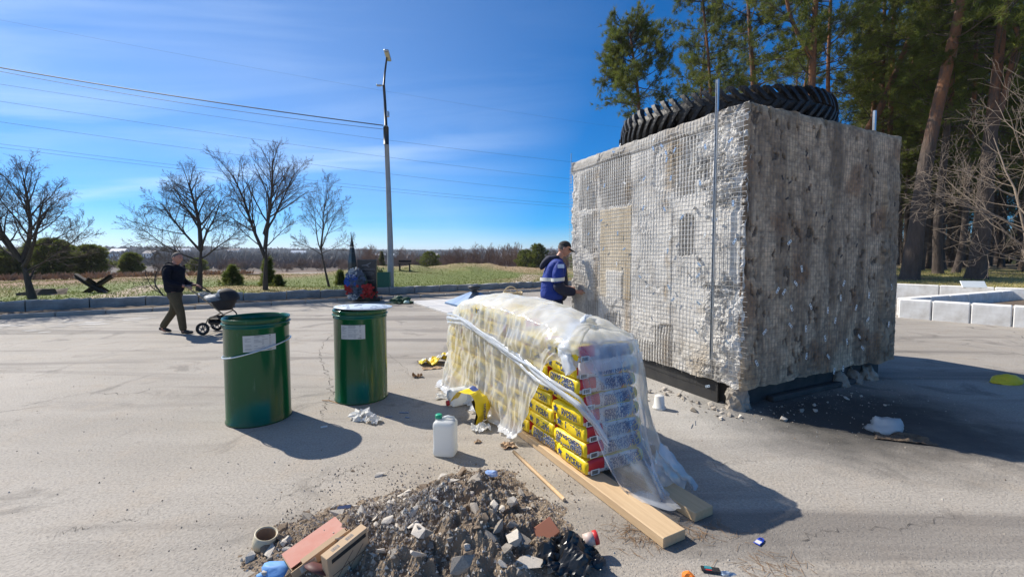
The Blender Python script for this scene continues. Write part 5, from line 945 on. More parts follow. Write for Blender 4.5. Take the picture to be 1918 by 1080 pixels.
def bag_mesh(seed):
    nx, ny, nz_ = 22, 16, 7; vs, fs, idx = [], [], {}
    def put(i, j, k):
        if (i, j, k) in idx: return idx[(i, j, k)]
        x, y, z = i / nx * 2 - 1, j / ny * 2 - 1, k / nz_ * 2 - 1
        ex, ey, ez = 1 - abs(x) ** 8 * .012, 1, 1
        # squared-off pillow: thin towards the folded ends, bulging faces
        bul = (1 - x ** 6 * .22) * (1 - y ** 6 * .10)
        X = BX / 2 * x * (1 - .035 * z ** 2) * (1 + .015 * (1 - y * y)); Y = BY / 2 * y * (1 - .05 * z ** 2 * (1 - .4 * abs(x))); Zz = BZ / 2 * z * bul
        w = mnoise.noise(Vector((X * 6 + seed * 9, Y * 6, Zz * 8))) * .009 + mnoise.noise(Vector((X * 17 + seed * 5, Y * 17, Zz * 20))) * .005
        nrm = Vector((x ** 9, y ** 9, z ** 5)).normalized(); q = Vector((X, Y, Zz)) + nrm * w
        idx[(i, j, k)] = len(vs); vs.append((q.x, q.y, q.z + BZ / 2)); return idx[(i, j, k)]
    def quad(a, b_, c, d): fs.append((a, b_, c, d))
    for i in range(nx):
        for j in range(ny): quad(put(i, j, nz_), put(i + 1, j, nz_), put(i + 1, j + 1, nz_), put(i, j + 1, nz_)); quad(put(i, j, 0), put(i, j + 1, 0), put(i + 1, j + 1, 0), put(i + 1, j, 0))
        for k in range(nz_): quad(put(i, 0, k), put(i + 1, 0, k), put(i + 1, 0, k + 1), put(i, 0, k + 1)); quad(put(i, ny, k), put(i, ny, k + 1), put(i + 1, ny, k + 1), put(i + 1, ny, k))
    for j in range(ny):
        for k in range(nz_): quad(put(0, j, k), put(0, j, k + 1), put(0, j + 1, k + 1), put(0, j + 1, k)); quad(put(nx, j, k), put(nx, j + 1, k), put(nx, j + 1, k + 1), put(nx, j, k + 1))
    return MB().add(vs, fs).mesh('wrapping', M_BAG, True)
bms = [bag_mesh(s) for s in range(5)]
M_INK = mat('blue_ink', (.012, .045, .16), .5); M_INKW = mat('white_ink', (.75, .75, .72), .5)
LM = Matrix(((0, 0, -1, 0), (-1, 0, 0, 0), (0, 1, 0, 0), (0, 0, 0, 1)))            # text plane -> the -x end face, read from outside
FM = Matrix(((1, 0, 0, 0), (0, 0, -1, 0), (0, 1, 0, 0), (0, 0, 0, 1)))             # text plane -> the -y long side
def star_poly(r, cx=0, cy=0): return [(cx + (r if k % 2 == 0 else r * .45) * math.sin(k * math.pi / 5), cy + (r if k % 2 == 0 else r * .45) * math.cos(k * math.pi / 5)) for k in range(10)]
txt_a = text_mesh('РУСЕАН', .066, M_INK, bold=.002, sx=.74); txt_b = text_mesh('СУХАЯ СМЕСЬ\nШТУКАТУРНАЯ', .050, M_INK, bold=.0012, sx=.84); txt_bw = text_mesh('СУХАЯ СМЕСЬ\nШТУКАТУРНАЯ', .050, M_INKW, bold=.0036, sx=.84, extrude=.0002)
txt_f = text_mesh('СУХАЯ СМЕСЬ\nШТУКАТУРНАЯ', .048, M_INK, bold=.002, sx=.82, align='LEFT')
star = MB().prism(star_poly(.036), -.0004, .0004).mesh('star_print', M_INK)
for me_, M_ in ((txt_a, LM), (txt_b, LM), (txt_bw, LM), (star, LM), (txt_f, FM)): me_.transform(M_)
bar = MB(); g = rng(2); x = 0
while x < .05: w = g.uniform(.0015, .004); bar.box((x, 0, 0), (w, .0006, .026)); x += w + g.uniform(.0015, .003)
barm = bar.mesh('barcode', M_HOLE); patch = MB().box((0, 0, 0), (.075, .0005, .040)).mesh('white_patch', M_INKW)
gb = rng(77); NCOL, heights = 7, [8, 8, 9, 9, 9, 8, 7]
colname = ['nearest column', 'second column from the camera', 'third column from the camera', 'fourth column', 'fifth column', 'sixth column', 'farthest column']; lay = ['bottom', 'second', 'third', 'fourth', 'fifth', 'sixth', 'seventh', 'eighth', 'ninth']
for c_ in range(NCOL):
    y = .2 + c_ * .402; z = PL_T + .005
    for k in range(heights[c_]):
        lbl = f'{lay[k]} yellow bag from below in the {colname[c_]} of the wrapped stack' if k else f'bottom yellow bag in the {colname[c_]} of the wrapped stack'
        lean = .018 * k if c_ < 2 else .006 * k; x_ = .265 + gb.uniform(-.014, .014) - (.0 if k < 5 else .02); yy = y + min(lean, .10) + gb.uniform(-.012, .012)
        t = thing('mortar_bag', lbl, 'bag', SMx @ Vector((x_, yy, z)), AXA - math.pi / 2 + R(gb.uniform(-2.8, 2.8)), 'yellow bags of dry mix in the wrapped stack'); t.rotation_euler.x, t.rotation_euler.y = R(gb.uniform(-1.3, 1.3)), R(gb.uniform(-1.4, 1.4)); t.scale = (gb.uniform(.975, 1.03), gb.uniform(.98, 1.02), gb.uniform(.95, 1.05))
        flip = (c_ == 1 and k == 0); link('wrapping', bms[(c_ * 3 + k) % 5], t); z += BZ * .955 + gb.uniform(-.003, .004)
        if c_ < 5 or k > 5:
            fx = -BX / 2 - .006
            if (c_ + k) % 4 == 1: link('lettering_edge', txt_bw, t, (fx + .0012, 0, BZ / 2)); link('lettering', txt_b, t, (fx, 0, BZ / 2))
            else:
                sgn = -1 if flip else 1
                link('lettering', txt_a, t, (fx, -.045 * sgn, BZ / 2 - .004), (R(180) if flip else 0, 0, 0)); link('star_print', star, t, (fx, .135 * sgn, BZ / 2))
        if c_ == 0:
            link('lettering', txt_f, t, (-.065, -BY / 2 - .006, BZ / 2 - .002)); link('white_patch', patch, t, (-.19, -BY / 2 - .005, .028)); link('barcode', barm, t, (-.215, -BY / 2 - .0065, .028))
ZTOP = PL_T + 8 * BZ * .957
# ---- clear film over the stack
def film_mat():
    m = bpy.data.materials.new('clear_film'); m.use_nodes = True; n, l = m.node_tree.nodes, m.node_tree.links; n.remove(n['Principled BSDF']); out = n['Material Output']
    tcn = n.new('ShaderNodeTexCoord'); tr = n.new('ShaderNodeBsdfTransparent'); tr.inputs[0].default_value = (.97, .975, .98, 1); gl = n.new('ShaderNodeBsdfGlossy'); gl.inputs['Roughness'].default_value = .17; gl.inputs[0].default_value = (.95, .97, 1, 1)
    di = n.new('ShaderNodeBsdfDiffuse'); di.inputs[0].default_value = (.90, .925, .95, 1); tl_ = n.new('ShaderNodeBsdfTranslucent'); tl_.inputs[0].default_value = (.90, .925, .95, 1)
    def ms(f, a, b_):
        q = n.new('ShaderNodeMixShader')
        if isinstance(f, float): q.inputs[0].default_value = f
        else: l.new(f, q.inputs[0])
        l.new(a, q.inputs[1]); l.new(b_, q.inputs[2]); return q.outputs[0]
    milk = ms(.5, di.outputs[0], tl_.outputs[0])
    a = n.new('ShaderNodeVertexColor'); a.layer_name = 'milk'; t = n.new('ShaderNodeTexNoise'); t.inputs['Scale'].default_value = 6; t.inputs['Detail'].default_value = 5; mp_ = n.new('ShaderNodeMapping'); mp_.inputs['Scale'].default_value = (1, 1, .4); l.new(tcn.outputs['Object'], mp_.inputs[0]); l.new(mp_.outputs[0], t.inputs['Vector'])
    mrn = n.new('ShaderNodeMapRange'); mrn.inputs[1].default_value, mrn.inputs[2].default_value, mrn.inputs[3].default_value, mrn.inputs[4].default_value = .3, .7, -.14, .14; l.new(t.outputs[0], mrn.inputs[0])
    sepc = n.new('ShaderNodeSeparateColor'); l.new(a.outputs[0], sepc.inputs[0]); ad = n.new('ShaderNodeMath'); ad.use_clamp = True; l.new(sepc.outputs[0], ad.inputs[0]); l.new(mrn.outputs[0], ad.inputs[1])
    lw = n.new('ShaderNodeLayerWeight'); lw.inputs[0].default_value = .5; a2 = n.new('ShaderNodeMath'); a2.operation = 'MULTIPLY_ADD'; a2.use_clamp = True; l.new(lw.outputs['Facing'], a2.inputs[0]); a2.inputs[1].default_value = .22; l.new(ad.outputs[0], a2.inputs[2])
    s1 = ms(a2.outputs[0], tr.outputs[0], milk); fp = n.new('ShaderNodeMath'); fp.operation = 'POWER'; fp.inputs[1].default_value = 3.0; l.new(lw.outputs['Facing'], fp.inputs[0]); fr = n.new('ShaderNodeMath'); fr.operation = 'MULTIPLY_ADD'; fr.inputs[1].default_value = .34; fr.inputs[2].default_value = .085; l.new(fp.outputs[0], fr.inputs[0]); s2 = ms(fr.outputs[0], s1, gl.outputs[0]); l.new(s2, out.inputs[0])
    t2 = n.new('ShaderNodeTexNoise'); t2.noise_type = 'RIDGED_MULTIFRACTAL'; t2.inputs['Scale'].default_value = 4.5; t2.inputs['Detail'].default_value = 3; t2.inputs['Distortion'].default_value = .9; l.new(mp_.outputs[0], t2.inputs['Vector'])
    bp = n.new('ShaderNodeBump'); bp.inputs['Strength'].default_value = .45; bp.inputs['Distance'].default_value = .012; l.new(t2.outputs[0], bp.inputs['Height'])
    for q in (gl, di, tl_): l.new(bp.outputs[0], q.inputs['Normal'])
    return m
M_FILM = film_mat()
film = thing('plastic_film', 'crumpled clear plastic film draped over the stack of yellow bags', 'plastic sheet', PK, AXA - math.pi / 2)
LS, WS = 2.78, .55
def per(phi):
    """point of the rounded footprint for a perimeter parameter 0..1 and its outward normal; starts at the near left corner, goes along the left side, back, right side, front"""
    Ls = [LS, WS, LS, WS]; tot = sum(Ls); q = (phi % 1) * tot; rc = .07
    x0, x1, y0, y1 = -.035, WS + .02, .06, LS
    pts = [(x0, y0), (x0, y1), (x1, y1), (x1, y0)]; nr_ = [(-1, 0), (0, 1), (1, 0), (0, -1)]
    for i in range(4):
        if q <= Ls[i]:
            f = q / Ls[i]; a, b_ = pts[i], pts[(i + 1) % 4]; w = .12 / Ls[i]; nx, ny = nr_[i]
            if f < w: pn = nr_[i - 1]; k = .5 - .5 * f / w; nx, ny = nx * (1 - k) + pn[0] * k, ny * (1 - k) + pn[1] * k
            if f > 1 - w: pn = nr_[(i + 1) % 4]; k = .5 - .5 * (1 - f) / w; nx, ny = nx * (1 - k) + pn[0] * k, ny * (1 - k) + pn[1] * k
            h = math.hypot(nx, ny); cc = abs(nx * ny) / h / h * .09
            return a[0] + (b_[0] - a[0]) * f - nx / h * cc, a[1] + (b_[1] - a[1]) * f - ny / h * cc, nx / h, ny / h, i, f
        q -= Ls[i]
    return per(0)
def film_sheet():
    NP, NT, ND = 460, 20, 60; tot = 2 * (LS + WS); V = np.zeros((NP, NT + ND, 3)); milk = np.zeros((NP, NT + ND)); keep = np.ones((NP, NT + ND), bool)
    for i in range(NP):
        phi = i / NP; x, y, nx, ny, side, f = per(phi); s = phi * tot
        yy = min(max(y, 0), LS) / LS; zt0 = 1.0 + .17 * max(0, math.sin(math.pi * yy)) ** .6 - .14 * float(sstep(.84, 1, yy)) + .05 * mnoise.noise(Vector((y * 1.7, x, 1)))
        # hem height and outward flare round the stack
        if side == 0: flare = .05 + .10 * sstep(.5, 1, f) ; hem = .03 if f > .30 else .03 + .80 * (1 - sstep(.10, .31, f)) ** .8; 
        elif side == 1: flare, hem = .08, .02
        elif side == 2: flare, hem = .20 + .10 * sstep(.75, 1, f), .02
        else: flare, hem = .16 + .42 * math.exp(-((f - .55) / .24) ** 2), .025 + .05 * math.exp(-((f - .55) / .3) ** 2)
        flare, hem = float(flare), float(hem)
        if side == 0 and f < .31: flare = .015 + .04 * f
        if side == 3 and f > .72: k = (f - .72) / .28; hem = .025 + .80 * float(sstep(0, 1, k)); flare *= 1 - .8 * k
        tri = lambda q: 1 - 2 * abs((q % 2) - 1)
        pleat = tri(s * 6.1 + .9 * math.sin(s * 4.3) + .5 * mnoise.noise(Vector((s * 3, 4, 0)))) * .45 * (.4 + abs(mnoise.noise(Vector((s * 1.7, 9, 0)))) * 2) + tri(s * 17 + 1.5 * math.sin(s * 7)) * .22 + mnoise.noise(Vector((s * 5, 0, 0))) * .7
        for j in range(NT + ND):
            if j < NT:
                r = j / NT; cx_, cy_ = WS / 2, min(max(y, .28), LS - .28); px, py = cx_ + (x - cx_) * r, cy_ + (y - cy_) * r; dome = (1 - r ** 2.4) * .08
                cr_ = abs(mnoise.noise(Vector((px * 3.2 + py * 1.2, py * 2.3, 11)))) ; z = zt0 - .05 + dome + .05 * (.25 - cr_) + .022 * mnoise.noise(Vector((px * 5, py * 5, 3))) + .012 * mnoise.noise(Vector((px * 14, py * 9, 8))) + .03 * r * pleat * .4; P = (px, py, z); mk = .90 - .5 * cr_
            else:
                w = (j - NT) / (ND - 1); zt1 = zt0 - .05 + .012 * pleat; z = zt1 + (hem - zt1) * w; out_ = flare * (w ** 1.5) + .035 * math.sin(min(w * 6, math.pi)) + pleat * (.010 + .05 * w * (.5 + flare * 2)) + .02 * mnoise.noise(Vector((s * 4, z * 5, 7))) + .010 * mnoise.noise(Vector((s * 15, z * 6, 9)))
                cw = abs(mnoise.noise(Vector((s * 4.5 + w * 2.2, z * 2.4 - s, 21)))) + .5 * abs(mnoise.noise(Vector((s * 11 - w * 3, z * 5 + s * 2, 31)))); out_ += .055 * (.3 - cw) * min(1, w * 5)
                out_ = max(out_, .004) if w > .1 else out_
                if w > .94 and hem < .1: z = max(hem + .02 * (1 - w) / .06 + .01 * abs(pleat), .02); out_ += (w - .94) / .06 * (.05 + .05 * abs(pleat))
                P = (x + nx * out_, y + ny * out_, z); mk = (.56 if side == 0 else .5 if side == 1 else .34 if side == 2 else .20 + .25 * (1 - min(1, w * 4))) + .14 * max(0, pleat) + (.2 if w > .95 else 0) + .22 * max(0, .22 - cw) / .22 - .06
            V[i, j] = P; milk[i, j] = mk
    I = np.arange(NP * (NT + ND)).reshape(NP, NT + ND); I2 = np.roll(I, -1, 0); F = np.stack([I[:, :-1], I[:, 1:], I2[:, 1:], I2[:, :-1]], -1).reshape(-1, 4)
    me = npmesh('sheet', V.reshape(-1, 3), F, M_FILM, True); set_color(me, 'milk', np.repeat(milk.reshape(-1, 1), 3, 1)); o = link('sheet', me, film); return V
FV = film_sheet()
def ribbon(name, pts, w, seed, milk=.75, tuck=.03):
    """rolled, crumpled strip of film along a line of points in stack space"""
    n_ = len(pts) * 10; P = [Vector(p) for p in pts]; vs = []; na_ = 18; g = rng(seed)
    for i in range(n_ + 1):
        q = i / n_ * (len(P) - 1); k = min(int(q), len(P) - 2); c = P[k].lerp(P[k + 1], q - k); tdir = (P[k + 1] - P[k]).normalized(); sx = tdir.cross(Vector((-1, -.2, .3))).normalized(); sy = tdir.cross(sx)
        for j in range(na_):
            a = 6.283 * j / na_; r_ = w * (1 - .55 * (i / n_) ** 4) * (1 + .7 * mnoise.noise(Vector((i * .32, math.cos(a) * 1.8, math.sin(a) * 1.8 + seed))) + .5 * abs(mnoise.noise(Vector((i * .16, math.cos(a) * 4, math.sin(a) * 4)))) + .22 * math.sin(a * 4 + i * .12)); vs.append(c + sx * math.cos(a) * r_ + sy * math.sin(a) * r_ * .42 + Vector((0, 0, .02 * mnoise.noise(Vector((i * .11, seed, 0))))))
    fs = [(i * na_ + j, (i + 1) * na_ + j, (i + 1) * na_ + (j + 1) % na_, i * na_ + (j + 1) % na_) for i in range(n_) for j in range(na_)]
    me = MB().add(vs, fs).mesh(name, M_FILM, True); set_color(me, 'milk', np.full((len(vs), 3), milk)); return link(name, me, film)
hem_line = [(-.075, 2.72, .84), (-.085, 2.2, .88), (-.09, 1.6, .83), (-.085, 1.1, .76), (-.075, .7, .70), (-.065, .35, .64), (-.03, .06, .58), (.05, -.05, .44), (.09, -.12, .34)]
for k, (dz, w_, mk_) in enumerate(((0, .017, .62), (.030, .012, .50), (-.026, .012, .55), (.012, .009, .7))): ribbon('rolled_hem', [(x - .006 * (k == 3) + .004 * math.sin(i * 2.1 + k), y, z + dz * (1 + .5 * math.sin(i * 1.3 + k)) + .012 * math.sin(i * 1.9 + 2 * k)) for i, (x, y, z) in enumerate(hem_line)], w_, 3 + 2 * k, mk_)
ribbon('rolled_fold', [(-.07, .10, .80), (-.065, .22, .94), (.06, .30, 1.05), (.22, .36, 1.11), (.36, .44, 1.13)], .036, 5, .8)
# flat band of folded film across the near face
bn = MB(); n_ = 24
for i in range(n_ + 1):
    x = -.04 + .60 * i / n_
    for zc in (.80, .815, .87, .885): bn.v.append((x, .055 - .02 * math.sin(i / n_ * 3.14) + .006 * mnoise.noise(Vector((x * 9, zc * 20, 0))), zc + .035 * (x - .3)))
for i in range(n_):
    for j in range(3): bn.f.append((i * 4 + j, i * 4 + 4 + j, i * 4 + 5 + j, i * 4 + j + 1)); bn.m.append(0)
me = bn.mesh('folded_band', M_FILM, True); set_color(me, 'milk', np.full((len(bn.v), 3), .62)); link('folded_band', me, film)
# tail of film lying on the ground to the right
def tail():
    A, B, C, D = SMx.inverted() @ G(1235, 915, .05), SMx.inverted() @ G(1308, 910, .02), SMx.inverted() @ G(1238, 835, .3), SMx.inverted() @ G(1215, 872, .25); n_ = 18; vs = []
    for i in range(n_ + 1):
        for j in range(n_ + 1):
            a, b_ = i / n_, j / n_; p = A * (1 - a) * (1 - b_) + B * a * (1 - b_) + C * a * b_ + D * (1 - a) * b_; w = math.sin(a * 19 + b_ * 2) * .018 + .02 * mnoise.noise(Vector((a * 5, b_ * 5, 2))); vs.append((p.x + w, p.y + w, max(p.z + w, .008)))
    fs = [(i * (n_ + 1) + j, (i + 1) * (n_ + 1) + j, (i + 1) * (n_ + 1) + j + 1, i * (n_ + 1) + j + 1) for i in range(n_) for j in range(n_)]; me = MB().add(vs, fs).mesh('trailing_corner', M_FILM, True); set_color(me, 'milk', np.full((len(vs), 3), .30)); link('trailing_corner', me, film)
tail()
# ---- broom stick
p0, p1 = G(962, 845, .014), G(1056, 934, .014); t = thing('wooden_pole', 'thin round wooden stick lying beside the bag stack', 'stick', (p0 + p1) / 2); d = (p1 - p0) / 2; b = MB(); b.tube([-d, -d * .3, d * .3, d], [.0125, .0128, .0125, .0122], 10); b.build('shaft', M_WOOD, t, True); b = MB(); b.tube([d * .985, d * 1.02], [.0135, .0125], 10); b.build('end_cap', mat('pale_wood_end', (.66, .50, .32), .7), t)
# ================================================================== SMALL THINGS ON THE GROUND
M_PE = mat('white_polyethylene', (.78, .79, .78), .38, trans=.45, spec=.4); M_CAPG = mat('green_cap', (.01, .32, .17), .4); M_CAPR = mat('red_cap', (.55, .03, .03), .4)
def loft(rings, cap=True):
    b = MB(); n_ = len(rings[0]); vs = [q for r_ in rings for q in r_]; fs = [(i * n_ + j, i * n_ + (j + 1) % n_, (i + 1) * n_ + (j + 1) % n_, (i + 1) * n_ + j) for i in range(len(rings) - 1) for j in range(n_)]
    if cap: fs += [tuple(range(n_))[::-1], tuple((len(rings) - 1) * n_ + j for j in range(n_))]
    return b.add(vs, fs)
def rrect(w, d, z, p=5.0, n=40, dx=0): return [(dx + w / 2 * math.copysign(abs(math.cos(a)) ** (2 / p), math.cos(a)), d / 2 * math.copysign(abs(math.sin(a)) ** (2 / p), math.sin(a)), z) for a in np.linspace(0, 2 * math.pi, n, endpoint=False)]
def jerrycan(label, loc, rz, rot=None, cap=M_CAPG):
    t = thing('jerrycan', label, 'canister', loc, rz)
    if rot: t.rotation_euler = rot
    W, D_, H = .185, .15, .285; R_ = []
    for z, k in ((0, .90), (.006, .97), (.02, 1.0), (.055, 1.0), (.062, .978), (.15, .972), (.218, .978), (.226, 1.0), (.245, 1.0), (.262, .97), (.274, .86), (.283, .70)): R_.append(rrect(W * k, D_ * (k if z > .2 or z < .05 else 1 - (1 - k) * 1.8), z))
    loft(R_).build('canister_body', M_PE, t, True)
    b = MB(); b.tube([(-.075, 0, .268), (-.068, 0, .300), (-.02, 0, .306), (.012, 0, .295), (.016, 0, .278)], .0135, 10, flat=.9); b.build('handle', M_PE, t, True)
    b = MB(); b.lathe([(.026, .275), (.026, .292), (.024, .294)], 20, c=(.055, 0, 0)); b.build('neck', M_PE, t, True)
    b = MB(); n_ = 24; prof = [(.0, .322), (.024, .322), (.028, .318), (.029, .292), (.027, .290)]; b.lathe(prof[::-1], n_, c=(.055, 0, 0)); b.build('cap', cap, t, True); return t
jp = G(832, 856); jerrycan('white plastic canister with green cap standing on the asphalt before the barrels', (jp.x, jp.y + .07, .002), R(172))
j2 = G(868, 762); jerrycan('white plastic canister with red cap lying on its side against the wrapped stack', (j2.x + .10, j2.y + .16, .094), 0, (R(90), R(90), R(-62)), M_CAPR)
# empty yellow bag folded open beside the stack
def crumpled_sheet(name, m, label, cat, loc, rz, w, d, amp, seed, n=26, lift=.0, tilt=(0, 0), smooth=False, kind=None, group=None, fold=6, thick=0.0):
    u, v = np.meshgrid(np.linspace(-1, 1, n), np.linspace(-1, 1, n), indexing='ij'); u, v = u.ravel(), v.ravel(); P = np.stack([u, v, u * 0 + seed], 1); k = 1 + .18 * fbm(P, 1.2, 3)
    h = np.abs(fbm(P, 1.3, 3, (seed, 0, 0))) * amp + np.abs(fbm(P * [1, .5, 1], fold * .4, 3, (2, seed, 0))) * amp * .5 + lift * (1 - u * u) * (1 - v * v) + tilt[0] * (u + 1) + tilt[1] * (v + 1); V = np.stack([u * w / 2 * k, v * d / 2 * k, h - h.min() + .004], 1); I = np.arange(n * n).reshape(n, n); F = np.stack([I[:-1, :-1], I[1:, :-1], I[1:, 1:], I[:-1, 1:]], -1).reshape(-1, 4)
    me = npmesh(name, V, F, m, smooth); o = link(name, me, None, loc, (0, 0, rz), label=label, cat=cat, group=group, kind=kind); return o
def litter_print():
    m = mat('bag_scrap_print', (.80, .58, .012), .5); n, l = m.node_tree.nodes, m.node_tree.links; b = n['Principled BSDF']; tcn = n.new('ShaderNodeTexCoord'); t = n.new('ShaderNodeTexVoronoi'); t.inputs['Scale'].default_value = 9; l.new(tcn.outputs['Object'], t.inputs['Vector']); sc_ = n.new('ShaderNodeSeparateColor'); l.new(t.outputs['Color'], sc_.inputs[0]); r_ = n.new('ShaderNodeValToRGB'); r_.color_ramp.interpolation = 'CONSTANT'; e = r_.color_ramp.elements; e[0].color = (.82, .60, .012, 1); e[1].position = .5; e[1].color = (.68, .67, .64, 1)
    for p_, c_ in ((.74, (.03, .06, .22, 1)), (.82, (.82, .60, .012, 1)), (.93, (.32, .02, .08, 1))): q = e.new(p_); q.color = c_
    l.new(sc_.outputs[0], r_.inputs[0]); l.new(r_.outputs[0], b.inputs['Base Color']); return m
M_SCRAP = litter_print()
e0 = G(885, 790); t = thing('empty_bag', 'opened empty yellow bag propped up beside the lying canister', 'bag', (e0.x, e0.y + .02, 0), R(-28))
def bent(name, m, rows, seed, nrow=16, ncol=14, amp=.02):
    """sheet through a chain of (x,z,halfwidth) rows, crumpled"""
    vs = []; 
    for i in range(nrow + 1):
        q = i / nrow * (len(rows) - 1); k = min(int(q), len(rows) - 2); a, b_ = rows[k], rows[k + 1]; f = q - k; x, z, w = [a[c] + (b_[c] - a[c]) * f for c in range(3)]
        for j in range(ncol + 1): y = (j / ncol * 2 - 1) * w; nn = mnoise.noise(Vector((x * 9 + seed, y * 9, z * 9))); vs.append((x + nn * amp, y + nn * amp, max(z + amp * mnoise.noise(Vector((x * 14, y * 14, seed))), .006)))
    fs = [(i * (ncol + 1) + j, (i + 1) * (ncol + 1) + j, (i + 1) * (ncol + 1) + j + 1, i * (ncol + 1) + j + 1) for i in range(nrow) for j in range(ncol)]; return MB().add(vs, fs).build(name, m, t, True)
bent('yellow_side', mat('bag_yellow', (.82, .60, .012), .5), [(.10, .01, .10), (.13, .12, .12), (.10, .24, .12), (.02, .29, .10)], 3); bent('printed_side', M_SCRAP, [(.02, .29, .10), (-.08, .31, .10), (-.17, .24, .09), (-.24, .17, .07)], 5); bent('dark_inside', mat('bag_inner', (.03, .028, .025), .8), [(.085, .01, .09), (.10, .12, .10), (.04, .24, .09)], 7)
tt = link('lettering', text_mesh('РУСЕАН', .05, M_INK, bold=.002, sx=.8), t, (.142, 0, .12), (R(90), R(-90), R(90)))
crumpled_sheet('bag_scrap', M_SCRAP, 'torn yellow and white bag lying flat on the asphalt behind the stack', 'bag', G(826, 680), R(20), .62, .30, .13, 3)
M_PAPER = mat('white_paper', (.78, .765, .72), .75, trans=.2)
crumpled('crumpled_film', M_PAPER, 'crumpled white paper and film in front of the right barrel', 'litter', G(676, 783), 21, (.125, .10, .095), .5, 3, 2.2)
crumpled_sheet('paper_scrap', M_PAPER, 'torn white paper corner trailing from the crumpled ball by the right barrel', 'litter', G(700, 790), R(-30), .15, .13, .07, 8, 14)
crumpled_sheet('paper_scrap', M_PAPER, 'torn white sheet poking out behind the lying canister', 'litter', G(840, 742), R(25), .30, .12, .05, 9, 14)
crumpled_sheet('paper_scrap', M_PAPER, 'crumpled pale scrap at the foot of the opened yellow bag', 'litter', G(900, 806), R(10), .17, .12, .06, 12, 14)
M_KRAFT = mat('brown_paper', (.44, .30, .18), .85)
crumpled_sheet('brown_scrap', mat('brown_leaf', (.25, .15, .08), .9), 'curled brown and white scrap on the asphalt between barrel and stack', 'litter', G(782, 706), .3, .13, .09, .06, 14, 10)
crumpled_sheet('brown_scrap', M_KRAFT, 'flat brown scrap under the torn yellow bag', 'litter', G(808, 690), .3, .26, .12, .02, 15, 10)
crumpled_sheet('brown_scrap', M_KRAFT, 'tan paper scrap by the torn hem of the film', 'litter', G(952, 836), .3, .12, .10, .04, 16, 10)
crumpled_sheet('brown_scrap', M_KRAFT, 'small tan scrap near the canister shadow', 'litter', G(895, 828), .3, .06, .04, .02, 17, 8)
# thin orange peel of tape and twig by the right barrel
b = MB(); q = G(603, 750); q2 = G(632, 756); b.tube([(0, 0, .006), (q2 - q) * .5 + Vector((0, 0, .02)), (q2 - q) + Vector((0, 0, .008))], [.003, .006, .003], 5); tag(b.build('twig', mat('orange_twig', (.42, .22, .09), .8), loc=q), 'short orange-brown twig beside the foot of the right barrel', 'twig')
# white upturned cup
c0 = G(1237, 767); t = thing('plastic_cup', 'white plastic tub standing upside down beside the concrete cube', 'tub', (c0.x, c0.y + .04, .002), .3); M_WP = mat('white_plastic', (.76, .75, .72), .4, trans=.15); b = MB(); b.lathe([(.066, 0), (.066, .014), (.058, .018), (.047, .135), (.044, .140), (0, .140)], 32); b.build('tub_wall', M_WP, t, True); b = MB(); b.lathe([(.069, .002), (.071, .010), (.069, .018)], 32); b.build('rim', M_WP, t, True)
# white bag and dark litter in the shade of the cube
crumpled('plastic_bag', M_PE, 'puffed white plastic bag lying in the shade right of the cube', 'bag', G(1655, 806), 41, (.17, .12, .13), .35, 3, .8, smooth=True)
crumpled_sheet('dark_sweepings', M_DIRT, 'dark sweepings lying in front of the white plastic bag', 'sweepings', G(1690, 822), R(-20), .42, .16, .04, 19, 20)
b = MB(); V_, F_ = crumple(51, (.19, .11, .10), .14, 3, .3); b.add(V_, F_); tag(b.build('yellow_scrap', mat('yellow_plastic', (.72, .55, .02), .5), smooth=False, loc=G(1886, 717)), 'yellow wedge-shaped scrap at the edge of the cube shadow', 'scrap')
# ---- things near the bottom edge
kt = G(1421, 1016); t = thing('key_tag', 'blue plastic key tag with white insert at the bottom right of the planks', 'key tag', (kt.x, kt.y, .003), R(-52)); M_BLUEP = mat('blue_plastic', (.012, .05, .42), .35); b = MB(); b.box((0, 0, .003), (.036, .055, .005), bev=.002); b.tube([(0.012 * math.cos(a), .035 + .012 * math.sin(a), .003) for a in np.linspace(0, 6.28, 14, endpoint=False)], .0035, 6, closed=True); b.build('holder', M_BLUEP, t); b = MB(); b.box((0, -.006, .0062), (.028, .033, .001)); b.build('insert', M_WP, t)
crumpled('orange_wrapper', mat('orange_film', (.85, .22, .02), .5), 'crumpled orange wrapper at the bottom edge', 'wrapper', G(1290, 1078), 61, (.035, .025, .02), .4, 2)
tp = G(1331, 1069); t = thing('sachet', 'flat black printed sachet at the bottom edge beside the orange wrapper', 'sachet', (tp.x, tp.y, .003), R(-12)); b = MB(); b.box((0, 0, .006), (.092, .040, .010), bev=.004); b.build('pouch', mat('black_gloss', (.015, .015, .018), .25), t); b = MB(); b.box((-.012, .006, .0115), (.035, .020, .001)); b.build('print_panel', mat('teal_print', (.03, .20, .24), .4), t); b = MB(); b.box((-.012, -.011, .0116), (.030, .006, .001)); b.build('print_strip', M_CAPR, t)
crumpled('foil_wrapper', mat('foil', (.55, .62, .68), .25, .7), 'crinkled silver wrapper right of the black sachet', 'wrapper', G(1360, 1074), 65, (.05, .022, .014), .4, 2, 2)
bx = G(645, 955); tag(MB().box((0, 0, .012), (.085, .045, .022), bev=.004).build('plastic_block', mat('navy_plastic', (.012, .022, .07), .35), loc=bx, rot=(0, 0, R(14))), 'small dark blue plastic block on the asphalt left of the rubble', 'block')
tag(MB().box((0, 0, .006), (.06, .03, .01), bev=.003).build('tile_chip', mat('pale_chip', (.6, .62, .62), .6), loc=G(607, 800), rot=(0, 0, .5)), 'pale chip lying in the shadow of the left barrel', 'chip')
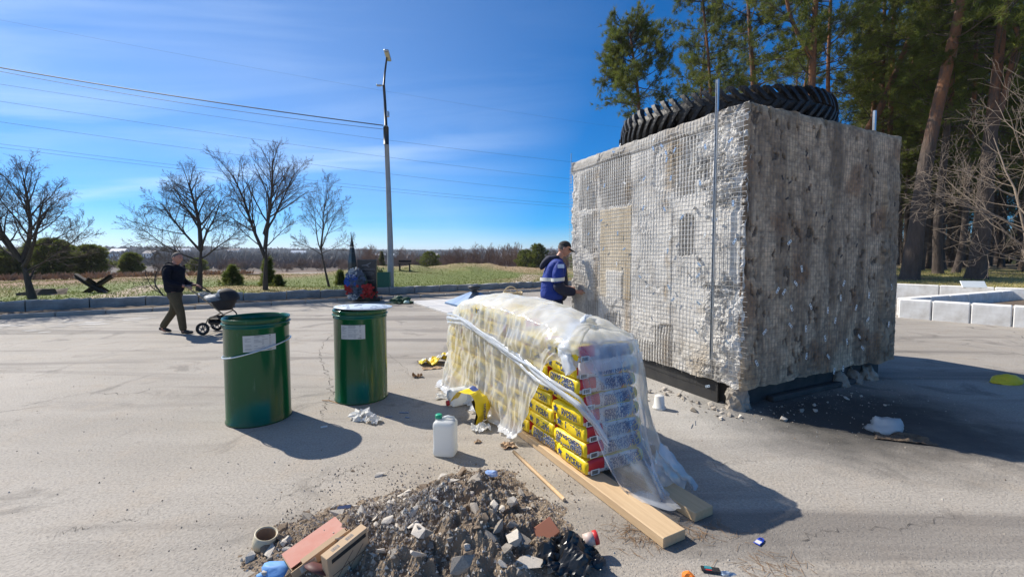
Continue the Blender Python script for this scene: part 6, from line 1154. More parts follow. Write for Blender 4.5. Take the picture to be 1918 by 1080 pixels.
for k, (u, v, l_, a_) in enumerate(((728, 781, .07, .1), (763, 782, .05, -.4), (757, 773, .10, -.1))): tag(MB().box((0, 0, .004), (l_, .018, .006), bev=.002).build('blue_offcut', mat('blue_grey_offcut', (.16, .20, .28), .5), loc=G(u, v), rot=(0, 0, a_)), ['pale blue strip in the shadow of the right barrel, nearest the paper', 'short blue offcut in the middle of the right barrel shadow', 'long thin dark strip in the right barrel shadow'][k], 'offcut')
for k, (u, v) in enumerate(((1296, 798), (1302, 792))): tag(MB().tube([(-.06, 0, .004), (.06, 0, .004)], .003, 5).build('wire_offcut', M_GALV, loc=G(u, v), rot=(0, 0, R(60 + 8 * k))), ['nearer of two grey wire offcuts before the cube', 'farther of two grey wire offcuts before the cube'][k], 'wire')
# ================================================================== RUBBLE
M_SOIL = mat('rubble_soil', (.28, .215, .15), .98, nscale=9, ncol=(.14, .10, .068), namt=.8, bump=1, bscale=45, bdist=.02)
RC = G(850, 985); rub = thing('rubble_heap', 'heap of brown soil and broken concrete in the foreground', 'heap', (RC.x, RC.y, 0))
def heap(x, y):
    """height of the heap, local coordinates"""
    P = np.stack([x, y, x * 0], 1); a = np.exp(-((x - .0) / .45) ** 2 - ((y + .13) / .36) ** 2) * .235; b_ = np.exp(-((x - .02 - .28 * (y - .2)) / .22) ** 2 - ((y - .28) / .30) ** 2) * .13; c_ = np.exp(-((x + .52) / .42) ** 2 - ((y + .16) / .26) ** 2) * .085; d_ = np.exp(-((x - .35) / .24) ** 2 - ((y + .2) / .3) ** 2) * .045
    h = (a + b_ + d_) * .74 + c_; n_ = fbm(P, 5, 4); n2_ = fbm(P, 16, 4, (3, 0, 0)); n3_ = fbm(P, 40, 2, (5, 0, 0)); return h * (1 + .28 * n_) + (np.minimum(h, .09) / .09) * (.045 * n2_ + .018 * n3_) - .012
nx_, ny_ = 230, 170; gx, gy = np.meshgrid(np.linspace(-1.15, .95, nx_), np.linspace(-.9, .85, ny_), indexing='ij'); gx, gy = gx.ravel(), gy.ravel(); hz_ = heap(gx, gy); I = np.arange(nx_ * ny_).reshape(nx_, ny_); F = np.stack([I[:-1, :-1], I[1:, :-1], I[1:, 1:], I[:-1, 1:]], -1).reshape(-1, 4); F = F[(hz_[F] > -.004).any(1)]
used, inv = np.unique(F, return_inverse=True); V = np.stack([gx, gy, hz_], 1)[used]; me = npmesh('soil', V, inv.reshape(F.shape), M_SOIL, False); link('soil', me, rub, kind='stuff')
M_ST = [mat('stone_grey', (.42, .365, .30), .95, nscale=9, ncol=(.20, .185, .165), namt=.7, bump=.6, bscale=40), mat('stone_pale', (.66, .59, .50), .95, nscale=9, ncol=(.42, .39, .34), namt=.6, bump=.5, bscale=40), mat('stone_brown', (.33, .25, .175), .95, nscale=9, ncol=(.14, .10, .07), namt=.7, bump=.6, bscale=40)]
def stone_mesh(seed, m):
    g = rng(seed); bm = bmesh.new(); pts = g.normal(0, 1, (11, 3)); pts /= np.linalg.norm(pts, axis=1, keepdims=True); pts *= g.uniform(.75, 1.1, (11, 1)) * np.array([1, g.uniform(.6, .9), g.uniform(.4, .75)]); [bm.verts.new(p) for p in pts]; bmesh.ops.convex_hull(bm, input=bm.verts[:]); [bm.verts.remove(v) for v in [v for v in bm.verts if not v.link_faces]]; bmesh.ops.recalc_face_normals(bm, faces=bm.faces[:]); me = bpy.data.meshes.new('stone'); bm.to_mesh(me); bm.free(); me.materials.append(m); return me
sms = [[stone_mesh(500 + k * 10 + j, m) for j in range(6)] for k, m in enumerate(M_ST)]
g = rng(88); placed = 0
while placed < 285:
    x, y = g.uniform(-1.0, .62), g.uniform(-.45, .72); h = float(heap(np.array([x]), np.array([y]))[0]); hb = h + .012
    if hb < .014 and g.uniform() > .05: continue
    pale = math.exp(-((x + .28) / .22) ** 2 - ((y - .0) / .28) ** 2) + .5 * math.exp(-((x + .6) / .3) ** 2); r_ = g.uniform(); mi = 1 if r_ < .18 + .8 * pale else (0 if r_ < .66 + .2 * pale else 2); s_ = .012 + .042 * g.uniform() ** 2.0
    link('stone', sms[mi][int(g.integers(6))], rub, (x, y, max(h, 0) + s_ * .18), (g.uniform(-.6, .6), g.uniform(-.6, .6), g.uniform(0, 6.3)), (s_ * 1.15, s_, s_)); placed += 1
for (u, v, s_, mi, zz_) in ((755, 928, .052, 1, .02), (861, 912, .036, 1, .02), (985, 953, .040, 1, .01), (975, 925, .042, 0, .05), (915, 918, .035, 0, .12), (826, 936, .040, 0, .10), (780, 1000, .055, 1, .17), (795, 995, .05, 0, .18), (930, 990, .050, 0, .14), (505, 1035, .055, 1, .01), (470, 1045, .036, 1, .01), (860, 1060, .07, 0, .16), (992, 1060, .075, 1, .05), (1040, 1000, .05, 0, .0), (700, 945, .03, 1, .03), (890, 960, .05, 0, .17), (960, 1010, .06, 1, .10)):
    q = G(u, v, zz_) - RC; link('stone', sms[mi][int(g.integers(6))], rub, (q.x, q.y, zz_ + s_ * .25), (g.uniform(-.5, .5), g.uniform(-.5, .5), g.uniform(0, 6.3)), (s_ * 1.2, s_, s_ * .9))
def mortar_spill(g, n):
    x, y = g.normal(-.30, .20, n), g.normal(-.02, .16, n); h = heap(x, y); return np.stack([x, y, np.maximum(h, 0) + .004], 1)
# gravel grains over the heap and round it
def grains(name, n, seed, place, size, m, parent=None):
    g = rng(seed); P = place(g, n); n = len(P); T = np.array([(1, 0, -.5), (-.6, .9, -.5), (-.6, -.8, -.5), (0, 0, .8)]); s = size[0] + (size[1] - size[0]) * g.uniform(0, 1, n) ** 3; a = g.uniform(0, 6.28, n); V = T[None] * s[:, None, None] * g.uniform(.6, 1.3, (n, 4, 3)); c_, s_ = np.cos(a)[:, None], np.sin(a)[:, None]; V = np.stack([V[..., 0] * c_ - V[..., 1] * s_, V[..., 0] * s_ + V[..., 1] * c_, V[..., 2]], -1) + P[:, None]; F = np.array([(0, 1, 3), (1, 2, 3), (2, 0, 3), (0, 2, 1)])[None] + np.arange(n)[:, None, None] * 4
    link(name, npmesh(name, V.reshape(-1, 3), F.reshape(-1, 3), m, False, np.repeat(g.integers(0, 3, n), 4)), parent, kind='stuff')
def onheap(g, n):
    x, y = g.uniform(-1.1, .8, n), g.uniform(-.5, .78, n); h = heap(x, y); ok = (h > .0) | (g.uniform(0, 1, n) < .10); x, y, h = x[ok], y[ok], h[ok]; return np.stack([x, y, np.maximum(h, 0) + .003], 1)
grains('grit', 11000, 90, onheap, (.003, .013), M_ST, rub)
def around(g, n):
    k = n // 2; a = np.stack([RC.x - .15 + g.normal(0, .75, k), RC.y + .1 + g.normal(0, .5, k), 0 * g.normal(0, 1, k) + .002], 1); s = g.uniform(-.2, 3.4, k); o = np.abs(g.normal(0, .28, k)); q = [CM @ Vector((-.05 - o[i], s[i], .002)) if i % 2 else CM @ Vector((s[i], .0 - o[i] * 1.3, .002)) for i in range(k)]; return np.concatenate([a, np.array([tuple(p) for p in q])])
grains('mortar_crumbs', 6500, 94, mortar_spill, (.003, .014), [M_ST[1], M_ST[0], M_ST[1]], rub)
grains('grit', 2600, 91, around, (.002, .011), M_ST)
def sprinkle(g, n): r_ = np.sqrt(g.uniform(3.5, 190, n)); a = g.uniform(-.95, .95, n); return np.stack([np.sin(a) * r_, np.cos(a) * r_, 0 * a + .002], 1)
grains('loose_grit', 2200, 92, sprinkle, (.003, .010), M_ST)
for k in range(70):                                            # lumps broken off the cube, lying along its foot
    s_ = .012 + .04 * g.uniform() ** 2.5; q = CM @ (Vector((-.08 - abs(g.normal(0, .2)), g.uniform(-.1, .9), 0)) if k % 3 else Vector((g.uniform(-.05, 1.9), -.05 - abs(g.normal(0, .22)), 0)))
    link('concrete_fragment', sms[int(g.integers(2))][int(g.integers(6))], None, (q.x, q.y, s_ * .35), (g.uniform(-.5, .5), g.uniform(-.5, .5), g.uniform(0, 6.3)), s_, label='small broken concrete fragment on the asphalt at the foot of the cube', cat='fragment', group='fragments at the foot of the cube')
# dry needles and twigs on the asphalt beside the plank
def needles_ground(g, n):
    c_ = [G(1200, 1000), G(1310, 1000), G(1440, 1060)]; out = []
    for k in range(n): o = c_[k % 3 if k % 4 else 0]; out.append((o.x + g.normal(0, .10), o.y + g.normal(0, .07), .003))
    return np.array(out)
g = rng(93); P = needles_ground(g, 260); az = g.uniform(0, 6.28, len(P)); d = np.stack([np.cos(az), np.sin(az), 0 * az], 1) * g.uniform(.015, .05, (len(P), 1)); link('dry_needles', segs_mesh('dry_needles', P - d, P + d + [0, 0, .006], np.full(len(P), .0012), np.full(len(P), .0008), 3, mat('dry_needle', (.30, .18, .09), .9)), kind='stuff')
# ---- things on the rubble
M_CARD = mat('cardboard', (.56, .40, .25), .85, nscale=4, ncol=(.48, .33, .20)); M_REDB = mat('faded_red_board', (.46, .17, .12), .75, nscale=5, ncol=(.52, .30, .24), namt=.8); M_CARDI = mat('cardboard_inside', (.33, .22, .13), .9); M_LINE = mat('brown_print', (.10, .06, .04), .8)
def gp(u, v, z): q = G(u, v, z); return q
# open box with the red panel: it lies with its long axis a to b; a = near left corner, built from the points the photo shows
def frame(a, b_, c_):
    """matrix with x along a->b, y towards c, z up; origin a"""
    x = (b_ - a).normalized(); z = x.cross(c_ - a).normalized(); z = z if z.z > 0 else -z; y = z.cross(x); return Matrix((x, y, z)).transposed()
A_, B_, C_ = G(545, 1064, .07), G(628, 1003, .13), G(522, 1045, .07); L_ = .29; 
t = thing('cardboard_box', 'open flattened cardboard box with a faded red outer panel on the rubble', 'box', A_); fm_ = frame(A_, B_, C_); t.rotation_euler = fm_.to_euler(); W_ = .135
MB().box((L_ / 2, W_ / 2, .0), (L_, W_, .004)).build('red_panel', M_REDB, t); MB().box((L_ / 2, W_ / 2, -.05), (L_, W_, .004)).build('bottom_panel', M_CARDI, t); MB().box((L_ / 2, -.026, -.024), (L_ + .02, .004, .05)).build('side_panel', M_CARD, t); MB().box((0, W_ / 2 - .01, -.026), (.004, W_, .046)).build('end_panel', M_CARD, t); MB().box((L_, W_ / 2 - .01, -.026), (.004, W_, .046)).build('end_panel', M_CARD, t); MB().box((L_ / 2 + .02, -.012, .004), (L_ * .8, .030, .003), Matrix.Rotation(R(14), 3, 'X')).build('flap', M_CARD, t)
lb_ = MB().box((.07, -.0285, -.024), (.08, .001, .034)).build('paper_label', M_LABEL, t); b = MB(); [b.box((.07 + g.uniform(-.005, .005), -.0293, -.036 + .006 * k), (.05 + g.uniform(0, .015), .0006, .0018)) for k in range(5)]; b.build('print', M_PRINT, lb_, kind='stuff')
A_, B_, C_ = G(606, 1043, .17), G(676, 988, .20), G(612, 1052, .165); t = thing('cardboard_box', 'slim closed cardboard box with two barcodes leaning on the rubble', 'box', A_)
x = (B_ - A_).normalized(); up_ = (Vector((-.15, -.35, 1)) - x * x.dot(Vector((-.15, -.35, 1)))).normalized(); yv_ = up_.cross(x); t.rotation_euler = Matrix((x, yv_, up_)).transposed().to_euler(); L_ = .235
MB().box((L_ / 2, 0, -.085), (L_, .052, .17), bev=.002).build('carton', M_CARD, t)
for k, x0 in enumerate((.045, .125)):
    b = MB(); xx = 0; gg = rng(5 + k)
    while xx < .040: w = gg.uniform(.001, .003); b.box((x0 + xx, 0, .0006), (w, .020, .0008)); xx += w + gg.uniform(.001, .0025)
    b.build('barcode', M_PRINT, t, kind='stuff')
MB().box((L_ * .52, -.0266, -.032), (L_ * .84, .0012, .022)).build('dark_slot', M_HOLE, t); b = MB()
for (x0, z0, x1, z1) in ((.03, -.15, .14, -.06), (.09, -.16, .20, -.07), (.12, -.16, .11, -.10), (.02, -.11, .20, -.115)): d_ = Vector((x1 - x0, 0, z1 - z0)); b.box(((x0 + x1) / 2, -.0265, (z0 + z1) / 2), (d_.length, .001, .003), Matrix.Rotation(-math.atan2(d_.z, d_.x), 3, 'Y'))
b.build('line_drawing', M_LINE, t, kind='stuff')
# cut piece of pipe
p_ = gp(494, 1022, 0); t = thing('pipe_piece', 'short cream coloured cut piece of pipe on the asphalt left of the rubble', 'pipe', (p_.x, p_.y, .006), 0); t.rotation_euler = (R(8), R(14), R(20)); b = MB(); b.lathe([(.056, 0), (.060, .012), (.060, .072), (.055, .074), (.050, .070), (.050, .004), (.056, 0)], 40); b.build('pipe_wall', mat('cream_glaze', (.60, .53, .37), .45, nscale=7, ncol=(.36, .27, .17), namt=.5), t, True); b = MB(); b.lathe([(.0498, .066), (.0498, .006), (0, .006)], 32); b.build('bore', M_CARDI, t, True)
crumpled('blue_cloth', mat('light_blue_sheet', (.14, .33, .66), .6), 'light blue rounded sheet sticking out under the red cardboard box', 'sheet', gp(515, 1074, .0), 71, (.09, .06, .05), .3, 3, .5, smooth=True)
tag(MB().lathe([(0, .02), (.05, .018), (.07, 0), (.072, .004), (.05, .024), (0, .026)], 28).build('round_lid', mat('dark_red_lid', (.10, .035, .03), .6), smooth=True, loc=gp(596, 1068, .06), rot=(R(-30), R(20), 0)), 'dark reddish round lid among stones below the cardboard boxes', 'lid')
crumpled('blue_pack', mat('blue_white_pack', (.03, .20, .60), .4, nscale=14, ncol=(.75, .77, .8), namt=.9), 'blue and white crushed pack on top of the rubble heap', 'pack', gp(920, 889, .10), 73, (.055, .035, .03), .25, 2, .5)
t = thing('roof_tile_shard', 'reddish brown tile shard at the right end of the rubble', 'shard', gp(1022, 998, .03), .4); t.rotation_euler = (.5, -.3, .5); MB().box((0, 0, .03), (.13, .10, .016), bev=.003).build('shard_body', mat('terracotta', (.34, .13, .075), .85, nscale=6, ncol=(.22, .10, .07)), t)
def bagblack():
    n_ = 30; u, v = np.meshgrid(np.linspace(-1, 1, n_), np.linspace(-1, 1, n_), indexing='ij'); u, v = u.ravel(), v.ravel(); P = np.stack([u, v, 0 * u], 1); r2 = u * u + v * v; h = .10 * np.exp(-r2 * 1.4) + .11 * np.abs(fbm(P, 1.7, 2, (3, 3, 0), .5)) * np.exp(-r2 * .5) + .035 * (.4 - np.abs(fbm(P * [1, .5, 1], 5.5, 2, (7, 1, 0)))) + rng(6).normal(0, .004, len(u)); k = 1 + .22 * fbm(P, 1.6, 3, (8, 8, 0)); V = np.stack([u * .18 * k + .05 * v, v * .13 * k, np.maximum(h * .72, 0) + .004], 1); I = np.arange(n_ * n_).reshape(n_, n_); F = np.stack([I[:-1, :-1], I[1:, :-1], I[1:, 1:], I[:-1, 1:]], -1).reshape(-1, 4); F = F[(r2[F] < 1.05).all(1)]
    link('black_bag', npmesh('black_bag', V, F, mat('black_film', (.012, .012, .013), .30, spec=.55), False), None, gp(1066, 1056, 0.01), (0, 0, R(-12)), label='crumpled shiny black plastic bag at the right end of the rubble', cat='bag')
bagblack(); crumpled('black_bag_knot', mat('black_film'), 'standing black tip of plastic between the bag and the tin', 'bag', gp(1068, 1025, .0), 76, (.035, .03, .065), .6, 3, 2.5)
cn = gp(1095, 1030, 0); t = thing('tin_can', 'small tin with pinkish label and red rim lying on the black plastic bag', 'tin', (cn.x + .025, cn.y - .03, .085), 0); t.rotation_euler = (0, R(78), R(8)); b = MB(); b.lathe([(0, -.035), (.033, -.035), (.034, .02), (0.0, .02)], 28); b.build('can_wall', mat('tin_label', (.62, .42, .34), .5, nscale=30, ncol=(.5, .52, .5), stretch=(1, 1, 8)), t, True); b = MB(); b.lathe([(.0345, .018), (.036, .02), (.036, .040), (.033, .042), (.0, .038)], 28); b.build('red_rim', M_CAPR, t, True)
# ================================================================== PEOPLE
M_SKIN = mat('skin', (.50, .24, .16), .55, nscale=20, ncol=(.42, .21, .15), namt=.4); M_HAIR = mat('grey_brown_hair', (.10, .08, .065), .8, nscale=40, ncol=(.2, .18, .16)); M_EYE = mat('eye_dark', (.03, .02, .015), .3); M_LIP = mat('lip', (.33, .13, .10), .5)
def skin(name, chains, m, parent, levels=2, extra=None, smooth=True):
    """one continuous surface grown over joints. chains: list of [(x,y,z,r) or (x,y,z,rx,ry), ...]; a first entry that repeats an earlier joint joins there"""
    me = bpy.data.meshes.new(name); vs, es, rs, key = [], [], [], {}
    def vid(p):
        k = tuple(round(c, 4) for c in p[:3])
        if k not in key: key[k] = len(vs); vs.append(p[:3]); rs.append((p[3], p[4] if len(p) > 4 else p[3]))
        return key[k]
    for ch in chains:
        for a, b_ in zip(ch, ch[1:]):
            i, j = vid(a), vid(b_)
            if i != j: es.append((i, j))
    me.from_pydata(vs, es, []); o = bpy.data.objects.new(name, me); COL.objects.link(o); sm = o.modifiers.new('skin', 'SKIN'); sm.use_smooth_shade = True
    me.skin_vertices.new() if not me.skin_vertices else None
    for i, d in enumerate(me.skin_vertices[0].data): d.radius = rs[i]; d.use_root = (i == 0)
    sb = o.modifiers.new('sub', 'SUBSURF'); sb.levels = levels; sb.render_levels = levels
    dg = bpy.context.evaluated_depsgraph_get(); dg.update(); m2 = bpy.data.meshes.new_from_object(o.evaluated_get(dg)); bpy.data.objects.remove(o); bpy.data.meshes.remove(me)
    m2.name = name; m2.materials.clear(); m2.materials.append(m); 
    if extra:
        bm = bmesh.new(); bm.from_mesh(m2)
        for V_, F_ in extra:
            nv = [bm.verts.new(p) for p in V_]
            for f in F_: q = bm.faces.new([nv[i] for i in f]); q.smooth = True
        bm.to_mesh(m2); bm.free()
    m2.polygons.foreach_set('use_smooth', [True] * len(m2.polygons)); return link(name, m2, parent)
def head_geo(c, yaw, pitch, s=.115):
    """sculpted head: facing +x before yaw; returns verts, faces"""
    ve, fa = ICO[3]; V = np.array(ve); x, y, z = V.T
    k = np.ones(len(V)); X = x * .88; Y = y * .70; Z = z * 1.05
    jaw = sstep(0, -.9, z); X = X * (1 - .12 * jaw) + .10 * jaw; Y *= 1 - .30 * jaw; back = sstep(0, -1, x); X -= .10 * back * sstep(-.5, .3, z)
    front = sstep(.55, .95, x)
    nose = np.exp(-(y / .16) ** 2) * np.exp(-((z + .12) / .24) ** 2) * front; X += .24 * nose; X -= .09 * np.exp(-((np.abs(y) - .33) / .15) ** 2) * np.exp(-((z - .08) / .13) ** 2) * front; X += .05 * np.exp(-((z - .25) / .10) ** 2) * front; chin = np.exp(-((z + .82) / .16) ** 2) * np.exp(-(y / .3) ** 2) * sstep(.2, .6, x); X += .13 * chin; X += .05 * np.exp(-((z + .48) / .08) ** 2) * np.exp(-(y / .22) ** 2) * front
    M_ = Matrix.Rotation(yaw, 3, 'Z') @ Matrix.Rotation(pitch, 3, 'Y'); P = [M_ @ Vector((a * s, b_ * s, d * s)) + Vector(c) for a, b_, d in zip(X, Y, Z)]; return P, fa, M_
def ear(parent_geo, c, M_, s, side):
    ve, fa = ICO[1]; return [M_ @ Vector((v[0] * .020 - .008, side * (.080 + v[1] * .010), v[2] * .033 - .002)) * (s / .115) + Vector(c) for v in ve], fa
def hand(base, direction, palm_n, curl, side=1, s=1.0):
    """palm and five bent fingers as one set of skin chains; base = wrist"""
    b_ = Vector(base); d = Vector(direction).normalized(); n_ = Vector(palm_n).normalized(); n_ = (n_ - d * n_.dot(d)).normalized(); w = d.cross(n_) * side; ch = []; pm = b_ + d * .055 * s
    P = lambda v, r: (v.x, v.y, v.z, r * s)
    ch.append([P(b_, .024), P(pm, .030)])
    for k, (off, ln) in enumerate(((-.030, .070), (-.010, .080), (.011, .074), (.030, .058))):
        p = pm + w * off * s + d * .022 * s; pts = [P(pm, .030), P(p, .0105)]; q = p; dd_ = d.copy()
        for j in range(3): dd_ = (dd_ + n_ * curl * (.6 + .4 * j)).normalized(); q = q + dd_ * ln * s * (.42, .32, .26)[j]; pts.append(P(q, (.0095, .0088, .0075)[j]))
        ch.append(pts)
    q = b_ + d * .02 * s - w * .030 * s; q2 = q + (d * .7 - w * .6 + n_ * .4).normalized() * .035 * s; q3 = q2 + (d * .9 + n_ * .6 * curl).normalized() * .030 * s; ch.append([P(b_, .024), P(q, .013), P(q2, .0105), P(q3, .009)]); return ch
def person(label, loc, rz): return thing('person', label, 'person', loc, rz)
# ---- man walking to the right with the pram : local x = walking direction
w0 = G(332, 624); w0.y += .0; man = person('man in a dark navy jacket and olive trousers walking and pushing the pram', (w0.x + .0, w0.y, 0), R(8))
hc = (.06, 0, 1.565); HV, HF, HM = head_geo(hc, R(-12), R(8), .112)
hnd = hand((.27, -.16, .99), (.9, .1, -.1), (.1, .2, -1), .7, 1); hnd2 = hand((.27, .18, .99), (.9, -.1, -.1), (.1, -.2, -1), .7, -1)
pel = (-.02, 0, .90, .10, .10)
bodyc = [[pel, (-.02, 0, 1.1, .10, .10), (-.015, 0, 1.32, .10, .11), (.0, 0, 1.42, .075), (.03, 0, 1.48, .056), (.045, 0, 1.54, .06)],
 [(-.015, 0, 1.32, .10, .11), (-.01, -.19, 1.34, .05), (-.02, -.25, 1.10, .042), (.25, -.16, .992, .034), (.27, -.16, .99, .024)], [(-.015, 0, 1.32, .10, .11), (-.01, .19, 1.34, .05), (-.02, .25, 1.10, .042), (.25, .18, .992, .034), (.27, .18, .99, .024)],
 [pel, (.04, -.10, .82, .07), (.14, -.11, .46, .05), (.175, -.11, .10, .045), (.19, -.11, .05, .045), (.30, -.11, .03, .035)], [pel, (-.06, .10, .82, .07), (-.10, .10, .47, .05), (-.33, .10, .13, .045), (-.33, .10, .08, .045), (-.25, .10, .035, .035)]] + hnd + hnd2
skin('body', bodyc, M_SKIN, man, 2, [(HV, HF), ear(None, hc, HM, .112, 1), ear(None, hc, HM, .112, -1)])
M_NAVY = mat('navy_jacket', (.006, .008, .016), .9, spec=.15, nscale=12, ncol=(.010, .013, .024), bump=.8, bscale=9, bdist=.03); M_OLIVE = mat('olive_trousers', (.105, .085, .050), .9, nscale=9, ncol=(.07, .057, .035), bump=.8, bscale=9, bdist=.03, spec=.2); M_SHOE = mat('dark_shoe', (.03, .025, .022), .6)
skin('jacket', [[(-.02, 0, .80, .17, .19), (-.02, 0, 1.0, .19, .195), (-.03, 0, 1.2, .18, .19), (-.03, 0, 1.34, .15, .185), (-.01, 0, 1.43, .10, .12), (.015, 0, 1.47, .088)], [(-.03, 0, 1.34, .15, .185), (-.02, -.175, 1.36, .082), (-.03, -.225, 1.22, .080), (-.02, -.245, 1.09, .076), (.10, -.215, 1.03, .068), (.24, -.165, .993, .052)], [(-.03, 0, 1.34, .15, .185), (-.02, .19, 1.36, .082), (-.03, .235, 1.22, .080), (-.02, .25, 1.09, .076), (.10, .225, 1.03, .068), (.24, .185, .993, .052)]], M_NAVY, man)
skin('hood', [[(-.075, -.09, 1.455, .045), (-.12, 0, 1.45, .06), (-.075, .09, 1.455, .045)], [(-.12, 0, 1.45, .06), (-.15, 0, 1.38, .045)]], M_NAVY, man)
skin('trousers', [[(-.02, 0, .90, .135, .165), (-.015, 0, .82, .13, .16)], [(-.015, 0, .82, .13, .16), (.05, -.10, .74, .105), (.14, -.11, .46, .085), (.175, -.11, .14, .072), (.185, -.11, .055, .066)], [(-.015, 0, .82, .13, .16), (-.07, .10, .74, .105), (-.10, .10, .47, .085), (-.30, .10, .18, .072), (-.34, .10, .10, .066)]], M_OLIVE, man)
def shoe(p, dirv, parent, m=M_SHOE, pitch=0): 
    d = Vector(dirv).normalized(); q = Vector(p); up = Vector((0, 0, 1)); return skin('shoe', [[(*(q - d * .05 + up * .035), .042), (*(q + d * .04 + up * .038), .044), (*(q + d * .13 + up * (.028 - pitch)), .038), (*(q + d * .19 + up * (.022 - pitch * 1.3)), .026)]], m, parent)
shoe((.19, -.11, .012), (1, -.08, 0), man); shoe((-.35, .10, .055), (1, .05, -.28), man)
def cap_hair(name, c, M_, s, m, parent, zmin, xmax, grow=1.07):
    ve, fa = ICO[3]; V, F_, _ = head_geo((0, 0, 0), 0, 0, s); P = np.array([tuple(v) for v in V]); keepv = (np.array(ve)[:, 2] > zmin + .62 * sstep(-.1, .8, np.array(ve)[:, 0]) * xmax); F2 = [f for f in fa if all(keepv[i] for i in f)]; b = MB(); b.add([M_ @ Vector(p * grow) + Vector(c) for p in P], F2); return b.build(name, m, parent, True)
cap_hair('hair', hc, HM, .112, M_HAIR, man, -.12, 1.25, 1.045)
def face_bits(c, M_, s, parent):
    for sd in (-1, 1):
        b = MB(); b.ico((0, 0, 0), (.006, .011, .006), 1, 0, 2, rot=M_); b.build('eye', M_EYE, parent, True, loc=M_ @ Vector((.80 * s, sd * .30 * s, .09 * s)) + Vector(c))
        b = MB(); b.ico((0, 0, 0), (.005, .016, .0035), 1, 0, 2, rot=M_); b.build('eyebrow', M_HAIR, parent, True, loc=M_ @ Vector((.86 * s, sd * .30 * s, .27 * s)) + Vector(c))
    b = MB(); b.ico((0, 0, 0), (.006, .022, .006), 1, 0, 2, rot=M_); b.build('mouth', M_LIP, parent, True, loc=M_ @ Vector((.865 * s, 0, -.47 * s)) + Vector(c))
face_bits(hc, HM, .112, man)
# ---- pram
M_BLK = mat('pram_fabric', (.012, .012, .014), .75, nscale=30, ncol=(.02, .02, .022)); M_FRAME = mat('pram_bronze', (.34, .25, .15), .35, .6); M_RUB = mat('pram_tyre', (.012, .012, .012), .7); M_LINER = mat('pram_liner', (.60, .62, .62), .7, nscale=14, ncol=(.08, .09, .10), namt=.8); M_RIM = mat('pram_rim', (.10, .10, .105), .4)
pm = thing('pram', 'black baby pram with pale patterned liner pushed by the man', 'pram', (w0.x + .58, w0.y + .06, 0), R(8))
def wheel(x, y, r):
    t = link('wheel', None, pm, (x, y, r)); b = MB(); b.tube([((r - .022) * math.cos(a), 0, (r - .022) * math.sin(a)) for a in np.linspace(0, 6.283, 36, endpoint=False)], .024, 8, closed=True); b.build('tyre', M_RUB, t, True)
    b = MB(); b.tube([((r - .05) * math.cos(a), 0, (r - .05) * math.sin(a)) for a in np.linspace(0, 6.283, 30, endpoint=False)], .010, 6, closed=True); b.tube([(0, -.03, 0), (0, .03, 0)], .026, 12)
    for k in range(5): a = 6.283 * k / 5 + .3; b.tube([(0, 0, 0), ((r - .05) * math.cos(a), 0, (r - .05) * math.sin(a))], [.016, .011], 6, flat=.6)
    b.build('rim', M_RIM, t, True)
for y in (-.27, .27): wheel(.06, y, .128); wheel(.62, y * .72, .115)
def bar(name, pts, r, m): b = MB(); b.tube(pts, r, 8); return b.build(name, m, pm, True)
for y in (-.24, .24): bar('frame_bar', [(.62, y * .72, .13), (.45, y, .40), (.10, y, .72), (-.16, y, .93), (-.26, y * .9, .99)], .013, M_FRAME if y < 0 else M_BLK); bar('frame_bar', [(.06, y, .13), (.15, y, .32), (.40, y, .44)], .013, M_FRAME)
bar('handlebar', [(-.26, -.22, .99), (-.30, -.12, 1.0), (-.30, .12, 1.0), (-.26, .22, .99)], .017, M_BLK)
bar('axle', [(.06, -.27, .128), (.06, .27, .128)], .009, M_RIM); b = MB(); b.box((.33, 0, .27), (.48, .34, .16), bev=.04); b.build('basket', M_BLK, pm, True)
loft([[(.10 + .52 * ((1 - .5 * (1 - f)) * .5 * math.cos(a) + .5), .20 * (1 - .25 * (1 - f)) * math.sin(a), .48 + .22 * f + .05 * math.cos(a) * f) for a in np.linspace(0, 6.283, 28, endpoint=False)] for f in (0, .15, .5, .85, 1.0)]).build('carrycot', M_BLK, pm, True)
b = MB(); vs, fs = [], []; na_, nb_ = 14, 12
for i in range(na_ + 1):
    th_ = math.pi * .62 * i / na_ - .05
    for j in range(nb_ + 1): ps = math.pi * j / nb_; r_ = .23; sgn = math.cos(ps); x = .40 + r_ * math.cos(th_) * math.sin(ps) ** .6; z = .70 + r_ * math.sin(th_) * math.sin(ps) ** .6; vs.append((x, -.21 * sgn, z))
fs = [(i * (nb_ + 1) + j, (i + 1) * (nb_ + 1) + j, (i + 1) * (nb_ + 1) + j + 1, i * (nb_ + 1) + j + 1) for i in range(na_) for j in range(nb_)]; b.add(vs, fs); b.build('canopy', M_BLK, pm, True)
V_, F_ = crumple(31, (.22, .17, .09), .25, 3, .5); b = MB(); b.add([(v[0] + .13, v[1], v[2] + .70) for v in V_], F_); b.build('liner', M_LINER, pm, True); V_, F_ = crumple(33, (.10, .13, .12), .3, 3, .5); b = MB(); b.add([(v[0] + .30, v[1], v[2] + .76) for v in V_], F_); b.build('pillow', M_LINER, pm, True)
bar('bumper_bar', [(-.02, -.2, .80), (-.09, -.1, .83), (-.09, .1, .83), (-.02, .2, .80)], .02, M_LINER)
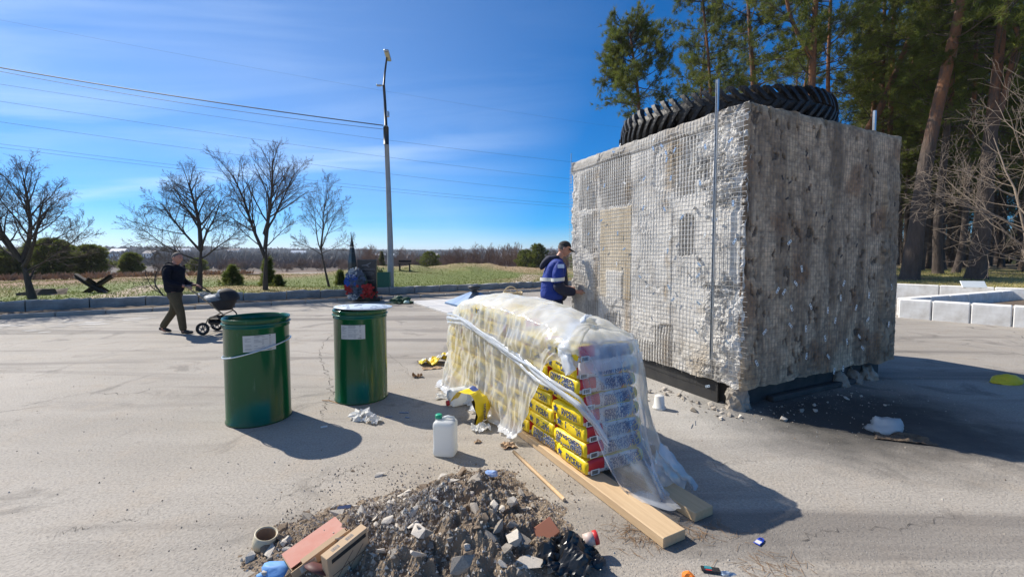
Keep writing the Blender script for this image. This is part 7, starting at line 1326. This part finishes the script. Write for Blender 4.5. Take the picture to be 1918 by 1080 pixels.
# ---- worker at the far corner of the cube: local x = facing direction (to the right, towards the cube)
k0 = GD(1041, 447, 6.95); WS_ = 1.0; wk = person('worker in a blue hooded jacket with reflective bands and a black cap at the cube', (k0.x + .0, k0.y, 0), R(4)); HTOP = k0.z
f_ = HTOP / 1.86; hc = (.14, 0, 1.70); HV, HF, HM = head_geo(hc, R(-8), R(24), .114)
wk.scale = (f_,) * 3
hn1 = hand((.33, -.13, 1.02), (1, .1, .1), (0, .6, -1), .5, 1); hn2 = hand((.35, .13, 1.04), (1, -.1, .1), (0, -.6, -1), .5, -1)
pel = (-.02, 0, .95, .10, .10)
skin('body', [[pel, (-.02, 0, 1.15, .10, .10), (0, 0, 1.40, .10, .11), (.03, 0, 1.52, .075), (.07, 0, 1.59, .056), (.11, 0, 1.66, .06)], [(0, 0, 1.40, .10, .11), (.02, -.20, 1.42, .05), (.0, -.25, 1.14, .042), (.30, -.14, 1.02, .034), (.33, -.13, 1.02, .024)], [(0, 0, 1.40, .10, .11), (.02, .20, 1.42, .05), (.02, .25, 1.14, .042), (.32, .14, 1.04, .034), (.35, .13, 1.04, .024)], [pel, (0, -.10, .86, .07), (.03, -.11, .48, .05), (0, -.11, .10, .045), (.02, -.11, .05, .045), (.13, -.11, .03, .035)], [pel, (0, .10, .86, .07), (.03, .11, .48, .05), (-.02, .11, .10, .045), (0, .11, .05, .045), (.11, .11, .03, .035)]] + hn1 + hn2, M_SKIN, wk, 2, [(HV, HF), ear(None, hc, HM, .114, 1), ear(None, hc, HM, .114, -1)])
M_BLUEJ = mat('blue_work_jacket', (.007, .036, .27), .75, nscale=10, ncol=(.005, .022, .16), bump=1.0, bscale=8, bdist=.04); M_DBLUE = mat('dark_blue_cloth', (.010, .013, .035), .8, nscale=10, ncol=(.016, .02, .05), bump=.5, bscale=12, bdist=.02); M_REFL = mat('reflective_band', (.66, .66, .62), .4)
skin('jacket', [[(-.06, 0, .84, .23, .22), (-.05, 0, 1.02, .215, .21), (-.04, 0, 1.24, .195, .20), (-.01, 0, 1.42, .165, .195), (.03, 0, 1.53, .10, .12), (.06, 0, 1.575, .085)], [(-.01, 0, 1.42, .165, .195), (.01, -.20, 1.43, .10), (-.005, -.245, 1.28, .10), (-.01, -.25, 1.14, .098)], [(-.01, 0, 1.42, .165, .195), (.01, .215, 1.43, .088), (.015, .262, 1.28, .082), (.01, .265, 1.16, .078)]], M_BLUEJ, wk)
for sd, sh in ((-1, -.02), (1, 0)): skin('forearm_sleeve', [[(-.01 + (sh + .02), sd * .265, 1.20, .100), (.01, sd * .25, 1.08, .100), (.14, sd * .20, 1.03, .088), (.29, sd * .145, 1.02, .064)]], M_DBLUE, wk)
skin('front_panel', [[(.05, 0, .83, .17, .16), (.07, 0, 1.1, .165, .15), (.08, 0, 1.36, .13, .12), (.09, 0, 1.50, .085)]], M_DBLUE, wk)
skin('hood', [[(-.06, -.10, 1.56, .045), (-.13, 0, 1.535, .062), (-.06, .10, 1.56, .045)], [(-.13, 0, 1.535, .062), (-.21, 0, 1.43, .055), (-.245, 0, 1.36, .030)], [(-.06, -.10, 1.56, .045), (.05, -.09, 1.565, .030)], [(-.06, .10, 1.56, .045), (.05, .09, 1.565, .030)]], M_DBLUE, wk)
def band(parent, c, rx, ry, z0, h, m=M_REFL, tilt=0): b = MB(); n_ = 36; vs = [(c[0] + rx * math.cos(a) , c[1] + ry * math.sin(a), z + tilt * math.cos(a)) for a in np.linspace(0, 6.283, n_, endpoint=False) for z in (z0, z0 + h)]; b.add(vs, [(2 * i, 2 * ((i + 1) % n_), 2 * ((i + 1) % n_) + 1, 2 * i + 1) for i in range(n_)]); return b.build('reflective_band', m, parent, True)
band(wk, (-.045, 0), .205, .212, 1.19, .055)
for sd, xx in ((-1, -.007), (1, .012)): band(wk, (xx, sd * .247), .106, .106, 1.20, .052, tilt=.01)
b = MB(); b.box((.03, -.305, 1.43), (.10, .006, .06), Matrix.Rotation(R(-18), 3, 'X'), bev=.002); b.build('shoulder_badge', mat('badge_white', (.5, .6, .78), .5), wk)
skin('trousers', [[(-.02, 0, .95, .14, .17), (-.02, 0, .86, .135, .165)], [(-.02, 0, .86, .135, .165), (0, -.10, .76, .11), (.03, -.11, .48, .088), (0, -.11, .10, .075)], [(-.02, 0, .86, .135, .165), (0, .10, .76, .11), (.03, .11, .48, .088), (-.02, .11, .10, .075)]], M_DBLUE, wk)
shoe((.01, -.11, .012), (1, -.05, 0), wk); shoe((-.01, .11, .012), (1, .05, 0), wk)
M_CAPB = mat('black_cap_cloth', (.012, .012, .014), .8); cap_hair('cap', hc, HM, .114, M_CAPB, wk, .12, .38, 1.10); cap_hair('hair', hc, HM, .114, M_HAIR, wk, -.28, 1.9, 1.03)
b = MB(); vs = []; n_ = 12
for i in range(n_ + 1):
    a = -1.15 + 2.3 * i / n_
    for r_, dz in ((.088, .043), (.150 + .03 * math.cos(a), .020)): vs.append(HM @ Vector((.012 + r_ * math.cos(a) * 1.02, r_ * .78 * math.sin(a), dz + .012 * (1 - math.cos(a)) * -1)) + Vector(hc))
fs = [(2 * i, 2 * i + 2, 2 * i + 3, 2 * i + 1) for i in range(n_)]; vs2 = vs + [v - Vector((0, 0, .005)) for v in vs]; k = len(vs); fs = fs + [tuple(q + k for q in f)[::-1] for f in fs] + [(2 * i + 1, 2 * i + 3, 2 * i + 3 + k, 2 * i + 1 + k) for i in range(n_)]; b.add(vs2, fs); b.build('cap_brim', M_CAPB, wk, True); face_bits(hc, HM, .114, wk)
wkM = Matrix.Translation(wk.location) @ Matrix.Rotation(R(4), 4, 'Z'); tl0 = wkM @ (Vector((.31, -.10, 1.0)) * f_); t = thing('float_tool', 'flat wooden plastering float held by the worker at waist height', 'tool', tl0, R(4)); MB().box((0, 0, 0), (.30, .11, .014), bev=.003).build('board', M_WOOD, t); MB().box((.02, 0, .03), (.10, .03, .03), bev=.008).build('grip', M_WOOD, t)
